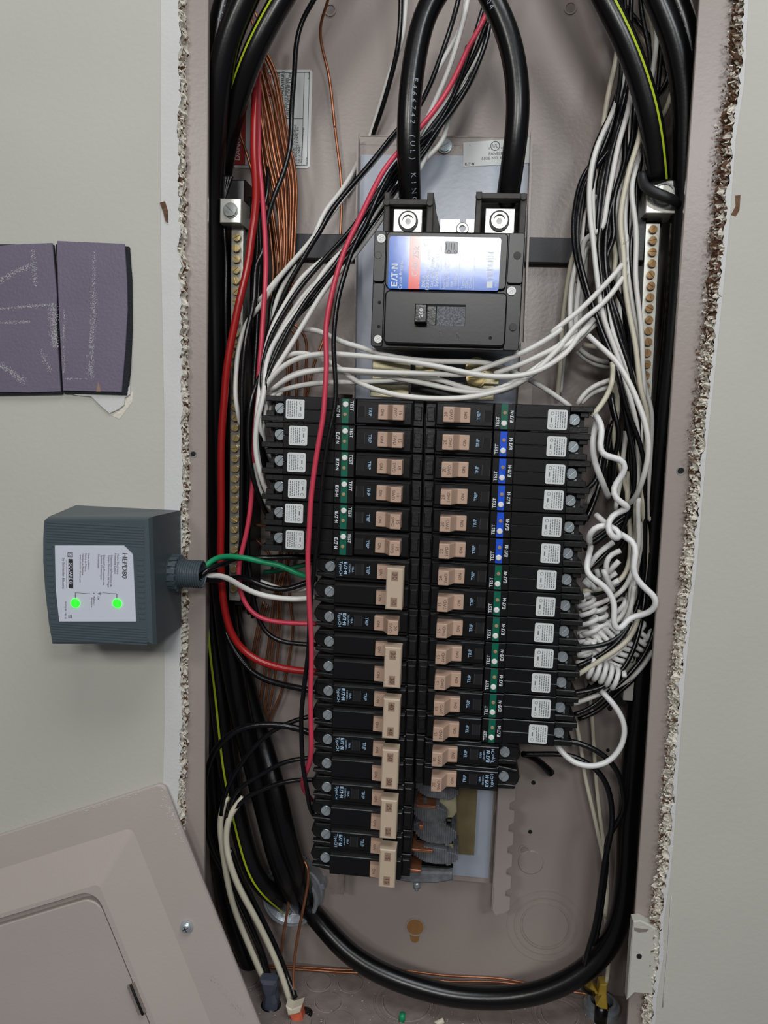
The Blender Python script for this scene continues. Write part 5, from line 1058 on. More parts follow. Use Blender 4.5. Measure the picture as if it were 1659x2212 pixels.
('black_wire', 'blk', 1.8, 'black wire in the bundle just behind the long pink wire', None, 'wire', [(52.7,63.7,426.6),(5.2,54.0,310.0),(-0.6,50.0,295.6),(-4.5,46.0,277.4),(-8.1,44.0,265.2),(-11.7,42.0,253.0),(-14.7,40.0,242.0),(-22.7,38.0,221.9),(-36.1,36.0,201.8),(-55.9,26.0,176.5),(-64.1,20.0,162.8),(-72.0,16.0,150.3),(-79.2,15.3,139.2),(-83.1,14.7,133.0),(-94.6,14.0,109.5),(-105.5,13.1,96.9),(-115.3,12.3,84.3),(-123.3,11.4,70.5),(-131.3,10.6,54.9),(-136.9,9.7,41.6),(-142.6,8.9,28.2),(-143.8,8.0,22.6),(-144.5,7.0,10.9),(-147.6,8.0,-1.2),(-147.5,14.0,-19.5),(-145.2,26.0,-35.4)]),
('black_wire', 'blk', 1.8, 'black wire twisting through the middle of the central bundle', None, 'wire', [(8.5,56.0,299.9),(1.7,52.0,285.8),(-2.3,50.0,270.1),(-8.8,48.0,255.6),(-17.5,44.0,236.8),(-25.2,40.0,221.5),(-34.2,38.0,209.3),(-55.9,28.0,172.7),(-60.4,24.0,164.0),(-65.9,20.0,155.4),(-73.5,18.0,143.4),(-76.0,16.0,132.9),(-97.2,16.0,106.9),(-108.8,15.0,93.1),(-120.4,14.0,79.2),(-129.0,13.0,63.5),(-136.4,12.0,49.5),(-140.8,11.0,37.4),(-142.4,10.0,29.4)]),
('black_wire', 'blk', 1.8, 'black wire lowest of the bundle beside the left service lug', None, 'wire', [(9.4,58.0,296.2),(5.5,56.0,284.7),(-0.9,54.0,267.2),(-6.1,50.0,250.6),(-14.4,46.0,234.7),(-22.7,42.0,220.5),(-33.1,36.0,198.6),(-55.8,30.0,165.7),(-60.4,26.0,158.6),(-64.8,22.0,149.5),(-69.5,20.0,142.0),(-74.2,18.0,134.4),(-77.6,16.0,128.5),(-86.5,16.0,114.3),(-96.7,16.0,106.1),(-104.7,16.0,93.8),(-114.9,16.0,79.3),(-121.9,16.0,75.9),(-129.0,16.0,62.0),(-133.4,16.0,53.2),(-140.4,14.0,40.6),(-144.5,12.0,25.4)]),
('white_wire', 'wht', 1.9, 'cream wire on the right edge of the central bundle', None, 'wire', [(12.5,60.0,303.4),(7.2,56.0,288.2),(1.8,52.0,272.1),(-6.4,50.0,256.4),(-14.2,46.0,242.7),(-24.2,42.0,226.8),(-36.7,40.0,210.0),(-40.0,38.0,202.4),(-58.3,32.0,171.3),(-64.0,26.0,159.5),(-69.9,22.0,145.4),(-74.5,20.0,136.9),(-110.2,20.0,109.7),(-119.0,19.1,102.4),(-125.9,18.3,93.2),(-131.6,17.4,81.7),(-138.0,16.6,71.4),(-142.5,15.7,59.9),(-145.7,14.9,46.5),(-147.1,14.0,34.4),(-148.3,10.0,15.9),(-148.4,8.0,7.8),(-150.4,10.0,-10.4),(-149.4,12.0,-28.8),(-146.4,22.0,-51.0),(-141.3,32.0,-71.4)]),
('white_wire', 'wht', 1.9, 'pale wire parallel to the cream one in the central bundle', None, 'wire', [(7.3,58.0,299.3),(2.8,56.0,279.0),(-1.9,54.0,263.8),(-8.5,50.0,248.9),(-16.2,46.0,233.5),(-26.8,44.0,216.6),(-32.9,42.0,203.8),(-42.1,36.0,176.2),(-62.2,32.0,164.7),(-67.7,28.0,153.0),(-72.1,24.0,141.9),(-79.2,22.0,130.3),(-99.4,22.0,106.8),(-113.0,20.9,95.7),(-121.7,19.7,84.7),(-129.8,18.6,72.4),(-136.7,17.4,60.2),(-141.1,16.3,49.2),(-144.3,15.1,37.6),(-146.3,14.0,27.2),(-148.0,12.0,12.6),(-141.9,14.0,11.2),(-147.7,14.0,-12.8),(-145.2,20.0,-23.9),(-141.2,28.0,-32.2)]),
('white_wire', 'wht', 1.9, 'grey-white wire furthest right in the fan above the left column', None, 'wire', [(-1.6,54.0,256.9),(-10.4,52.0,239.9),(-21.7,50.0,220.5),(-23.6,44.0,204.0),(-31.4,42.0,193.7),(-40.5,40.0,186.4),(-48.6,34.0,172.3),(-60.5,30.0,153.1),(-67.8,24.0,138.9),(-75.8,22.0,127.2),(-88.0,18.0,109.8),(-95.4,16.8,102.4),(-105.7,15.5,87.9),(-115.3,14.2,71.1),(-122.1,13.0,58.9),(-128.3,11.8,47.9),(-135.7,10.5,35.7),(-142.5,9.2,23.5),(-146.3,8.0,12.6),(-147.7,6.0,-3.1),(-146.4,14.0,-16.4),(-144.1,26.0,-25.3)]),
('white_wire', 'wht', 1.8, 'white wire starting behind the dark crossbar and joining the left fan', None, 'wire', [(-92.5,92.0,205.0),(-94.6,88.0,196.5),(-98.9,80.0,185.4),(-104.4,70.0,171.6),(-113.5,60.0,156.0),(-119.9,50.0,132.6),(-120.9,40.0,129.0),(-131.3,34.0,113.0),(-141.0,30.0,101.6),(-147.9,28.0,91.7),(-155.9,34.0,85.0)]),
('white_wire', 'wht', 1.8, 'short white wire curving behind the twisted black wires at mid left', None, 'wire', [(-128.3,36.0,111.3),(-133.2,36.0,105.7),(-138.1,36.0,98.9),(-142.3,36.0,90.3),(-144.7,36.0,81.7),(-145.8,36.0,73.1),(-147.1,40.0,69.0)]),
('black_wire', 'blk', 1.8, 'black wire paired with the short curved white wire at mid left', None, 'wire', [(-131.1,40.0,113.2),(-137.9,40.0,107.0),(-144.1,40.0,97.7),(-147.7,40.0,87.1),(-148.7,40.0,73.5),(-147.9,40.0,67.4),(-150.5,36.0,58.2),(-151.7,30.0,33.7)]),
('black_wire', 'blk', 1.9, 'navy black wire running straight down between the red and pink wires', None, 'wire', [(-169.1,82.0,237.6),(-164.2,76.0,214.7),(-158.0,62.0,189.7),(-155.3,48.0,162.0),(-160.2,44.0,144.5),(-158.0,44.0,132.3),(-157.3,42.0,119.7),(-157.8,42.0,116.7),(-158.5,41.2,98.2),(-158.6,40.4,79.5),(-158.8,39.6,54.6),(-159.8,38.8,29.4),(-159.9,38.0,13.0),(-161.1,38.0,8.0),(-161.8,38.0,-15.2),(-161.3,38.0,-57.9),(-161.7,36.0,-104.7),(-156.5,34.0,-136.9),(-153.0,34.0,-154.0),(-146.9,34.0,-167.2),(-138.1,34.0,-173.4),(-127.4,34.0,-175.6),(-112.0,34.0,-175.4),(-104.4,34.0,-175.3)]),
('black_wire', 'blk', 1.8, 'second navy black wire beside the straight one at mid left', None, 'wire', [(-162.1,52.0,163.0),(-161.6,48.0,117.9),(-164.1,46.0,86.4),(-164.1,44.5,73.7),(-168.0,43.0,57.8),(-171.2,41.5,41.8),(-169.9,40.0,12.8),(-168.9,42.0,-5.0),(-168.4,42.0,-37.2),(-167.7,42.0,-69.9),(-169.0,42.0,-102.4),(-173.7,50.0,-133.8)]),
('black_wire', 'blk', 2.4, 'thick black wire crossing right into a lower left breaker', None, 'wire', [(-193.2,60.0,-106.4),(-189.2,56.0,-136.0),(-182.8,50.0,-173.7),(-171.8,44.0,-189.3),(-160.6,40.0,-200.3),(-149.6,36.0,-205.7),(-135.4,34.0,-208.5),(-120.9,30.0,-209.1),(-106.1,28.0,-210.3),(-100.4,28.0,-210.8)]),
('white_wire', 'wht', 1.9, 'topmost white wire sweeping from the left bundle below the main breaker', None, 'wire', [(-153.9,30.0,-36.0),(-155.1,28.0,-14.7),(-151.4,22.0,16.2),(-145.9,20.0,29.8),(-132.7,18.0,43.6),(-128.6,16.0,45.9),(-120.8,14.0,46.9),(-109.9,12.0,44.9),(-100.7,12.0,41.7),(-88.3,12.0,36.1),(-85.8,10.0,31.0),(-75.5,8.0,25.9),(-61.9,4.0,20.8),(-45.6,2.0,17.6),(-30.7,2.4,16.4),(-13.8,2.8,16.7),(1.9,3.2,17.7),(13.3,3.6,20.2),(25.6,4.0,23.8),(37.9,6.0,29.5),(50.2,10.0,38.4),(63.6,14.0,47.5),(74.8,18.0,57.5),(78.2,24.0,62.1),(85.6,30.0,69.4),(93.2,36.0,76.2)]),
('white_wire', 'wht', 1.9, 'white wire arcing level under the main breaker from the fan', None, 'wire', [(-146.3,10.0,16.2),(-141.1,8.0,25.9),(-132.4,7.0,35.0),(-120.8,6.0,41.8),(-108.6,5.0,45.0),(-99.4,4.0,45.2),(-87.2,3.0,45.2),(-73.0,0.0,44.1),(-51.7,0.0,42.7),(-30.6,0.0,40.2),(-14.7,0.0,37.8),(1.0,0.0,34.7),(16.7,0.0,32.8),(32.2,0.0,33.1),(47.4,0.0,36.2),(62.8,6.0,45.8),(74.1,12.0,55.9),(72.5,14.0,57.5),(79.6,20.0,67.0),(87.3,28.0,75.1),(94.0,36.0,82.2)]),
('white_wire', 'wht', 1.9, 'white wire arcing lower under the main breaker from the fan', None, 'wire', [(-139.4,12.0,18.9),(-132.4,8.0,24.4),(-120.5,6.0,30.6),(-108.3,5.0,33.2),(-93.1,4.0,34.8),(-78.3,2.4,33.9),(-56.9,2.8,33.5),(-25.2,3.2,33.7),(-9.4,3.6,33.5),(1.1,4.0,33.2),(4.5,6.0,35.4),(11.4,6.0,38.5),(26.8,8.0,44.8),(42.0,8.0,52.0),(57.1,10.0,61.4),(69.1,12.0,71.2),(54.9,14.0,62.2),(76.1,18.0,80.5),(81.8,20.0,86.1),(88.5,22.0,94.0),(96.0,22.0,102.1),(104.1,26.0,112.7),(110.9,40.0,120.8),(121.0,58.0,130.5),(127.5,70.0,142.8),(129.9,76.0,154.0)]),
('white_wire', 'wht', 1.9, 'lowest white wire dipping just above the breaker tops', None, 'wire', [(-139.6,18.0,17.3),(-128.0,16.0,20.7),(-112.8,14.0,24.1),(-94.1,12.0,25.8),(-73.9,12.0,26.6),(-52.3,12.0,28.7),(-36.1,12.0,30.5),(-25.4,12.0,31.7),(-9.2,10.0,27.6),(1.6,9.0,24.2),(17.5,8.0,21.8),(28.0,8.5,23.2),(38.1,9.0,29.1),(48.1,9.5,37.3),(57.9,10.0,48.0),(69.7,12.0,61.9),(55.7,14.0,48.4),(75.4,16.0,61.3),(83.3,22.0,68.5),(88.6,30.0,77.1)]),
('white_wire', 'wht', 1.9, 'thin white wire between the two arcs under the main breaker', None, 'wire', [(-141.6,16.0,16.6),(-132.6,14.0,26.5),(-119.2,14.0,32.9),(-103.9,14.0,34.6),(-88.3,12.0,33.3),(-68.6,11.0,33.2),(-46.7,10.0,29.9),(-25.1,9.0,26.5),(-3.6,8.0,22.4),(12.3,8.0,21.9),(23.7,8.0,24.9),(38.1,10.0,31.8),(48.2,12.0,40.6),(56.4,14.0,46.2),(63.7,16.0,51.7),(69.8,18.0,61.3),(77.7,22.0,65.4)]),
('white_wire', 'wht', 1.9, 'white wire descending from behind the fan to the main breaker underside', None, 'wire', [(-123.3,30.0,63.8),(-120.0,26.0,65.2),(-112.0,20.0,64.4),(-103.2,16.0,61.5),(-95.4,14.0,57.4),(-85.3,12.0,52.2),(-82.2,10.0,53.3),(-65.5,8.0,47.8),(-47.2,8.7,44.2),(-25.8,9.3,42.8),(-4.6,10.0,43.0),(14.5,14.0,43.4),(27.6,20.0,40.5),(38.7,22.0,35.6),(49.8,24.0,31.3),(61.0,26.0,24.8),(72.4,28.0,17.7),(76.5,30.0,15.0)]),
('white_wire', 'wht', 1.9, 'white wire rising from the arcs across the right bundle', None, 'wire', [(20.1,12.0,35.5),(32.5,12.0,40.1),(52.8,12.0,50.1),(67.9,12.0,58.3),(69.4,16.0,64.5),(78.8,18.0,74.2),(86.8,20.0,81.0),(91.4,22.0,84.8),(98.3,24.0,91.6),(105.8,26.0,104.8),(111.5,40.0,111.4),(121.6,58.0,121.5),(128.2,70.0,133.7),(131.1,76.0,145.5)]),
('white_wire', 'wht', 1.9, 'white wire pushed into the second left breaker from the top', None, 'wire', [(-135.6,18.0,21.2),(-140.0,16.0,14.9),(-145.6,14.0,6.8),(-149.0,16.0,-3.1),(-148.6,18.0,-16.6),(-144.8,24.0,-27.8),(-142.0,34.0,-33.2)]),
('white_wire', 'wht', 1.9, 'white wire entering the topmost left breaker', None, 'wire', [(-131.8,18.0,20.2),(-139.2,18.0,13.8),(-142.2,18.0,6.4),(-144.4,20.0,-1.0),(-143.2,26.0,-9.0),(-141.7,34.0,-16.0)]),
('white_wire', 'wht', 1.9, 'white wire reaching the fifth breaker of the left column', None, 'wire', [(-154.9,24.0,-35.8),(-151.5,22.0,-51.2),(-148.0,24.0,-62.6),(-143.7,28.0,-68.5),(-140.9,36.0,-73.8)]),
('copper_wire', 'cop', 1.15, 'bare copper ground wire in the bundle at the upper left', 'copper ground wires in the left bundle', 'wire', [(-172.1,70.0,283.7),(-160.7,72.0,267.4),(-157.1,71.5,256.8),(-152.6,71.0,238.3),(-147.3,70.5,212.9),(-146.4,70.0,207.2),(-142.1,70.0,193.6),(-139.7,70.0,176.2),(-139.9,70.0,157.4),(-140.1,70.0,138.4),(-140.9,70.0,115.5),(-141.3,70.0,101.3),(-143.1,76.0,73.4)]),
('copper_wire', 'cop', 1.15, 'bare copper ground wire in the bundle at the upper left', 'copper ground wires in the left bundle', 'wire', [(-174.6,74.0,285.5),(-165.0,76.0,264.8),(-160.4,75.0,249.0),(-155.1,74.0,230.1),(-150.6,73.0,213.7),(-148.9,72.3,204.9),(-144.6,72.6,189.4),(-142.5,72.9,170.7),(-142.5,73.1,151.8),(-142.7,73.4,132.7),(-143.7,73.7,116.2),(-145.8,74.0,94.7),(-148.4,80.0,66.5)]),
('copper_wire', 'cop', 1.15, 'bare copper ground wire in the bundle at the upper left', 'copper ground wires in the left bundle', 'wire', [(-173.4,66.0,280.2),(-164.9,66.0,257.6),(-160.6,65.5,242.3),(-156.2,65.0,226.9),(-153.1,64.5,210.9),(-151.6,64.6,202.3),(-147.5,65.1,188.4),(-145.4,65.7,174.9),(-144.4,66.3,156.4),(-143.3,66.9,134.5),(-144.3,67.4,115.0),(-145.7,68.0,100.9),(-149.1,76.0,73.3)]),
('copper_wire', 'cop', 1.15, 'bare copper ground wire in the bundle at the upper left', 'copper ground wires in the left bundle', 'wire', [(-174.1,62.0,276.8),(-164.5,60.0,249.2),(-161.5,59.5,233.9),(-157.9,59.0,221.7),(-154.9,58.5,208.8),(-154.1,58.9,200.5),(-150.1,59.7,186.7),(-147.1,60.6,173.5),(-145.2,61.4,155.1),(-144.3,62.3,136.6),(-144.6,63.1,114.2),(-147.9,64.0,107.2),(-151.0,74.0,76.6)]),
('copper_wire', 'cop', 1.15, 'bare copper ground wire in the bundle at the upper left', 'copper ground wires in the left bundle', 'wire', [(-174.0,62.0,273.5),(-165.6,62.0,243.9),(-163.1,61.3,225.5),(-161.3,60.7,209.5),(-160.4,60.6,201.0),(-157.7,61.1,187.1),(-154.2,61.7,173.7),(-150.1,62.3,158.4),(-146.8,62.9,139.8),(-146.0,63.4,114.2),(-146.8,64.0,93.2),(-151.2,76.0,65.9)]),
('copper_wire', 'cop', 1.15, 'bare copper ground wire in the bundle at the upper left', 'copper ground wires in the left bundle', 'wire', [(-178.7,66.0,271.9),(-168.5,66.0,239.4),(-166.8,66.0,221.1),(-165.4,66.0,218.1),(-163.9,66.6,199.8),(-161.1,67.1,184.5),(-157.6,67.7,169.1),(-154.0,68.3,150.4),(-151.0,68.9,131.6),(-149.4,69.4,115.3),(-150.4,70.0,94.0),(-153.9,78.0,62.4)]),
('copper_wire', 'cop', 1.15, 'bare copper ground wire in the bundle at the upper left', 'copper ground wires in the left bundle', 'wire', [(-179.8,70.0,273.7),(-167.9,70.0,222.5),(-167.7,70.0,213.3),(-164.1,70.6,194.9),(-160.6,71.1,179.4),(-158.4,71.7,163.9),(-155.5,72.3,145.0),(-152.6,72.9,129.2),(-151.7,73.4,116.0),(-153.6,74.0,94.6),(-155.3,78.0,58.7)]),
('copper_wire', 'cop', 1.15, 'bare copper ground wire in the bundle at the upper left', 'copper ground wires in the left bundle', 'wire', [(-173.0,78.0,280.5),(-158.5,78.0,250.2),(-154.9,78.0,234.7),(-153.9,78.0,222.3),(-150.9,78.0,206.7),(-147.2,78.0,191.0),(-145.4,78.0,175.2),(-145.6,78.0,152.9),(-146.9,78.0,136.9),(-148.8,78.0,116.9),(-154.2,78.0,109.6),(-156.9,80.0,73.6)]),
('copper_wire', 'cop', 1.15, 'bare copper ground wire in the bundle at the upper left', 'copper ground wires in the left bundle', 'wire', [(-177.1,74.0,265.2),(-169.9,74.0,208.4),(-166.9,74.0,189.6),(-163.3,74.4,170.9),(-160.3,74.8,155.1),(-158.0,75.2,136.1),(-155.6,75.6,116.3),(-156.5,76.0,102.0),(-159.2,78.0,66.0)]),
('copper_wire', 'cop', 1.15, 'bare copper ground wire in the bundle at the upper left', 'copper ground wires in the left bundle', 'wire', [(-171.4,60.0,259.4),(-157.2,56.0,193.4),(-154.4,56.0,184.3),(-151.1,56.8,172.4),(-148.3,57.6,157.2),(-147.4,58.4,138.8),(-145.6,59.2,123.4),(-146.3,60.0,110.1),(-146.4,70.0,79.8)]),
('copper_wire', 'cop', 1.15, 'bare copper ground wire in the bundle at the upper left', 'copper ground wires in the left bundle', 'wire', [(-173.5,74.0,265.2),(-156.5,74.0,202.2),(-152.1,74.0,183.5),(-150.2,75.0,164.8),(-149.0,76.0,146.0),(-150.1,77.0,126.9),(-153.4,78.0,109.6),(-155.3,80.0,73.6)]),
('copper_wire', 'cop', 1.15, 'bare copper ground wire in the bundle at the upper left', 'copper ground wires in the left bundle', 'wire', [(-184.4,70.0,219.4),(-181.1,70.7,210.4),(-177.8,71.3,202.5),(-175.9,72.0,197.1),(-173.9,74.0,189.7),(-168.8,78.0,162.8)]),
('copper_wire', 'cop', 1.15, 'bare copper ground wire in the bundle at the upper left', 'copper ground wires in the left bundle', 'wire', [(-175.6,72.0,309.6),(-174.6,74.0,310.7),(-167.1,76.0,286.3),(-163.6,78.0,270.3)]),
('copper_wire', 'cop', 1.15, 'bare copper ground wire in the bundle at the upper left', 'copper ground wires in the left bundle', 'wire', [(-178.5,72.0,308.0),(-177.8,74.0,307.8),(-175.5,76.0,298.4),(-172.7,78.0,283.9)]),
('copper_wire', 'cop', 1.15, 'brown copper wire hanging behind the lower left breakers', 'copper wires behind the lower left breakers', 'wire', [(-147.8,80.0,73.8),(-135.4,82.0,66.0),(-136.5,82.5,52.7),(-136.1,83.0,32.7),(-136.5,83.5,15.3),(-136.3,84.0,7.8),(-137.0,86.0,-107.5),(-148.1,86.0,-139.1),(-148.2,85.0,-170.2),(-151.7,84.0,-191.3),(-153.3,84.0,-212.6),(-156.9,84.0,-245.0),(-158.6,84.0,-261.3),(-159.7,86.0,-270.4),(-156.7,88.0,-321.3)]),
('copper_wire', 'cop', 1.15, 'brown copper wire hanging behind the lower left breakers', 'copper wires behind the lower left breakers', 'wire', [(-146.0,82.0,77.7),(-129.6,84.0,66.4),(-129.4,85.3,46.5),(-130.2,86.7,15.6),(-131.2,88.0,0.5),(-138.9,88.0,-107.9),(-141.5,88.0,-128.7),(-137.6,88.0,-159.8),(-135.0,88.0,-180.7),(-137.7,88.0,-202.1),(-141.3,88.0,-226.9),(-149.3,88.0,-249.1),(-154.3,88.0,-262.5),(-156.4,88.0,-279.2)]),
('copper_wire', 'cop', 1.15, 'brown copper wire hanging behind the lower left breakers', 'copper wires behind the lower left breakers', 'wire', [(-144.4,78.0,48.8),(-141.9,78.0,32.2),(-146.1,80.0,14.8),(-144.2,82.0,-0.0),(-140.4,84.0,-111.3),(-144.6,84.0,-138.5),(-145.7,83.0,-169.6),(-146.8,82.0,-200.9),(-150.5,83.0,-233.4),(-156.5,84.0,-261.1),(-162.5,88.0,-279.7)]),
('copper_wire', 'cop', 1.15, 'brown copper wire hanging behind the lower left breakers', 'copper wires behind the lower left breakers', 'wire', [(-140.0,80.0,49.1),(-141.3,82.0,29.1),(-143.7,86.0,7.6),(-147.7,88.0,-108.3),(-153.3,88.0,-160.8),(-155.3,86.0,-192.1),(-159.9,86.0,-224.4),(-163.5,86.0,-257.0),(-166.1,88.0,-263.3)]),
('copper_wire', 'cop', 1.15, 'brown copper wire hanging behind the lower left breakers', 'copper wires behind the lower left breakers', 'wire', [(-159.8,84.0,-155.0),(-164.6,84.0,-176.3),(-168.6,85.0,-198.0),(-170.7,86.0,-216.6),(-173.6,88.0,-230.8)]),
('copper_wire', 'cop', 1.15, 'brown copper wire hanging behind the lower left breakers', 'copper wires behind the lower left breakers', 'wire', [(-157.1,86.0,-158.4),(-163.8,86.0,-187.3),(-167.8,87.0,-214.5),(-168.7,88.0,-236.4),(-169.3,88.0,-247.0)]),
('copper_wire', 'cop', 1.2, 'bare copper wire curving in front of the conduit hub', None, 'wire', [(-127.7,70.0,-369.4),(-116.9,66.0,-369.6),(-111.0,62.0,-377.0),(-111.2,59.5,-390.5),(-114.0,57.0,-410.0),(-117.4,54.5,-431.8),(-119.6,52.0,-453.5),(-119.2,47.0,-467.2),(-116.8,42.0,-478.2)]),
('copper_wire', 'cop', 1.2, 'bare copper wire bending left of the conduit hub toward the bottom', None, 'wire', [(-151.6,72.0,-313.3),(-144.2,70.0,-333.9),(-136.7,68.0,-349.5),(-131.3,66.0,-370.9),(-128.0,66.5,-394.1),(-129.2,67.0,-417.9),(-132.7,67.5,-442.2),(-134.6,68.0,-464.2),(-138.5,70.0,-485.3)]),
('copper_wire', 'cop', 1.0, 'upper copper wire lying across the bottom of the box', None, 'wire', [(-151.4,90.0,-489.8),(-132.7,90.5,-489.0),(-109.5,91.0,-488.4),(-74.9,91.5,-486.8),(-39.0,92.0,-482.5),(6.5,92.0,-483.6),(51.3,92.0,-481.0),(79.2,92.0,-482.8)]),
('copper_wire', 'cop', 1.0, 'lower copper wire lying across the bottom of the box', None, 'wire', [(-150.4,86.0,-488.9),(-125.0,87.0,-488.4),(-99.7,88.0,-488.2),(-72.2,89.0,-487.7),(-27.4,90.0,-483.4),(4.5,90.7,-488.3),(40.3,91.3,-484.8),(73.7,92.0,-484.6),(137.6,84.0,-481.4)]),
('copper_wire', 'cop', 1.1, 'short copper wire end poking out left of the sixth left breaker', None, 'wire', [(-160.1,50.0,-86.0),(-147.2,44.0,-85.6),(-143.5,40.0,-85.3)]),
('copper_wire', 'cop', 1.1, 'copper wire curving below the sixth left breaker', None, 'wire', [(-166.1,74.0,-101.1),(-159.4,75.3,-105.8),(-152.7,76.7,-113.5),(-151.8,78.0,-124.6),(-152.2,80.0,-138.7)]),
('green_wire', 'grn', 2.1, 'bright green wire from the grey surge protector to the left column', None, 'wire', [(-182.2,-18.0,-113.2),(-179.5,-16.0,-110.0),(-178.2,-14.0,-107.4),(-175.3,-8.0,-103.4),(-171.4,0.0,-103.2),(-164.6,8.0,-104.6),(-156.5,12.0,-105.1),(-148.7,14.0,-108.0),(-138.9,16.0,-110.6),(-130.6,16.0,-109.2),(-125.4,18.0,-113.9),(-118.8,18.0,-117.7),(-111.4,18.0,-118.2),(-105.4,26.0,-121.7)]),
('green_wire', 'dgrn', 1.9, 'dark green wire in the shadow behind the bright green one', None, 'wire', [(-151.9,50.0,-123.7),(-146.7,49.2,-123.8),(-136.8,48.4,-120.6),(-128.9,47.6,-118.6),(-121.0,46.8,-116.0),(-111.3,46.0,-112.4)]),
('white_wire', 'wht', 2.1, 'white wire from the grey surge protector to the left column', None, 'wire', [(-181.5,-18.0,-117.2),(-178.8,-16.0,-114.1),(-173.6,-10.0,-115.2),(-167.0,-2.0,-117.9),(-161.0,6.0,-124.7),(-154.2,12.0,-130.6),(-143.1,16.0,-135.0),(-129.1,16.0,-136.0),(-117.9,16.0,-136.3),(-110.5,16.0,-135.1),(-105.9,26.0,-135.4)]),
('white_wire', 'wht', 1.8, 'second pale wire passing behind the surge protector wires', None, 'wire', [(-152.1,40.0,-129.1),(-144.3,40.0,-132.0),(-135.3,39.0,-133.2),(-129.3,38.0,-136.5),(-120.5,37.0,-133.9),(-108.9,36.0,-129.6)]),
('black_wire', 'blk', 2.1, 'upper black lead of the grey surge protector', None, 'wire', [(-180.2,-22.0,-115.0),(-179.6,-22.0,-108.7),(-173.5,-16.0,-109.3),(-168.0,-2.0,-108.1),(-162.3,16.0,-106.3),(-150.9,26.0,-108.3),(-137.0,27.0,-106.8),(-118.4,28.0,-105.9),(-107.3,34.0,-106.3)]),
('black_wire', 'blk', 2.1, 'lower black lead of the grey surge protector', None, 'wire', [(-180.8,-22.0,-117.7),(-180.2,-20.0,-114.8),(-174.7,-12.0,-120.0),(-169.0,2.0,-120.7),(-164.3,14.0,-120.4),(-157.1,22.0,-123.4),(-147.7,22.5,-128.2),(-136.4,23.0,-131.4),(-125.3,23.5,-130.8),(-114.3,24.0,-124.7),(-106.1,30.0,-122.6)]),
('black_wire', 'blk', 2.6, 'thick black wire arching from a left breaker down the dark left side', None, 'wire', [(-101.6,30.0,-247.0),(-114.8,28.0,-241.8),(-124.1,26.0,-239.2),(-138.6,26.0,-238.9),(-152.1,26.0,-240.4),(-164.7,26.0,-245.3),(-175.3,26.0,-254.1),(-183.9,26.0,-265.7),(-189.5,30.0,-283.1),(-191.4,32.0,-289.9),(-189.8,34.0,-314.2),(-191.9,38.0,-338.4),(-184.7,40.0,-361.1),(-174.2,42.0,-379.2),(-162.9,46.0,-407.8),(-153.7,50.0,-432.5),(-145.8,56.0,-459.2),(-141.2,52.0,-471.1)]),
('black_wire', 'blk', 1.9, 'black wire looping from a left breaker down to the white sheath', None, 'wire', [(-103.4,32.0,-231.1),(-112.6,30.0,-233.0),(-125.9,29.7,-238.8),(-139.2,29.4,-246.7),(-150.6,29.1,-258.4),(-161.1,28.9,-273.2),(-169.6,28.6,-287.8),(-174.3,28.3,-299.2),(-176.1,28.0,-307.4),(-177.8,30.0,-319.0)]),
('black_wire', 'blk', 1.9, 'black wire entering the fifty amp breaker from the lower left', None, 'wire', [(-102.1,30.0,-264.9),(-111.3,28.0,-265.2),(-123.8,28.0,-268.3),(-136.3,28.0,-274.8),(-147.9,28.0,-283.7),(-160.5,28.0,-291.9),(-168.3,28.0,-299.6),(-170.1,28.0,-307.9),(-171.4,30.0,-314.5)]),
('black_wire', 'blk', 1.9, 'black wire entering the twenty-five amp breaker from the lower left', None, 'wire', [(-101.5,30.0,-283.3),(-113.8,28.0,-282.9),(-123.4,28.0,-284.7),(-136.0,28.0,-289.8),(-147.6,28.0,-295.8),(-159.3,28.0,-302.9),(-167.1,28.0,-312.7),(-172.0,28.0,-319.4)]),
('sheathed_cable', 'crm', 2.6, 'left white sheathed wire running down to the blue-grey clamp', None, 'cable', [(-173.8,30.0,-303.1),(-177.6,30.0,-315.7),(-179.5,32.0,-325.4),(-178.2,34.0,-346.1),(-173.5,40.0,-387.0),(-168.3,46.0,-414.1),(-159.6,48.0,-437.6),(-145.8,48.0,-468.6)]),
('sheathed_cable', 'crm', 2.6, 'right white sheathed wire running down to the orange connector', None, 'cable', [(-159.9,30.0,-302.9),(-167.1,28.0,-311.7),(-171.5,28.0,-321.5),(-173.6,29.0,-337.4),(-171.0,30.0,-356.3),(-163.2,34.0,-382.3),(-151.5,40.0,-409.6),(-140.5,46.0,-437.6),(-130.1,46.0,-460.7),(-120.3,44.0,-486.0)]),
('black_wire', 'blk', 2.2, 'black wire running beside the white sheathed wires to the orange connector', None, 'wire', [(-174.1,44.0,-355.7),(-166.7,46.0,-376.4),(-156.5,50.0,-400.6),(-145.5,52.0,-423.8),(-134.0,52.0,-446.9),(-124.2,50.0,-468.9),(-115.3,40.0,-478.8)]),
('black_wire', 'blk', 2.0, 'black wire between the two white sheathed wires', None, 'wire', [(-195.1,44.0,-326.3),(-190.4,44.0,-352.7),(-180.3,44.0,-376.5),(-170.8,46.0,-394.9),(-162.8,50.0,-417.3),(-152.8,56.0,-445.9),(-141.9,50.0,-469.6)]),
('black_wire', 'blk', 1.7, 'thin glossy black wire among those down the far left side', 'thin black wires on the far left', 'wire', [(-181.5,44.0,177.3),(-195.5,46.0,132.2),(-198.5,48.0,117.2),(-198.5,48.0,85.9),(-198.4,50.0,54.5),(-198.1,52.0,12.1),(-197.4,56.0,-38.9),(-196.4,60.0,-95.2)]),
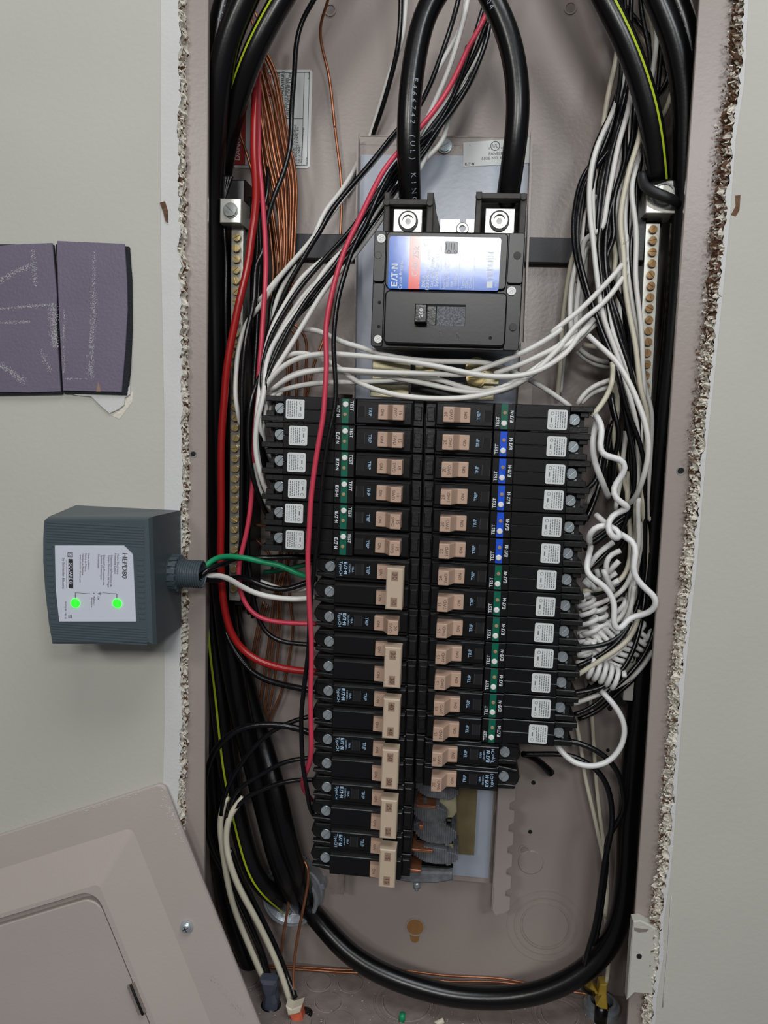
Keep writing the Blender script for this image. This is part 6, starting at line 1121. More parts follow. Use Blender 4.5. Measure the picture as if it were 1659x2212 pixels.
('black_wire', 'blk', 1.7, 'thin glossy black wire among those down the far left side', 'thin black wires on the far left', 'wire', [(-183.6,44.0,177.3),(-192.6,46.0,132.2),(-194.9,48.0,117.2),(-194.8,48.0,86.0),(-194.7,50.0,54.6),(-194.4,52.0,12.3),(-194.0,56.0,-38.7),(-193.0,60.0,-95.1)]),
('black_wire', 'blk', 1.7, 'thin glossy black wire among those down the far left side', 'thin black wires on the far left', 'wire', [(-185.8,44.0,177.3),(-189.6,46.0,132.3),(-190.0,48.0,117.3),(-189.9,48.0,86.1),(-189.7,50.0,54.7),(-189.4,52.0,12.4),(-190.6,56.0,-38.6),(-189.5,60.0,-94.9)]),
('black_wire', 'blk', 1.7, 'thin glossy black wire among those down the far left side', 'thin black wires on the far left', 'wire', [(-187.9,44.0,177.3),(-186.7,46.0,132.3),(-185.8,48.0,117.4),(-185.6,48.0,86.2),(-185.4,50.0,54.8),(-185.0,52.0,12.6),(-187.2,56.0,-38.4),(-186.1,60.0,-94.7)]),
('white_wire', 'crm', 1.9, 'white wire in the bundle down the right side', 'white wires of the right bundle', 'wire', [(87.2,53.2,442.4),(93.3,50.0,313.0),(95.6,46.0,264.4),(92.9,48.0,246.7),(90.7,49.0,230.1),(89.4,50.0,212.7)]),
('white_wire', 'wht', 1.9, 'white wire in the bundle down the right side', 'white wires of the right bundle', 'wire', [(90.3,54.0,301.8),(101.3,48.0,257.2),(95.3,40.0,224.5),(90.8,40.0,213.8),(86.8,40.0,203.6),(85.4,36.0,201.0),(81.9,34.0,189.0),(80.4,33.0,177.4),(80.4,32.0,162.9),(81.6,30.0,148.2),(84.8,28.0,130.7),(86.5,26.0,117.0),(89.9,26.0,99.8),(91.9,26.0,88.3),(96.3,26.0,73.9),(100.4,26.0,65.3),(107.2,26.0,50.9),(110.2,26.0,41.6),(117.8,28.0,22.9),(122.8,30.0,8.2),(127.0,34.0,-6.7),(130.4,38.0,-68.5),(130.2,38.0,-117.3),(130.4,36.0,-159.4),(103.7,34.0,-178.5)]),
('white_wire', 'wht', 1.9, 'white wire in the bundle down the right side', 'white wires of the right bundle', 'wire', [(36.2,52.8,422.9),(85.9,48.0,303.8),(104.4,42.0,259.6),(104.8,34.0,227.2),(102.7,34.0,216.1),(100.1,34.0,205.0),(99.3,34.0,202.6),(97.3,34.0,190.2),(95.9,34.0,177.8),(94.4,34.0,166.5),(92.4,34.0,152.2),(92.2,34.0,137.9),(79.2,40.0,136.6),(80.5,44.0,116.3),(78.6,44.7,99.7),(78.5,45.3,84.8),(79.1,46.0,66.8)]),
('white_wire', 'crm', 1.9, 'white wire in the bundle down the right side', 'white wires of the right bundle', 'wire', [(98.9,44.0,280.7),(112.8,38.0,236.8),(112.6,30.0,204.6),(110.0,30.0,193.5),(106.8,30.0,182.3),(105.3,30.0,172.2),(103.3,30.0,159.8),(102.6,30.0,145.6),(104.7,30.0,131.4),(107.1,30.0,122.4),(103.6,30.0,138.1),(107.1,30.0,121.0),(108.4,30.0,103.8),(111.7,30.0,89.4),(115.0,30.0,74.9),(118.8,30.0,63.3),(122.6,30.0,42.3),(126.8,32.0,23.3),(132.7,34.0,9.8),(134.6,36.0,-63.8),(139.0,40.0,-70.3),(140.0,44.0,-118.0),(122.5,42.0,-161.6),(108.2,40.0,-185.1)]),
('white_wire', 'wht', 1.9, 'white wire in the bundle down the right side', 'white wires of the right bundle', 'wire', [(116.5,48.0,247.2),(116.5,42.0,202.9),(109.1,34.0,170.6),(110.3,34.0,161.0),(113.4,34.0,149.6),(115.6,34.0,135.3),(115.9,34.0,123.3),(116.0,34.0,122.0),(116.2,34.0,110.4),(118.2,34.0,98.9),(121.0,34.0,84.3),(123.8,34.0,69.7),(125.7,34.0,52.1),(126.9,36.0,41.4),(129.7,38.0,17.6),(128.1,46.0,-69.6),(134.6,46.0,-118.8),(130.4,44.0,-161.6),(108.2,42.0,-190.5)]),
('white_wire', 'wht', 1.9, 'white wire in the bundle down the right side', 'white wires of the right bundle', 'wire', [(108.8,59.5,443.0),(118.9,54.0,314.7),(121.1,50.0,286.6),(123.1,50.0,275.5),(122.0,50.0,258.7),(121.7,50.0,247.5),(120.2,54.0,240.2)]),
('white_wire', 'crm', 1.9, 'white wire in the bundle down the right side', 'white wires of the right bundle', 'wire', [(103.5,70.1,443.3),(110.0,60.0,317.9),(110.8,56.0,303.0),(115.9,56.0,296.8),(120.2,56.0,286.7),(123.0,56.0,272.6),(122.8,56.0,258.4)]),
('white_wire', 'wht', 1.9, 'white wire in the bundle down the right side', 'white wires of the right bundle', 'wire', [(130.6,74.4,444.1),(143.7,64.0,319.5),(145.3,60.0,305.1),(148.0,62.0,299.4),(152.8,64.0,290.1),(155.0,66.0,270.3),(151.3,68.0,261.6)]),
('white_wire', 'wht', 1.9, 'white wire in the bundle down the right side', 'white wires of the right bundle', 'wire', [(-5.0,79.8,429.3),(79.9,76.0,331.6),(120.2,70.0,285.3),(137.7,62.0,251.7),(132.7,61.0,245.0),(127.7,60.0,237.7)]),
('white_wire', 'crm', 1.9, 'white wire in the bundle down the right side', 'white wires of the right bundle', 'wire', [(7.2,83.9,425.4),(87.5,80.0,324.0),(124.3,74.0,277.5),(140.5,66.0,243.5),(136.4,66.0,235.4),(133.5,66.0,226.6)]),
('white_wire', 'wht', 1.9, 'white wire in the bundle down the right side', 'white wires of the right bundle', 'wire', [(96.4,60.0,296.0),(110.1,54.0,250.9),(107.5,46.0,218.1),(107.7,46.0,207.3),(107.3,46.0,197.0),(105.1,50.0,188.5),(102.3,50.0,178.0),(99.9,50.0,171.0),(121.0,54.0,70.9),(136.7,56.0,-0.2),(137.5,58.0,-70.6),(141.8,58.0,-120.8),(128.8,56.0,-165.1),(110.3,54.0,-166.5)]),
('white_wire', 'wht', 1.9, 'white wire in the bundle down the right side', 'white wires of the right bundle', 'wire', [(109.4,58.0,271.2),(115.0,52.0,226.2),(109.5,44.0,193.5),(107.2,44.0,184.3),(109.8,44.0,172.3),(111.4,44.0,157.9),(112.1,44.0,140.4),(113.7,44.0,125.3),(106.9,44.0,120.9),(106.8,44.0,106.1),(108.6,44.0,88.4),(111.0,44.0,70.5),(114.7,44.0,52.6),(115.5,44.0,41.6),(119.2,45.0,17.3),(124.3,46.0,-0.9),(132.8,54.0,-70.4),(139.9,54.0,-120.1),(132.2,52.0,-163.8),(107.8,50.0,-165.2)]),
('white_wire', 'crm', 1.9, 'white wire in the bundle down the right side', 'white wires of the right bundle', 'wire', [(110.5,64.0,273.8),(105.3,58.0,228.4),(88.7,50.0,195.3),(87.6,50.0,185.4),(86.8,50.0,170.8),(84.8,50.0,156.2),(80.5,50.0,138.4),(75.0,50.0,130.4),(73.4,55.7,119.5),(72.6,61.3,105.3),(71.9,67.0,87.6),(72.0,72.7,66.3),(73.5,78.3,43.9),(72.4,84.0,29.6),(73.3,86.0,22.6)]),
('white_wire', 'wht', 1.9, 'white wire in the bundle down the right side', 'white wires of the right bundle', 'wire', [(120.7,62.0,248.8),(115.2,56.0,203.4),(102.5,48.0,170.4),(103.5,49.0,159.1),(101.5,50.0,147.6),(99.7,50.0,138.7),(84.2,50.0,136.5),(81.6,50.0,121.6),(78.9,50.0,106.6)]),
('white_wire', 'wht', 1.9, 'white wire in the bundle down the right side', 'white wires of the right bundle', 'wire', [(124.8,60.0,236.5),(105.5,54.0,191.1),(81.7,46.0,158.0),(80.2,46.0,143.4),(79.4,46.0,128.6),(74.9,46.0,114.8),(73.6,46.0,96.8),(73.9,46.0,81.8),(76.9,46.0,63.8)]),
('white_wire', 'crm', 1.9, 'white wire in the bundle down the right side', 'white wires of the right bundle', 'wire', [(128.7,62.0,225.7),(115.2,56.0,180.2),(98.8,48.0,147.0),(102.0,48.0,135.3),(103.6,48.7,130.6),(105.9,49.3,124.9),(104.2,50.0,107.1),(109.3,36.0,31.9),(111.1,37.3,16.9),(112.2,38.7,4.8),(110.3,40.0,-7.5),(131.5,48.0,-69.7),(133.4,48.0,-119.2),(125.7,46.0,-162.5),(109.1,44.0,-168.1)]),
('white_wire', 'wht', 1.9, 'white wire in the bundle down the right side', 'white wires of the right bundle', 'wire', [(96.8,36.0,101.6),(98.9,36.0,87.0),(104.2,35.3,69.4),(111.0,34.7,54.7),(115.2,34.0,42.3),(118.5,34.0,38.0),(124.0,35.5,23.3),(127.8,37.0,8.4),(129.8,38.5,-6.7),(130.0,40.0,-30.3),(133.0,42.0,-48.9),(136.6,44.0,-58.9)]),
('white_wire', 'wht', 1.9, 'white wire in the bundle down the right side', 'white wires of the right bundle', 'wire', [(82.9,10.0,63.7),(88.7,8.0,58.0),(95.5,6.0,52.3),(103.5,4.0,45.6),(104.0,0.0,42.4),(111.1,-2.0,31.3),(116.6,-4.0,19.0),(121.3,-6.0,7.9),(125.1,-6.0,-6.0),(126.6,-4.0,-20.2),(125.0,0.0,-32.0),(124.2,6.0,-41.9),(123.4,16.0,-50.0),(120.9,26.0,-54.0)]),
('white_wire', 'crm', 1.9, 'white wire in the bundle down the right side', 'white wires of the right bundle', 'wire', [(103.1,24.0,46.9),(104.8,22.0,34.0),(101.7,18.0,26.1),(95.9,14.0,16.4),(91.6,10.0,10.4),(89.2,12.0,8.0)]),
('white_wire', 'wht', 1.9, 'white wire in the bundle down the right side', 'white wires of the right bundle', 'wire', [(106.2,40.0,35.6),(96.7,40.0,33.5),(88.6,40.0,28.3),(83.7,40.0,20.9),(83.0,42.0,17.2)]),
('white_wire', 'wht', 1.9, 'white wire in the bundle down the right side', 'white wires of the right bundle', 'wire', [(104.8,44.0,30.3),(96.5,44.0,28.2),(89.4,44.0,24.9),(86.2,44.0,18.0)]),
('white_wire', 'crm', 1.9, 'white wire in the bundle down the right side', 'white wires of the right bundle', 'wire', [(86.4,56.0,62.0),(91.5,57.3,61.0),(98.0,58.7,60.1),(103.2,60.0,59.7)]),
('white_wire', 'wht', 1.9, 'white wire in the bundle down the right side', 'white wires of the right bundle', 'wire', [(84.6,60.0,59.2),(90.0,60.0,53.1),(97.8,61.0,50.3),(106.6,62.0,50.0)]),
('white_wire', 'wht', 1.9, 'white wire in the bundle down the right side', 'white wires of the right bundle', 'wire', [(83.4,64.0,57.6),(89.7,64.7,49.7),(98.7,65.3,46.9),(108.8,66.0,46.6)]),
('white_wire', 'crm', 1.9, 'white wire in the bundle down the right side', 'white wires of the right bundle', 'wire', [(109.7,38.0,22.9),(110.9,37.0,10.8)]),
('white_wire', 'wht', 1.9, 'white wire in the bundle down the right side', 'white wires of the right bundle', 'wire', [(119.7,44.0,-1.1),(120.0,44.0,-13.4),(118.3,44.0,-24.6),(119.0,44.0,-34.1),(116.9,46.0,-51.3),(117.2,48.0,-59.9)]),
('white_wire', 'wht', 1.9, 'white wire in the bundle down the right side', 'white wires of the right bundle', 'wire', [(114.0,48.0,4.9),(113.6,48.0,-7.5),(111.2,48.0,-17.0),(99.9,50.0,-44.8),(97.2,52.0,-56.6)]),
('white_wire', 'crm', 1.9, 'white wire in the bundle down the right side', 'white wires of the right bundle', 'wire', [(124.6,46.0,-30.8),(123.7,45.0,-46.5),(126.5,44.0,-63.2),(128.0,43.0,-77.5),(129.3,42.0,-90.0),(128.5,40.0,-102.4),(123.4,38.0,-113.1),(114.9,34.0,-116.6),(104.4,32.0,-119.3),(94.1,32.0,-120.5)]),
('white_wire', 'wht', 1.9, 'white wire in the bundle down the right side', 'white wires of the right bundle', 'wire', [(127.1,20.0,-48.4),(128.2,23.3,-62.6),(131.0,26.7,-75.1),(132.8,30.0,-84.5),(129.8,32.0,-100.8),(129.1,34.0,-110.7),(123.2,34.0,-121.2),(120.1,34.0,-123.4),(112.4,34.0,-127.2),(104.7,34.0,-131.0),(94.9,34.0,-134.9)]),
('white_wire', 'wht', 1.9, 'white wire in the bundle down the right side', 'white wires of the right bundle', 'wire', [(133.9,40.0,-67.4),(136.4,40.0,-76.7),(132.8,40.0,-114.6),(130.5,39.3,-128.4),(127.8,38.7,-136.8),(123.8,38.0,-142.4),(117.2,37.3,-148.8),(106.6,36.7,-153.2),(94.9,36.0,-156.0)]),
('white_wire', 'crm', 1.9, 'white wire in the bundle down the right side', 'white wires of the right bundle', 'wire', [(141.7,46.0,-64.0),(146.4,47.0,-75.2),(149.9,48.0,-86.6),(142.4,56.0,-120.4),(134.7,54.0,-164.1),(106.8,52.0,-178.3)]),
('white_wire', 'wht', 1.9, 'white wire in the bundle down the right side', 'white wires of the right bundle', 'wire', [(141.9,46.0,-83.6),(144.7,46.0,-96.2),(145.6,46.0,-108.9),(145.4,46.0,-115.0),(145.1,48.0,-127.8),(129.8,54.0,-164.5),(106.6,52.0,-180.6)]),
('white_wire', 'wht', 1.9, 'white wire in the bundle down the right side', 'white wires of the right bundle', 'wire', [(132.1,36.0,-115.4),(132.0,34.0,-127.1),(129.5,32.0,-135.0),(127.7,34.0,-141.3),(125.2,36.0,-153.0),(120.1,36.0,-156.6),(112.4,36.0,-160.5),(107.3,36.0,-164.2),(100.6,36.0,-168.6),(94.3,36.0,-171.3)]),
('white_wire', 'crm', 1.9, 'white wire in the bundle down the right side', 'white wires of the right bundle', 'wire', [(138.1,36.0,-133.3),(136.7,36.0,-143.3),(132.3,30.0,-150.9),(125.8,24.0,-157.3),(118.0,22.0,-162.8),(108.3,23.3,-170.4),(98.5,24.7,-179.3),(91.6,26.0,-184.6)]),
('white_wire', 'wht', 1.9, 'white wire in the bundle down the right side', 'white wires of the right bundle', 'wire', [(150.3,40.0,-164.8),(146.2,40.0,-174.0),(139.9,40.0,-183.0),(132.9,40.0,-190.8),(128.4,40.0,-193.2),(117.1,40.0,-199.3),(104.8,40.0,-206.0),(94.1,40.0,-210.6)]),
('white_wire', 'wht', 1.9, 'white wire in the bundle down the right side', 'white wires of the right bundle', 'wire', [(96.4,38.0,-132.9),(98.5,40.0,-127.7),(97.5,42.0,-124.8)]),
('black_wire', 'blk', 1.8, 'black wire in the bundle down the right side', 'black wires of the right bundle', 'wire', [(93.9,56.0,297.5),(103.0,50.0,252.8),(95.6,42.0,220.0),(90.3,40.0,206.9),(85.4,40.0,193.8),(83.4,40.0,179.5),(82.1,44.0,137.5)]),
('black_wire', 'blk', 1.8, 'black wire in the bundle down the right side', 'black wires of the right bundle', 'wire', [(115.6,54.0,254.7),(101.7,48.0,209.9),(79.5,40.0,177.2),(75.9,38.0,164.5),(74.2,36.0,149.6),(73.9,35.0,134.9),(76.3,34.0,122.6),(76.1,32.0,120.9),(80.4,31.0,106.3),(86.0,30.0,90.5),(92.0,29.0,75.9),(97.5,28.0,62.5),(102.6,27.0,53.8),(107.9,26.0,41.6),(107.6,24.0,40.1),(112.5,25.0,22.6),(118.4,26.0,8.0),(125.5,27.0,-5.5),(130.1,28.0,-18.5),(132.9,31.0,-30.7),(134.4,34.0,-42.0),(139.5,42.0,-117.6),(122.4,40.0,-161.0),(106.8,38.0,-163.3)]),
('black_wire', 'blk', 1.8, 'black wire in the bundle down the right side', 'black wires of the right bundle', 'wire', [(93.6,54.0,296.6),(104.3,48.0,251.9),(98.7,40.0,219.3),(95.5,38.0,201.7),(93.4,37.7,190.3),(89.5,37.3,178.8),(88.8,37.0,161.5),(88.2,36.7,144.2),(90.7,36.3,123.4),(91.6,35.5,116.0),(95.2,35.0,104.4),(100.3,34.5,89.8),(105.3,34.0,75.1),(108.9,33.5,63.4),(114.4,33.0,51.7),(117.9,32.5,42.3),(121.5,34.0,29.2),(126.6,36.0,9.6),(134.4,44.0,-69.1),(140.0,44.0,-118.0),(123.8,42.0,-161.5),(103.6,40.0,-162.3)]),
('black_wire', 'blk', 1.8, 'black wire in the bundle down the right side', 'black wires of the right bundle', 'wire', [(99.9,50.0,283.5),(105.6,44.0,239.1),(97.7,36.0,206.6),(94.0,35.6,192.4),(91.8,35.2,172.5),(91.0,34.8,158.1),(90.2,34.4,143.7),(89.4,34.0,127.3),(92.9,32.7,106.8),(94.9,31.3,92.1),(98.7,30.0,74.5),(101.9,28.7,59.8),(106.7,27.3,45.1),(106.0,26.0,43.1),(109.9,26.7,31.4),(114.0,27.3,16.8),(117.5,28.0,2.0),(123.0,28.7,-15.8),(125.4,29.3,-30.9),(126.0,32.0,-48.3),(124.6,33.3,-57.8),(121.9,34.7,-67.3),(119.7,36.0,-79.2),(109.4,36.0,-93.2),(100.5,34.0,-101.6),(96.5,34.0,-106.2)]),
('black_wire', 'blk', 1.8, 'black wire in the bundle down the right side', 'black wires of the right bundle', 'wire', [(94.2,58.0,298.5),(107.5,52.0,253.6),(104.6,44.0,220.8),(104.3,42.0,203.1),(105.3,41.0,185.7),(100.7,40.0,175.1),(99.0,40.0,165.3),(98.8,40.0,150.9),(102.4,40.0,133.6),(97.4,40.0,128.7),(97.2,40.0,114.1),(119.7,44.0,69.7),(124.5,46.0,-0.6),(129.2,48.0,-69.8),(136.5,48.0,-119.1),(133.3,46.0,-162.0),(107.6,44.0,-176.9)]),
('black_wire', 'blk', 1.8, 'black wire in the bundle down the right side', 'black wires of the right bundle', 'wire', [(94.2,58.0,298.5),(110.1,52.0,253.6),(109.3,44.0,220.8),(109.7,43.1,203.5),(106.5,42.3,189.0),(103.0,41.4,178.9),(100.1,40.6,168.4),(96.2,39.7,153.7),(95.0,38.9,136.1),(95.1,38.0,122.4),(98.7,37.3,101.9),(103.8,36.7,87.2),(110.0,36.0,72.5),(114.3,38.0,58.0),(117.3,40.0,47.4),(131.5,46.0,-0.3),(129.2,48.0,-69.8),(137.5,48.0,-119.0),(124.3,46.0,-162.6),(110.3,44.0,-201.3)]),
('black_wire', 'blk', 1.8, 'black wire in the bundle down the right side', 'black wires of the right bundle', 'wire', [(94.5,60.0,299.4),(112.4,54.0,254.4),(113.7,46.0,221.5),(111.3,44.0,192.4),(109.7,43.6,180.8),(109.7,43.2,163.4),(109.5,42.8,148.9),(111.7,42.4,125.0),(113.0,42.0,120.6),(115.5,42.0,103.0),(114.8,42.0,88.2),(117.9,42.7,70.5),(119.3,43.3,52.6),(125.6,50.0,-0.6),(135.8,52.0,-70.0),(138.4,52.0,-119.8),(124.8,50.0,-163.7),(109.0,48.0,-204.3)]),
('black_wire', 'blk', 1.8, 'black wire in the bundle down the right side', 'black wires of the right bundle', 'wire', [(111.8,54.0,262.8),(118.9,48.0,218.2),(115.6,40.0,185.5),(113.7,40.0,171.2),(115.1,39.0,156.6),(112.8,38.0,137.2),(112.3,38.0,128.5),(113.7,38.3,117.0),(116.6,38.7,102.5),(119.9,39.0,90.9),(122.8,39.3,76.2),(125.9,39.7,58.5),(126.9,40.0,53.7),(129.0,43.0,41.9),(135.5,46.0,-0.2),(129.5,48.0,-69.8),(138.8,48.0,-118.9),(133.6,46.0,-162.0),(107.2,44.0,-186.1)]),
('black_wire', 'blk', 1.8, 'black wire in the bundle down the right side', 'black wires of the right bundle', 'wire', [(82.3,48.7,440.2),(93.3,46.0,310.9),(98.2,42.0,253.8),(97.8,41.3,241.2),(96.4,40.7,227.0),(93.8,40.0,212.7),(91.1,42.0,200.2),(84.9,42.0,188.1)]),
('black_wire', 'blk', 1.8, 'black wire in the bundle down the right side', 'black wires of the right bundle', 'wire', [(21.3,62.6,435.3),(79.4,58.0,320.1),(102.1,52.0,275.1),(103.4,44.0,242.3),(101.9,44.0,231.1),(97.7,44.0,216.9)]),
('black_wire', 'blk', 1.8, 'black wire in the bundle down the right side', 'black wires of the right bundle', 'wire', [(101.0,64.9,442.5),(103.6,56.0,315.9),(103.9,52.0,298.9),(104.1,53.0,291.0),(109.2,54.0,246.3)]),
('black_wire', 'blk', 1.8, 'black wire in the bundle down the right side', 'black wires of the right bundle', 'wire', [(118.5,66.6,443.5),(111.6,58.0,316.9),(110.7,54.0,299.2),(114.6,53.3,282.7),(119.8,52.7,265.5),(120.1,52.0,251.1)]),
('black_wire', 'blk', 1.8, 'black wire in the bundle down the right side', 'black wires of the right bundle', 'wire', [(122.0,61.7,446.0),(125.7,58.0,316.7),(127.0,54.0,274.5),(127.1,54.0,257.6),(126.8,54.0,238.9)]),
('black_wire', 'blk', 1.8, 'black wire in the bundle down the right side', 'black wires of the right bundle', 'wire', [(-5.5,75.8,431.4),(78.5,72.0,333.0),(117.8,66.0,287.0),(135.4,58.0,253.5),(130.3,58.0,243.3),(127.6,58.0,239.8)]),
('black_wire', 'blk', 1.8, 'black wire in the bundle down the right side', 'black wires of the right bundle', 'wire', [(155.9,73.2,447.9),(146.1,66.0,320.5),(144.5,62.0,299.4),(141.5,62.0,293.2),(139.6,62.0,287.6)]),
('black_wire', 'blk', 1.8, 'black wire in the bundle down the right side', 'black wires of the right bundle', 'wire', [(96.5,42.0,111.5),(92.5,44.0,123.6)]),
('black_wire', 'blk', 1.8, 'black wire in the bundle down the right side', 'black wires of the right bundle', 'wire', [(106.1,36.0,25.7),(107.2,34.0,13.7),(112.4,32.0,1.8),(115.1,34.0,-6.0),(111.8,36.0,-13.5),(110.8,37.0,-22.8),(111.6,38.0,-30.9),(112.0,40.0,-49.7)]),
('black_wire', 'blk', 1.8, 'black wire in the bundle down the right side', 'black wires of the right bundle', 'wire', [(109.8,42.0,5.9),(106.3,42.0,-4.6),(106.6,42.0,-18.8),(103.2,42.0,-40.9),(98.7,38.0,-56.4),(95.4,36.0,-65.7),(93.7,36.0,-68.3)]),
('black_wire', 'blk', 1.8, 'black wire in the bundle down the right side', 'black wires of the right bundle', 'wire', [(105.2,44.0,-10.9),(102.4,44.0,-23.4),(101.5,40.0,-37.7),(93.0,36.0,-47.1),(88.2,36.0,-48.0)]),
('black_wire', 'blk', 1.8, 'black wire in the bundle down the right side', 'black wires of the right bundle', 'wire', [(121.8,30.0,5.2),(121.1,32.0,-13.0),(125.6,32.0,-42.2),(127.4,36.0,-65.0),(123.0,38.0,-65.2),(108.8,38.0,-78.5),(102.7,36.0,-84.1),(93.6,34.0,-89.4)]),
('black_wire', 'blk', 1.8, 'black wire in the bundle down the right side', 'black wires of the right bundle', 'wire', [(136.6,44.0,-67.7),(137.1,46.0,-104.4),(139.4,44.0,-120.5),(136.4,40.0,-133.8),(130.0,36.0,-144.9),(124.5,32.0,-154.1),(119.1,30.0,-157.3),(108.4,28.0,-160.7),(99.0,28.0,-162.7),(90.5,28.0,-163.0)]),
('black_wire', 'blk', 1.8, 'black wire in the bundle down the right side', 'black wires of the right bundle', 'wire', [(141.9,46.0,-104.1),(142.5,44.0,-125.9),(139.7,38.0,-141.4),(137.1,34.0,-154.4),(133.4,32.0,-166.9),(128.3,30.0,-176.1),(123.4,29.0,-184.5),(115.7,28.0,-190.9),(109.3,28.0,-193.8),(94.4,28.0,-198.2),(88.2,28.0,-198.7)]),
('black_wire', 'blk', 1.8, 'black wire in the bundle down the right side', 'black wires of the right bundle', 'wire', [(136.6,42.0,-131.4),(133.3,38.0,-141.8),(127.0,32.0,-151.8),(118.9,28.0,-159.5),(111.4,28.0,-166.6),(101.3,28.0,-173.4),(92.0,28.0,-178.0)]),
('black_wire', 'blk', 1.8, 'black wire in the bundle down the right side', 'black wires of the right bundle', 'wire', [(150.6,40.0,-146.8),(148.6,38.0,-154.8),(145.0,37.0,-165.9),(137.6,36.0,-177.3),(127.4,34.0,-189.8),(122.7,34.0,-192.1),(114.5,34.0,-203.1),(104.3,34.0,-212.4),(93.7,34.0,-217.1)]),
('black_wire', 'blk', 1.8, 'black wire in the bundle down the right side', 'black wires of the right bundle', 'wire', [(129.3,44.0,-112.8),(123.8,42.0,-116.0),(115.9,41.3,-120.3),(105.3,40.7,-124.1),(92.0,40.0,-127.5)]),
('black_wire', 'blk', 1.8, 'black wire in the bundle down the right side', 'black wires of the right bundle', 'wire', [(129.2,42.0,-117.9),(121.6,41.0,-126.5),(113.8,40.0,-132.3),(106.0,39.0,-138.2),(95.5,38.0,-143.6)]),
('black_wire', 'blk', 1.8, 'black wire in the bundle down the right side', 'black wires of the right bundle', 'wire', [(146.3,50.0,-106.4),(140.7,50.0,-104.9),(144.4,48.0,-132.3),(144.7,46.0,-151.7),(136.1,44.0,-175.4)]),
('pigtail_wire', 'pig', 2.2, 'curly white pigtail looping in front of the right column wires', None, 'wire', [(90.8,4.0,8.6),(93.6,0.0,6.9),(94.9,-4.0,2.4),(94.0,-6.0,-6.1),(92.0,-8.0,-14.1),(93.4,-8.0,-18.6),(96.9,-8.0,-20.2),(102.3,-8.0,-18.8),(107.9,-8.0,-18.6),(111.9,-8.0,-20.7),(113.1,-8.0,-25.1),(110.8,-6.0,-31.1),(106.0,-4.0,-36.0),(103.1,-6.0,-40.2),(102.2,-6.0,-44.2),(104.4,-8.0,-48.0),(110.1,-8.0,-50.6),(118.5,-6.0,-52.7),(111.7,-2.0,-55.8),(105.0,-2.0,-58.4),(101.0,-4.0,-62.5),(100.7,-8.0,-67.8),(104.7,-10.0,-73.7),(110.0,-6.0,-75.7),(113.8,0.0,-72.9),(111.0,2.0,-68.6),(105.9,0.0,-65.6),(101.0,-2.0,-65.3),(95.4,-2.0,-66.5),(90.8,-4.0,-71.2),(90.0,0.0,-76.5),(93.3,8.0,-81.0)]),
('pigtail_wire', 'pig', 2.2, 'white pigtail from the topmost right breaker hanging down the column ends', None, 'wire', [(92.3,8.0,4.0),(90.1,6.0,-1.9),(89.7,4.0,-10.5),(90.9,4.0,-19.2),(93.7,4.0,-27.8),(98.0,6.0,-35.3),(101.8,12.0,-42.3),(106.0,20.0,-48.2)]),
('pigtail_wire', 'pig', 2.2, 'white pigtail with a wide hook at the flange edge of the right side', None, 'wire', [(97.7,18.0,-61.6),(101.3,14.0,-64.6),(106.8,10.0,-69.2),(112.2,6.0,-73.8),(117.1,2.0,-74.2),(122.5,0.0,-75.4),(125.2,-2.0,-79.0),(124.4,-2.5,-84.9),(121.9,-3.0,-90.8),(121.1,-3.5,-97.8),(123.1,-4.0,-103.5),(127.8,-4.5,-107.3),(133.6,-5.0,-110.4),(138.3,-5.5,-114.1),(136.4,-6.0,-112.7),(138.9,-6.0,-116.6),(139.6,-4.0,-123.2),(136.9,0.0,-127.9),(131.1,2.0,-130.8),(126.0,6.0,-131.1),(122.5,4.0,-129.8),(121.0,0.0,-134.1),(117.1,-2.0,-140.6),(113.3,-4.0,-141.4),(111.0,-4.0,-137.9),(111.0,-3.7,-130.2),(112.1,-3.4,-122.4),(110.7,-3.1,-116.4),(106.9,-2.9,-111.0),(99.7,-2.6,-106.8),(93.1,-2.3,-103.6),(89.9,-2.0,-99.7),(90.4,0.0,-99.6),(91.3,4.0,-94.9),(94.1,10.0,-88.5),(95.4,16.0,-84.3)]),
('pigtail_wire', 'pig', 2.2, 'white looped pigtail hanging below the last right breakers', None, 'wire', [(81.5,34.0,-240.1),(87.1,32.0,-246.6),(95.1,28.0,-251.9),(105.8,26.0,-253.5),(116.5,26.6,-251.5),(125.1,27.1,-245.3),(130.0,27.7,-236.6),(132.0,28.3,-225.3),(129.6,28.9,-215.3),(124.7,29.4,-207.3),(118.1,30.0,-200.5),(113.2,34.0,-196.6)]),
('pigtail_wire', 'pig', 2.1, 'short white pigtail tangled behind the right breaker ends', 'short pigtails behind the right breaker ends', 'wire', [(105.4,16.0,-100.6),(107.9,16.0,-106.9),(111.6,20.0,-112.8),(114.7,24.0,-117.8)]),
('pigtail_wire', 'pig', 2.1, 'short white pigtail tangled behind the right breaker ends', 'short pigtails behind the right breaker ends', 'wire', [(112.2,22.0,-81.5),(103.3,20.0,-87.8),(97.5,18.0,-94.6),(95.6,22.0,-100.9)]),
('pigtail_wire', 'pig', 2.1, 'short white pigtail tangled behind the right breaker ends', 'short pigtails behind the right breaker ends', 'wire', [(118.1,26.0,-88.0),(110.8,24.0,-90.6),(108.2,22.0,-92.8),(109.0,24.0,-110.5)]),
('pigtail_wire', 'pig', 2.1, 'short white pigtail tangled behind the right breaker ends', 'short pigtails behind the right breaker ends', 'wire', [(117.6,24.0,-95.1),(113.8,24.0,-99.7),(110.9,26.0,-104.5)]),
('pigtail_wire', 'pig', 2.1, 'short white pigtail tangled behind the right breaker ends', 'short pigtails behind the right breaker ends', 'wire', [(117.2,28.0,-104.6),(112.7,28.0,-107.9),(108.4,30.0,-111.1)]),
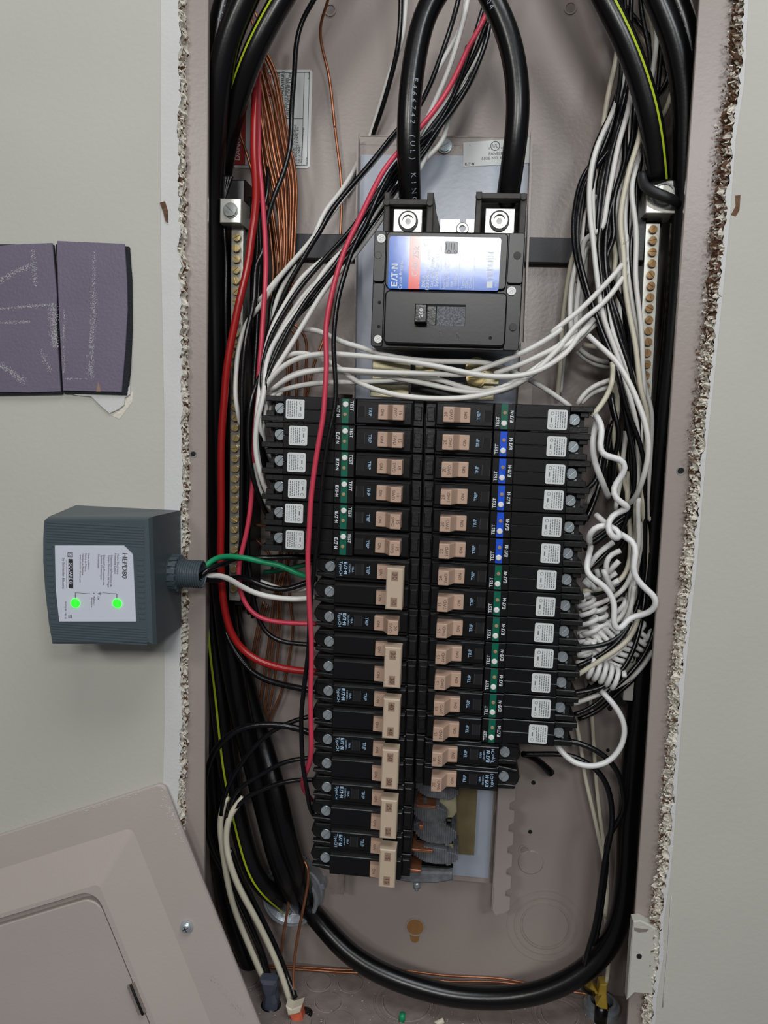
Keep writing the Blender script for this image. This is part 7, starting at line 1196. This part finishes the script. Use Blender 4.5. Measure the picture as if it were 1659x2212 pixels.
('pigtail_wire', 'pig', 2.1, 'short white pigtail tangled behind the right breaker ends', 'short pigtails behind the right breaker ends', 'wire', [(119.0,26.0,-109.7),(114.4,26.0,-112.5),(110.0,30.0,-117.3)]),
('pigtail_wire', 'pig', 2.1, 'short white pigtail tangled behind the right breaker ends', 'short pigtails behind the right breaker ends', 'wire', [(102.8,30.0,-103.4),(105.4,28.0,-108.8)]),
('pigtail_wire', 'pig', 2.1, 'short white pigtail tangled behind the right breaker ends', 'short pigtails behind the right breaker ends', 'wire', [(92.9,24.0,-110.9),(98.4,24.0,-114.9)]),
('pigtail_wire', 'pig', 2.1, 'short white pigtail tangled behind the right breaker ends', 'short pigtails behind the right breaker ends', 'wire', [(94.5,28.0,-110.5),(103.8,30.0,-118.6)]),
('white_wire', 'crm', 1.7, 'thin cream wire dropping from the right column to the bottom corner', None, 'wire', [(101.9,80.0,-232.7),(108.3,80.0,-257.1),(113.8,78.0,-284.9),(122.3,76.0,-314.7),(128.8,76.0,-338.6),(132.7,74.0,-352.3),(135.2,70.0,-368.4),(135.3,68.0,-390.6),(137.1,66.0,-405.5),(140.8,64.0,-434.5),(139.6,62.0,-453.3)]),
('white_wire', 'crm', 1.7, 'second thin cream wire falling beside it to the bottom corner', None, 'wire', [(107.9,76.0,-200.2),(112.0,78.0,-212.8),(114.9,80.0,-223.5),(118.9,80.0,-254.2),(122.5,78.0,-284.2),(127.2,76.0,-314.3),(131.3,76.0,-334.8),(134.6,74.0,-356.8),(136.7,70.0,-377.6),(136.2,66.0,-398.6)]),
('black_wire', 'blk', 2.2, 'black wire curving from the last long breaker down the lower right side', None, 'wire', [(78.8,36.0,-238.3),(88.6,34.0,-236.7),(97.6,33.0,-237.7),(113.2,32.0,-242.6),(125.6,32.0,-252.2),(131.7,32.0,-262.3),(135.2,33.0,-277.0),(136.9,34.0,-292.0),(125.7,34.0,-312.5),(126.6,34.0,-334.3),(126.4,38.0,-365.5),(125.7,42.0,-390.7),(124.3,48.0,-417.8),(124.4,54.0,-438.4)]),
('black_wire', 'blk', 2.2, 'black wire curving from the lowest right breakers into the corner clamp', None, 'wire', [(58.8,40.0,-253.4),(76.1,38.0,-251.2),(87.0,37.0,-249.5),(94.2,36.0,-249.9),(108.1,35.0,-254.4),(118.5,34.0,-262.8),(124.8,34.0,-275.4),(128.3,34.0,-292.7),(127.9,30.0,-303.7),(124.1,28.0,-326.7),(122.5,28.0,-355.2),(120.7,30.0,-384.3),(117.2,34.0,-407.6),(116.3,40.0,-427.9),(116.8,48.0,-445.4),(120.8,54.0,-457.1),(128.7,58.0,-460.8)]),
('white_wire', 'wht', 1.8, 'white wire in the bundle down the right side', 'white wires of the right bundle', 'wire', [(63.1,68.0,431.7),(93.9,63.0,306.5),(105.1,57.0,261.3),(99.1,49.0,228.1),(94.5,49.0,217.2),(90.5,49.0,206.9),(89.1,45.0,204.2),(85.5,43.0,192.1),(84.0,42.0,180.3),(84.0,41.0,165.7),(85.2,39.0,150.7),(88.5,37.0,132.9),(90.2,35.0,119.0),(93.7,35.0,101.6),(95.7,35.0,90.0),(100.2,35.0,75.4),(104.4,35.0,66.6),(111.3,35.0,52.0),(114.3,35.0,42.6),(122.0,37.0,23.5),(127.0,39.0,8.6),(131.4,43.0,-6.5),(134.7,47.0,-69.1),(134.5,47.0,-118.6),(134.7,45.0,-161.3),(107.7,43.0,-180.6)]),
('white_wire', 'wht', 1.8, 'white wire in the bundle down the right side', 'white wires of the right bundle', 'wire', [(40.8,66.7,427.0),(90.7,62.0,308.0),(109.6,56.0,262.8),(110.1,48.0,229.7),(108.0,48.0,218.4),(105.3,48.0,206.9),(104.5,48.0,204.5),(102.5,48.0,191.9),(101.0,48.0,179.1),(99.4,48.0,167.5),(97.5,48.0,152.9),(97.3,48.0,138.2),(83.9,54.0,136.8),(85.3,58.0,116.0),(83.4,58.7,99.0),(83.3,59.3,83.8),(83.9,60.0,65.4)]),
('white_wire', 'wht', 1.8, 'white wire in the bundle down the right side', 'white wires of the right bundle', 'wire', [(103.1,53.0,287.0),(117.2,47.0,242.5),(117.1,39.0,209.8),(114.5,39.0,198.6),(111.3,39.0,187.2),(109.7,39.0,177.0),(107.7,39.0,164.4),(106.9,39.0,150.0),(109.1,39.0,135.6),(111.5,39.0,126.4),(108.0,39.0,142.4),(111.6,39.0,125.1),(112.8,39.0,107.6),(116.2,39.0,93.0),(119.6,39.0,78.3),(123.4,39.0,66.5),(127.4,39.0,45.2),(131.6,41.0,26.0),(137.5,43.0,12.4),(139.6,45.0,-62.2),(144.0,49.0,-68.8),(145.0,53.0,-117.1),(127.3,51.0,-161.2),(112.8,49.0,-185.1)]),
('white_wire', 'wht', 1.8, 'white wire in the bundle down the right side', 'white wires of the right bundle', 'wire', [(117.1,62.0,249.7),(117.1,56.0,204.4),(109.6,48.0,171.4),(110.8,48.0,161.5),(114.0,48.0,149.9),(116.3,48.0,135.3),(116.6,48.0,122.9),(116.6,48.0,121.6),(116.9,48.0,109.7),(118.9,48.0,97.8),(121.8,48.0,83.0),(124.7,48.0,68.0),(126.6,48.0,49.9),(127.8,50.0,39.0),(130.6,52.0,14.5),(128.8,60.0,-74.9),(135.6,60.0,-125.3),(131.2,58.0,-169.2),(108.5,56.0,-198.8)]),
('white_wire', 'crm', 1.8, 'white wire in the bundle down the right side', 'white wires of the right bundle', 'wire', [(100.9,75.0,305.0),(114.9,69.0,259.0),(112.2,61.0,225.5),(112.4,61.0,214.4),(111.9,61.0,203.9),(109.8,65.0,195.2),(106.9,65.0,184.5),(104.3,65.0,177.3),(126.2,69.0,74.7),(142.3,71.0,2.0),(143.1,73.0,-70.1),(147.6,73.0,-121.4),(134.3,71.0,-166.7),(115.3,69.0,-168.1)]),
('white_wire', 'crm', 1.8, 'white wire in the bundle down the right side', 'white wires of the right bundle', 'wire', [(113.7,70.0,274.8),(119.3,64.0,229.0),(113.6,56.0,195.7),(111.3,56.0,186.4),(113.9,56.0,174.1),(115.6,56.0,159.4),(116.3,56.0,141.6),(118.0,56.0,126.2),(111.0,56.0,121.6),(110.9,56.0,106.6),(112.8,56.0,88.5),(115.3,56.0,70.2),(119.0,56.0,51.9),(119.8,56.0,40.7),(123.6,57.0,16.0),(128.8,58.0,-2.6),(137.6,66.0,-73.4),(144.8,66.0,-124.2),(137.0,64.0,-168.7),(112.1,62.0,-170.1)]),
('white_wire', 'wht', 1.8, 'white wire in the bundle down the right side', 'white wires of the right bundle', 'wire', [(115.2,79.0,284.2),(109.9,73.0,237.9),(93.0,65.0,204.1),(91.8,65.0,194.0),(91.0,65.0,179.1),(89.0,65.0,164.1),(84.6,65.0,145.9),(79.0,65.0,137.8),(77.1,68.8,126.3),(76.1,72.7,111.5),(75.2,76.5,93.3),(75.1,80.3,71.5),(76.4,84.2,48.8),(75.1,88.0,34.4),(75.7,88.0,27.2)]),
('white_wire', 'crm', 1.8, 'white wire in the bundle down the right side', 'white wires of the right bundle', 'wire', [(125.4,77.0,254.1),(119.7,71.0,207.7),(106.7,63.0,173.9),(107.8,64.0,162.3),(105.7,65.0,150.5),(103.9,65.0,141.4),(88.1,65.0,139.2),(85.4,65.0,123.9),(82.7,65.0,108.5)]),
('white_wire', 'wht', 1.8, 'white wire in the bundle down the right side', 'white wires of the right bundle', 'wire', [(129.2,69.0,240.6),(109.7,63.0,194.6),(85.6,55.0,161.0),(84.2,55.0,146.2),(83.3,55.0,131.2),(78.7,55.0,117.2),(77.4,55.0,99.0),(77.8,55.0,83.8),(80.8,55.0,65.5)]),
('white_wire', 'crm', 1.8, 'white wire in the bundle down the right side', 'white wires of the right bundle', 'wire', [(128.5,74.0,234.3),(114.8,68.0,187.9),(98.1,60.0,154.0),(101.3,60.0,142.1),(102.9,60.7,137.3),(105.3,61.3,131.5),(103.6,62.0,113.4),(108.8,48.0,36.6),(110.7,49.3,21.4),(111.8,50.7,9.1),(109.8,52.0,-3.5),(131.4,60.0,-66.5),(133.2,60.0,-117.0),(125.4,58.0,-161.1),(108.5,56.0,-166.8)]),
('white_wire', 'crm', 1.8, 'white wire in the bundle down the right side', 'white wires of the right bundle', 'wire', [(101.4,45.0,101.3),(103.6,45.0,86.4),(108.9,44.3,68.5),(115.8,43.7,53.6),(120.2,43.0,41.1),(123.5,43.0,36.7),(129.1,44.5,21.8),(132.9,46.0,6.6),(135.0,47.5,-8.7),(135.2,49.0,-32.6),(138.3,51.0,-51.6),(141.9,53.0,-61.8)]),
('white_wire', 'wht', 1.8, 'white wire in the bundle down the right side', 'white wires of the right bundle', 'wire', [(114.4,60.0,3.5),(114.0,60.0,-9.2),(111.6,60.0,-18.8),(100.0,62.0,-47.2),(97.3,64.0,-59.2)]),
('white_wire', 'wht', 1.8, 'white wire in the bundle down the right side', 'white wires of the right bundle', 'wire', [(129.4,56.0,-32.6),(128.5,55.0,-48.5),(131.4,54.0,-65.5),(132.8,53.0,-80.1),(134.2,52.0,-92.7),(133.4,50.0,-105.3),(128.2,48.0,-116.2),(119.6,44.0,-119.8),(108.9,42.0,-122.6),(98.4,42.0,-123.8)]),
('white_wire', 'crm', 1.8, 'white wire in the bundle down the right side', 'white wires of the right bundle', 'wire', [(127.5,30.0,-51.4),(128.7,33.3,-65.9),(131.5,36.7,-78.7),(133.2,40.0,-88.1),(130.2,42.0,-104.9),(129.5,44.0,-114.9),(123.4,44.0,-125.6),(120.3,44.0,-127.8),(112.5,44.0,-131.7),(104.6,44.0,-135.5),(94.6,44.0,-139.5)]),
('white_wire', 'wht', 1.8, 'white wire in the bundle down the right side', 'white wires of the right bundle', 'wire', [(133.5,48.0,-66.2),(136.0,48.0,-75.6),(132.4,48.0,-114.0),(130.1,47.3,-128.0),(127.3,46.7,-136.5),(123.2,46.0,-142.2),(116.5,45.3,-148.7),(105.9,44.7,-153.1),(94.0,44.0,-156.0)]),
('white_wire', 'crm', 1.8, 'white wire in the bundle down the right side', 'white wires of the right bundle', 'wire', [(149.2,62.0,-68.0),(154.1,63.0,-79.5),(157.7,64.0,-91.3),(150.2,72.0,-125.9),(142.3,70.0,-170.8),(113.8,68.0,-185.3)]),
('white_wire', 'wht', 1.8, 'white wire in the bundle down the right side', 'white wires of the right bundle', 'wire', [(148.2,60.0,-90.4),(151.0,60.0,-103.3),(152.0,60.0,-116.3),(151.7,60.0,-122.6),(151.5,62.0,-135.7),(136.0,68.0,-173.3),(112.3,66.0,-189.7)]),
('black_wire', 'blk', 1.8, 'black wire in the bundle down the right side', 'black wires of the right bundle', 'wire', [(92.4,64.0,303.3),(101.6,58.0,258.0),(94.0,50.0,224.9),(88.7,48.0,211.5),(83.7,48.0,198.3),(81.7,48.0,183.8),(80.2,52.0,141.3)]),
('black_wire', 'blk', 1.8, 'black wire in the bundle down the right side', 'black wires of the right bundle', 'wire', [(114.7,66.0,261.9),(100.6,60.0,216.3),(78.1,52.0,183.1),(74.5,50.0,170.2),(72.8,48.0,155.0),(72.4,47.0,140.0),(74.9,46.0,127.5),(74.7,44.0,125.7),(79.1,43.0,110.8),(84.7,42.0,94.7),(90.9,41.0,79.8),(96.5,40.0,66.1),(101.7,39.0,57.2),(107.1,38.0,44.8),(106.9,36.0,43.2),(111.9,37.0,25.4),(117.9,38.0,10.5),(125.0,39.0,-3.2),(129.8,40.0,-16.5),(132.5,43.0,-28.9),(134.0,46.0,-40.4),(139.0,54.0,-117.6),(121.5,52.0,-161.9),(105.6,50.0,-164.2)]),
('black_wire', 'blk', 1.8, 'black wire in the bundle down the right side', 'black wires of the right bundle', 'wire', [(93.2,65.0,303.1),(104.1,59.0,257.7),(98.4,51.0,224.6),(95.1,49.0,206.7),(92.9,48.7,195.1),(88.9,48.3,183.4),(88.3,48.0,165.8),(87.6,47.7,148.2),(90.2,47.3,127.0),(91.1,46.5,119.5),(94.8,46.0,107.6),(99.9,45.5,92.7),(105.0,45.0,77.8),(108.8,44.5,65.9),(114.3,44.0,53.9),(117.9,43.5,44.4),(121.5,45.0,31.0),(126.9,47.0,11.1),(134.7,55.0,-69.0),(140.3,55.0,-118.8),(123.9,53.0,-163.1),(103.3,51.0,-163.9)]),
('black_wire', 'blk', 1.8, 'black wire in the bundle down the right side', 'black wires of the right bundle', 'wire', [(104.8,62.0,284.3),(110.7,56.0,239.1),(102.6,48.0,206.1),(98.8,47.6,191.6),(96.6,47.2,171.2),(95.8,46.8,156.5),(94.9,46.4,141.8),(94.2,46.0,125.1),(97.7,44.7,104.2),(99.7,43.3,89.1),(103.7,42.0,71.2),(106.9,40.7,56.1),(111.9,39.3,41.2),(111.1,38.0,39.1),(115.1,38.7,27.2),(119.3,39.3,12.3),(122.9,40.0,-2.9),(128.5,40.7,-21.1),(131.0,41.3,-36.5),(131.6,44.0,-54.3),(130.2,45.3,-63.9),(127.4,46.7,-73.7),(125.2,48.0,-85.9),(114.7,48.0,-100.2),(105.6,46.0,-108.7),(101.6,46.0,-113.5)]),
('black_wire', 'blk', 1.8, 'black wire in the bundle down the right side', 'black wires of the right bundle', 'wire', [(92.4,66.0,303.0),(105.9,60.0,257.5),(103.2,52.0,224.4),(102.9,50.0,206.5),(103.9,49.0,188.9),(99.2,48.0,178.1),(97.5,48.0,168.2),(97.3,48.0,153.6),(100.9,48.0,136.1),(95.8,48.0,131.1),(95.6,48.0,116.3),(118.2,52.0,71.3),(123.0,54.0,-0.0),(127.7,56.0,-70.2),(135.1,56.0,-120.1),(131.8,54.0,-163.6),(105.8,52.0,-178.8)]),
('black_wire', 'blk', 1.8, 'black wire in the bundle down the right side', 'black wires of the right bundle', 'wire', [(94.5,70.0,302.1),(110.8,64.0,256.3),(109.8,56.0,222.9),(110.3,55.1,205.2),(107.0,54.3,190.4),(103.4,53.4,180.2),(100.4,52.6,169.4),(96.5,51.7,154.4),(95.2,50.9,136.5),(95.4,50.0,122.5),(99.1,49.3,101.6),(104.2,48.7,86.6),(110.5,48.0,71.6),(115.0,50.0,56.8),(118.0,52.0,45.9),(132.6,58.0,-2.8),(130.2,60.0,-73.8),(138.6,60.0,-124.0),(125.2,58.0,-168.5),(110.9,56.0,-208.0)]),
('black_wire', 'blk', 1.8, 'black wire in the bundle down the right side', 'black wires of the right bundle', 'wire', [(92.0,72.0,304.9),(110.3,66.0,259.0),(111.7,58.0,225.4),(109.3,56.0,195.7),(107.7,55.6,183.9),(107.7,55.2,166.1),(107.4,54.8,151.3),(109.7,54.4,126.9),(111.1,54.0,122.4),(113.5,54.0,104.5),(112.8,54.0,89.4),(116.0,54.7,71.3),(117.4,55.3,53.1),(123.7,62.0,-1.1),(134.0,64.0,-71.9),(136.6,64.0,-122.8),(122.7,62.0,-167.6),(106.5,60.0,-209.0)]),
('black_wire', 'blk', 1.8, 'black wire in the bundle down the right side', 'black wires of the right bundle', 'wire', [(110.9,65.0,271.0),(118.2,59.0,225.6),(115.0,51.0,192.5),(113.1,51.0,178.0),(114.5,50.0,163.1),(112.1,49.0,143.4),(111.6,49.0,134.5),(113.1,49.3,122.8),(116.0,49.7,108.1),(119.3,50.0,96.3),(122.2,50.3,81.4),(125.4,50.7,63.3),(126.4,51.0,58.4),(128.5,54.0,46.5),(134.9,57.0,3.5),(128.8,59.0,-67.3),(138.3,59.0,-117.2),(132.9,57.0,-161.0),(106.0,55.0,-185.6)]),
('black_wire', 'blk', 1.8, 'black wire in the bundle down the right side', 'black wires of the right bundle', 'wire', [(87.0,56.7,442.7),(98.2,54.0,313.5),(103.2,50.0,255.7),(102.8,49.3,243.0),(101.4,48.7,228.6),(98.7,48.0,214.1),(96.1,50.0,201.4),(89.8,50.0,189.2)]),
('black_wire', 'blk', 1.8, 'black wire in the bundle down the right side', 'black wires of the right bundle', 'wire', [(24.2,68.6,439.3),(82.4,64.0,324.1),(105.3,58.0,278.7),(106.6,50.0,245.5),(105.0,50.0,234.2),(100.8,50.0,219.9)]),
('black_wire', 'blk', 1.8, 'black wire in the bundle down the right side', 'black wires of the right bundle', 'wire', [(95.5,52.0,111.8),(91.3,54.0,124.1)]),
('black_wire', 'blk', 1.8, 'black wire in the bundle down the right side', 'black wires of the right bundle', 'wire', [(105.1,45.0,30.8),(106.2,43.0,18.6),(111.5,41.0,6.5),(114.3,43.0,-1.4),(110.9,45.0,-9.0),(109.9,46.0,-18.3),(110.7,47.0,-26.6),(111.1,49.0,-45.6)]),
('black_wire', 'blk', 1.8, 'black wire in the bundle down the right side', 'black wires of the right bundle', 'wire', [(109.4,52.0,3.1),(105.9,52.0,-7.6),(106.2,52.0,-22.1),(102.8,52.0,-44.5),(98.2,48.0,-60.3),(94.8,46.0,-69.8),(93.1,46.0,-72.4)]),
('black_wire', 'blk', 1.8, 'black wire in the bundle down the right side', 'black wires of the right bundle', 'wire', [(126.9,45.0,9.9),(126.2,47.0,-8.6),(130.8,47.0,-38.5),(132.6,51.0,-61.9),(128.2,53.0,-62.0),(113.6,53.0,-75.5),(107.4,51.0,-81.4),(98.1,49.0,-86.7)]),
('black_wire', 'blk', 1.8, 'black wire in the bundle down the right side', 'black wires of the right bundle', 'wire', [(143.2,57.0,-74.0),(143.7,59.0,-111.5),(146.1,57.0,-128.0),(143.0,53.0,-141.5),(136.4,49.0,-152.8),(130.9,45.0,-162.3),(125.3,43.0,-165.5),(114.4,41.0,-169.1),(104.8,41.0,-171.1),(96.1,41.0,-171.4)]),
('black_wire', 'blk', 1.8, 'black wire in the bundle down the right side', 'black wires of the right bundle', 'wire', [(139.4,53.0,-105.5),(140.1,51.0,-127.6),(137.2,45.0,-143.3),(134.7,41.0,-156.4),(130.9,39.0,-169.1),(125.8,37.0,-178.4),(120.8,36.0,-186.9),(113.0,35.0,-193.4),(106.5,35.0,-196.3),(91.4,35.0,-200.8),(85.0,35.0,-201.2)]),
('black_wire', 'blk', 1.8, 'black wire in the bundle down the right side', 'black wires of the right bundle', 'wire', [(137.1,55.0,-132.6),(133.8,51.0,-143.3),(127.3,45.0,-153.5),(119.1,41.0,-161.4),(111.5,41.0,-168.7),(101.1,41.0,-175.7),(91.6,41.0,-180.3)]),
('black_wire', 'blk', 1.8, 'black wire in the bundle down the right side', 'black wires of the right bundle', 'wire', [(157.5,51.0,-152.6),(155.5,49.0,-160.8),(151.8,48.0,-172.1),(144.3,47.0,-183.7),(134.0,45.0,-196.4),(129.1,45.0,-198.8),(120.8,45.0,-210.0),(110.4,45.0,-219.5),(99.6,45.0,-224.3)]),
('copper_wire', 'cop', 1.2, 'bare copper ground wire in the bundle at the upper left', 'copper ground wires in the left bundle', 'wire', [(-171.2,75.0,286.9),(-159.7,77.0,270.3),(-156.1,76.5,259.7),(-151.6,76.0,241.0),(-146.2,75.5,215.5),(-145.3,75.0,209.7),(-141.0,75.0,196.0),(-138.5,75.0,178.5),(-138.7,75.0,159.5),(-138.9,75.0,140.4),(-139.7,75.0,117.4),(-140.2,75.0,103.3),(-142.0,81.0,75.2)]),
('copper_wire', 'cop', 1.2, 'bare copper ground wire in the bundle at the upper left', 'copper ground wires in the left bundle', 'wire', [(-174.4,80.0,285.8),(-164.5,82.0,264.7),(-159.9,81.0,248.8),(-154.5,80.0,229.7),(-149.9,79.0,213.2),(-148.2,78.3,204.2),(-143.9,78.6,188.6),(-141.8,78.9,169.7),(-141.7,79.1,150.6),(-142.0,79.4,131.4),(-143.0,79.7,114.6),(-145.2,80.0,93.1),(-147.8,86.0,64.6)]),
('copper_wire', 'cop', 1.2, 'bare copper ground wire in the bundle at the upper left', 'copper ground wires in the left bundle', 'wire', [(-175.6,70.0,280.7),(-167.1,70.0,257.8),(-162.7,69.5,242.3),(-158.3,69.0,226.8),(-155.2,68.5,210.7),(-153.7,68.6,202.1),(-149.6,69.1,188.1),(-147.4,69.7,174.5),(-146.5,70.3,155.8),(-145.4,70.9,133.8),(-146.4,71.4,114.1),(-147.7,72.0,100.1),(-151.1,80.0,72.2)]),
('copper_wire', 'cop', 1.2, 'bare copper ground wire in the bundle at the upper left', 'copper ground wires in the left bundle', 'wire', [(-178.0,67.0,278.0),(-168.4,65.0,250.1),(-165.4,64.5,234.8),(-161.7,64.0,222.4),(-158.7,63.5,209.5),(-158.0,63.9,201.0),(-153.9,64.7,187.1),(-150.9,65.6,173.8),(-149.0,66.4,155.3),(-148.1,67.3,136.6),(-148.4,68.1,113.9),(-151.6,69.0,107.0),(-154.8,79.0,76.0)]),
('copper_wire', 'cop', 1.2, 'bare copper ground wire in the bundle at the upper left', 'copper ground wires in the left bundle', 'wire', [(-173.3,66.0,272.9),(-164.6,66.0,243.2),(-162.1,65.3,224.6),(-160.3,64.7,208.6),(-159.4,64.6,200.0),(-156.6,65.1,185.9),(-153.2,65.7,172.5),(-149.0,66.3,157.1),(-145.7,66.9,138.4),(-144.9,67.4,112.5),(-145.8,68.0,91.3),(-150.2,80.0,63.9)]),
('copper_wire', 'cop', 1.2, 'bare copper ground wire in the bundle at the upper left', 'copper ground wires in the left bundle', 'wire', [(-181.8,73.0,277.7),(-171.5,73.0,244.7),(-169.8,73.0,226.2),(-168.4,73.0,223.2),(-166.9,73.6,204.7),(-164.0,74.1,189.3),(-160.5,74.7,173.7),(-156.9,75.3,154.8),(-153.9,75.9,135.8),(-152.3,76.4,119.3),(-153.3,77.0,97.9),(-156.8,85.0,66.0)]),
('copper_wire', 'cop', 1.2, 'bare copper ground wire in the bundle at the upper left', 'copper ground wires in the left bundle', 'wire', [(-180.0,76.0,274.2),(-168.1,76.0,222.5),(-167.9,76.0,213.3),(-164.3,76.6,194.7),(-160.8,77.1,179.1),(-158.5,77.7,163.3),(-155.6,78.3,144.3),(-152.6,78.9,128.4),(-151.8,79.4,114.9),(-153.5,80.0,93.3),(-155.2,84.0,57.1)]),
('copper_wire', 'cop', 1.2, 'bare copper ground wire in the bundle at the upper left', 'copper ground wires in the left bundle', 'wire', [(-177.2,84.0,284.8),(-162.8,84.0,254.4),(-159.1,84.0,238.8),(-158.1,84.0,226.3),(-155.1,84.0,210.5),(-151.4,84.0,194.7),(-149.6,84.0,178.7),(-149.8,84.0,156.2),(-151.1,84.0,140.0),(-153.0,84.0,119.9),(-158.3,84.0,112.4),(-161.1,86.0,76.0)]),
('copper_wire', 'cop', 1.2, 'bare copper ground wire in the bundle at the upper left', 'copper ground wires in the left bundle', 'wire', [(-175.9,79.0,264.9),(-168.6,79.0,207.7),(-165.5,79.0,188.8),(-161.9,79.4,169.9),(-158.9,79.8,154.0),(-156.5,80.2,134.8),(-154.1,80.6,114.8),(-155.0,81.0,100.3),(-157.8,83.0,64.0)]),
('black_wire', 'blk', 1.8, 'added black wire darkening the gap between the red and pink wires', 'added black wires behind the red and pink ones', 'wire', [(-172.6,64.0,170.2),(-172.5,64.0,125.0),(-175.9,66.0,75.7),(-179.4,66.0,21.3),(-180.6,68.0,-34.2),(-179.4,68.0,-102.3),(-177.1,74.0,-157.7)]),  # this and the next black wires are added to darken the area behind
('black_wire', 'blk', 1.8, 'added black wire darkening the gap between the red and pink wires', 'added black wires behind the red and pink ones', 'wire', [(-169.7,64.0,167.5),(-169.5,64.0,122.3),(-172.8,66.0,72.9),(-176.4,66.0,18.5),(-177.5,68.0,-37.1),(-176.3,68.0,-105.2),(-173.9,74.0,-160.7)]),
('black_wire', 'blk', 1.8, 'added black wire darkening the gap between the red and pink wires', 'added black wires behind the red and pink ones', 'wire', [(-165.9,64.0,164.1),(-165.8,64.0,118.8),(-169.0,66.0,69.4),(-172.5,66.0,14.9),(-173.6,68.0,-40.7),(-172.3,68.0,-108.9),(-169.8,74.0,-164.4)]),
('black_wire', 'blk', 1.8, 'added black wire darkening the gap between the red and pink wires', 'added black wires behind the red and pink ones', 'wire', [(-163.0,64.0,161.4),(-162.8,64.0,116.1),(-166.0,66.0,66.6),(-169.5,66.0,12.1),(-170.5,68.0,-43.5),(-169.2,68.0,-111.8),(-166.6,74.0,-167.4)]),
]
MESHMAT = {'blk': 'blk'}
for name, mt, r, label, group, cat, pts in WIRES:
    m = MB(); big = r > 5; b = pts[-1]
    og = (b[0], b[1], b[2])
    Q = m.tube(pts, r, 20 if big else 8, step=6 if big else 3.4, smooth=3 if big else 2 if name == 'pigtail_wire' else 4)
    o = m.build(name, 'cable' if big and mt == 'blk' else mt, None, og)
    o['label'] = label; o['category'] = cat
    if group: o['group'] = group
    if name == 'ground_cable':           # the printed yellow-green stripe
        right = pts[0][0] > 0; m = MB(); A = []; B = []
        for i, p in enumerate(Q):
            d = (Q[min(i+1, len(Q)-1)]-Q[max(i-1, 0)]).normalized(); f = i/(len(Q)-1)
            nrm = Vector((0, -1, 0)); nrm = (nrm-d*nrm.dot(d)).normalized(); sd = d.cross(nrm)
            if sd.x < 0: sd = -sd
            th = (0.08+.42*f) if right else (-.05-.75*min(1, f*2.6) if f < .38 else -.1)
            for L, e in ((A, -.11), (B, .11)):
                a = th+e; L.append(p+(sd*math.sin(a)+nrm*math.cos(a))*(r+.12))
        strip(m, A, B); m.build('stripe', 'stripe', o, og)
    PRINT.setdefault((name, label), []).append((o, Q, r, og))
# print on the cable jackets
def jacket_print(key, txt, za, zb, size, th, up=1):
    for (nm, lb), L in PRINT.items():
        if key in lb:
            o, Q, r, og = L[0]; m = MB(); n = len(txt)
            at = lambda z: min(range(len(Q)), key=lambda i: abs(Q[i].z-z))/(len(Q)-1)
            f0, f1 = at(za), at(zb)
            for k, ch in enumerate(txt):
                if ch == ' ': continue
                f = f0+(f1-f0)*k/(n-1); i = min(len(Q)-2, max(1, int(f*(len(Q)-1)))); p = Q[i]+(Q[i+1]-Q[i])*(f*(len(Q)-1)-i)
                d = (Q[i+1]-Q[i-1]).normalized()*up; nrm = Vector((0, -1, 0)); nrm = (nrm-d*nrm.dot(d)).normalized(); sd = nrm.cross(d)
                V, F = glyphs(ch, size); v = []
                for a, b in V:
                    an = th+b/r; v.append(p+d*a+(sd*math.sin(an)+nrm*math.cos(an))*(r+.1))
                m.add(v, F)
            m.build('jacket_print', 'jacket_ink', o, og)
jacket_print('thick black cable bending down into the left lug', 'E466742 (UL) KING', 228, 160, 5.0, .42)
jacket_print('thick black cable bending down into the right lug', '041B-04', 306, 272, 5.0, -.55)
jacket_print('black cable with printed lettering pressed', 'F 0UL 18 RW90 3/4AWG', 316, 225, 4.0, -.35)
jacket_print('black cable with printed lettering at', 'E 498 742 -28', 320, 262, 4.0, .3)
# coiled pigtails
COILS = [
((102.4, 30.0, -177.3), (126.0, 30.0, -186.4), 7.5, 5.2),
((96.3, 36.0, -122.4), (105.9, 36.0, -164.6), 6, 6),
((106.9, 40.0, -129.8), (113.2, 40.0, -172.5), 6, 7),
((103.1, 34.0, -164.2), (121.6, 38.0, -149.8), 6, 5),
((121.3, 44.0, -129.8), (147.7, 46.0, -157.4), 6, 5),
((124.0, 40.0, -179.0), (132.7, 40.0, -156.8), 6, 5),
((129.8, 46.0, -171.3), (147.3, 46.0, -152.0), 7, 5),
((99.2, 40.0, -158.9), (100.6, 40.0, -180.6), 5, 4),
]
for i, (a, b, R_, turns) in enumerate(COILS):
    a, b = Vector(a), Vector(b); ax = (b-a).normalized(); u = ax.cross(Vector((0, 1, 0))).normalized(); w_ = ax.cross(u)
    n = int(turns*14); random.seed(i); P_ = [a+(b-a)*k/n+(u*math.cos(2*PI*k/14+i)+w_*math.sin(2*PI*k/14+i)*.8)*R_*random.uniform(.93, 1.07) for k in range(n+1)]
    m = MB(); m.sweep(P_, 1.9, 8); o = m.build('coiled_pigtail', 'pig', None, tuple(b))
    o['label'] = 'tightly coiled white pigtail tangled beside the lower right breakers'; o['category'] = 'wire'; o['group'] = 'coiled pigtails beside the right column'
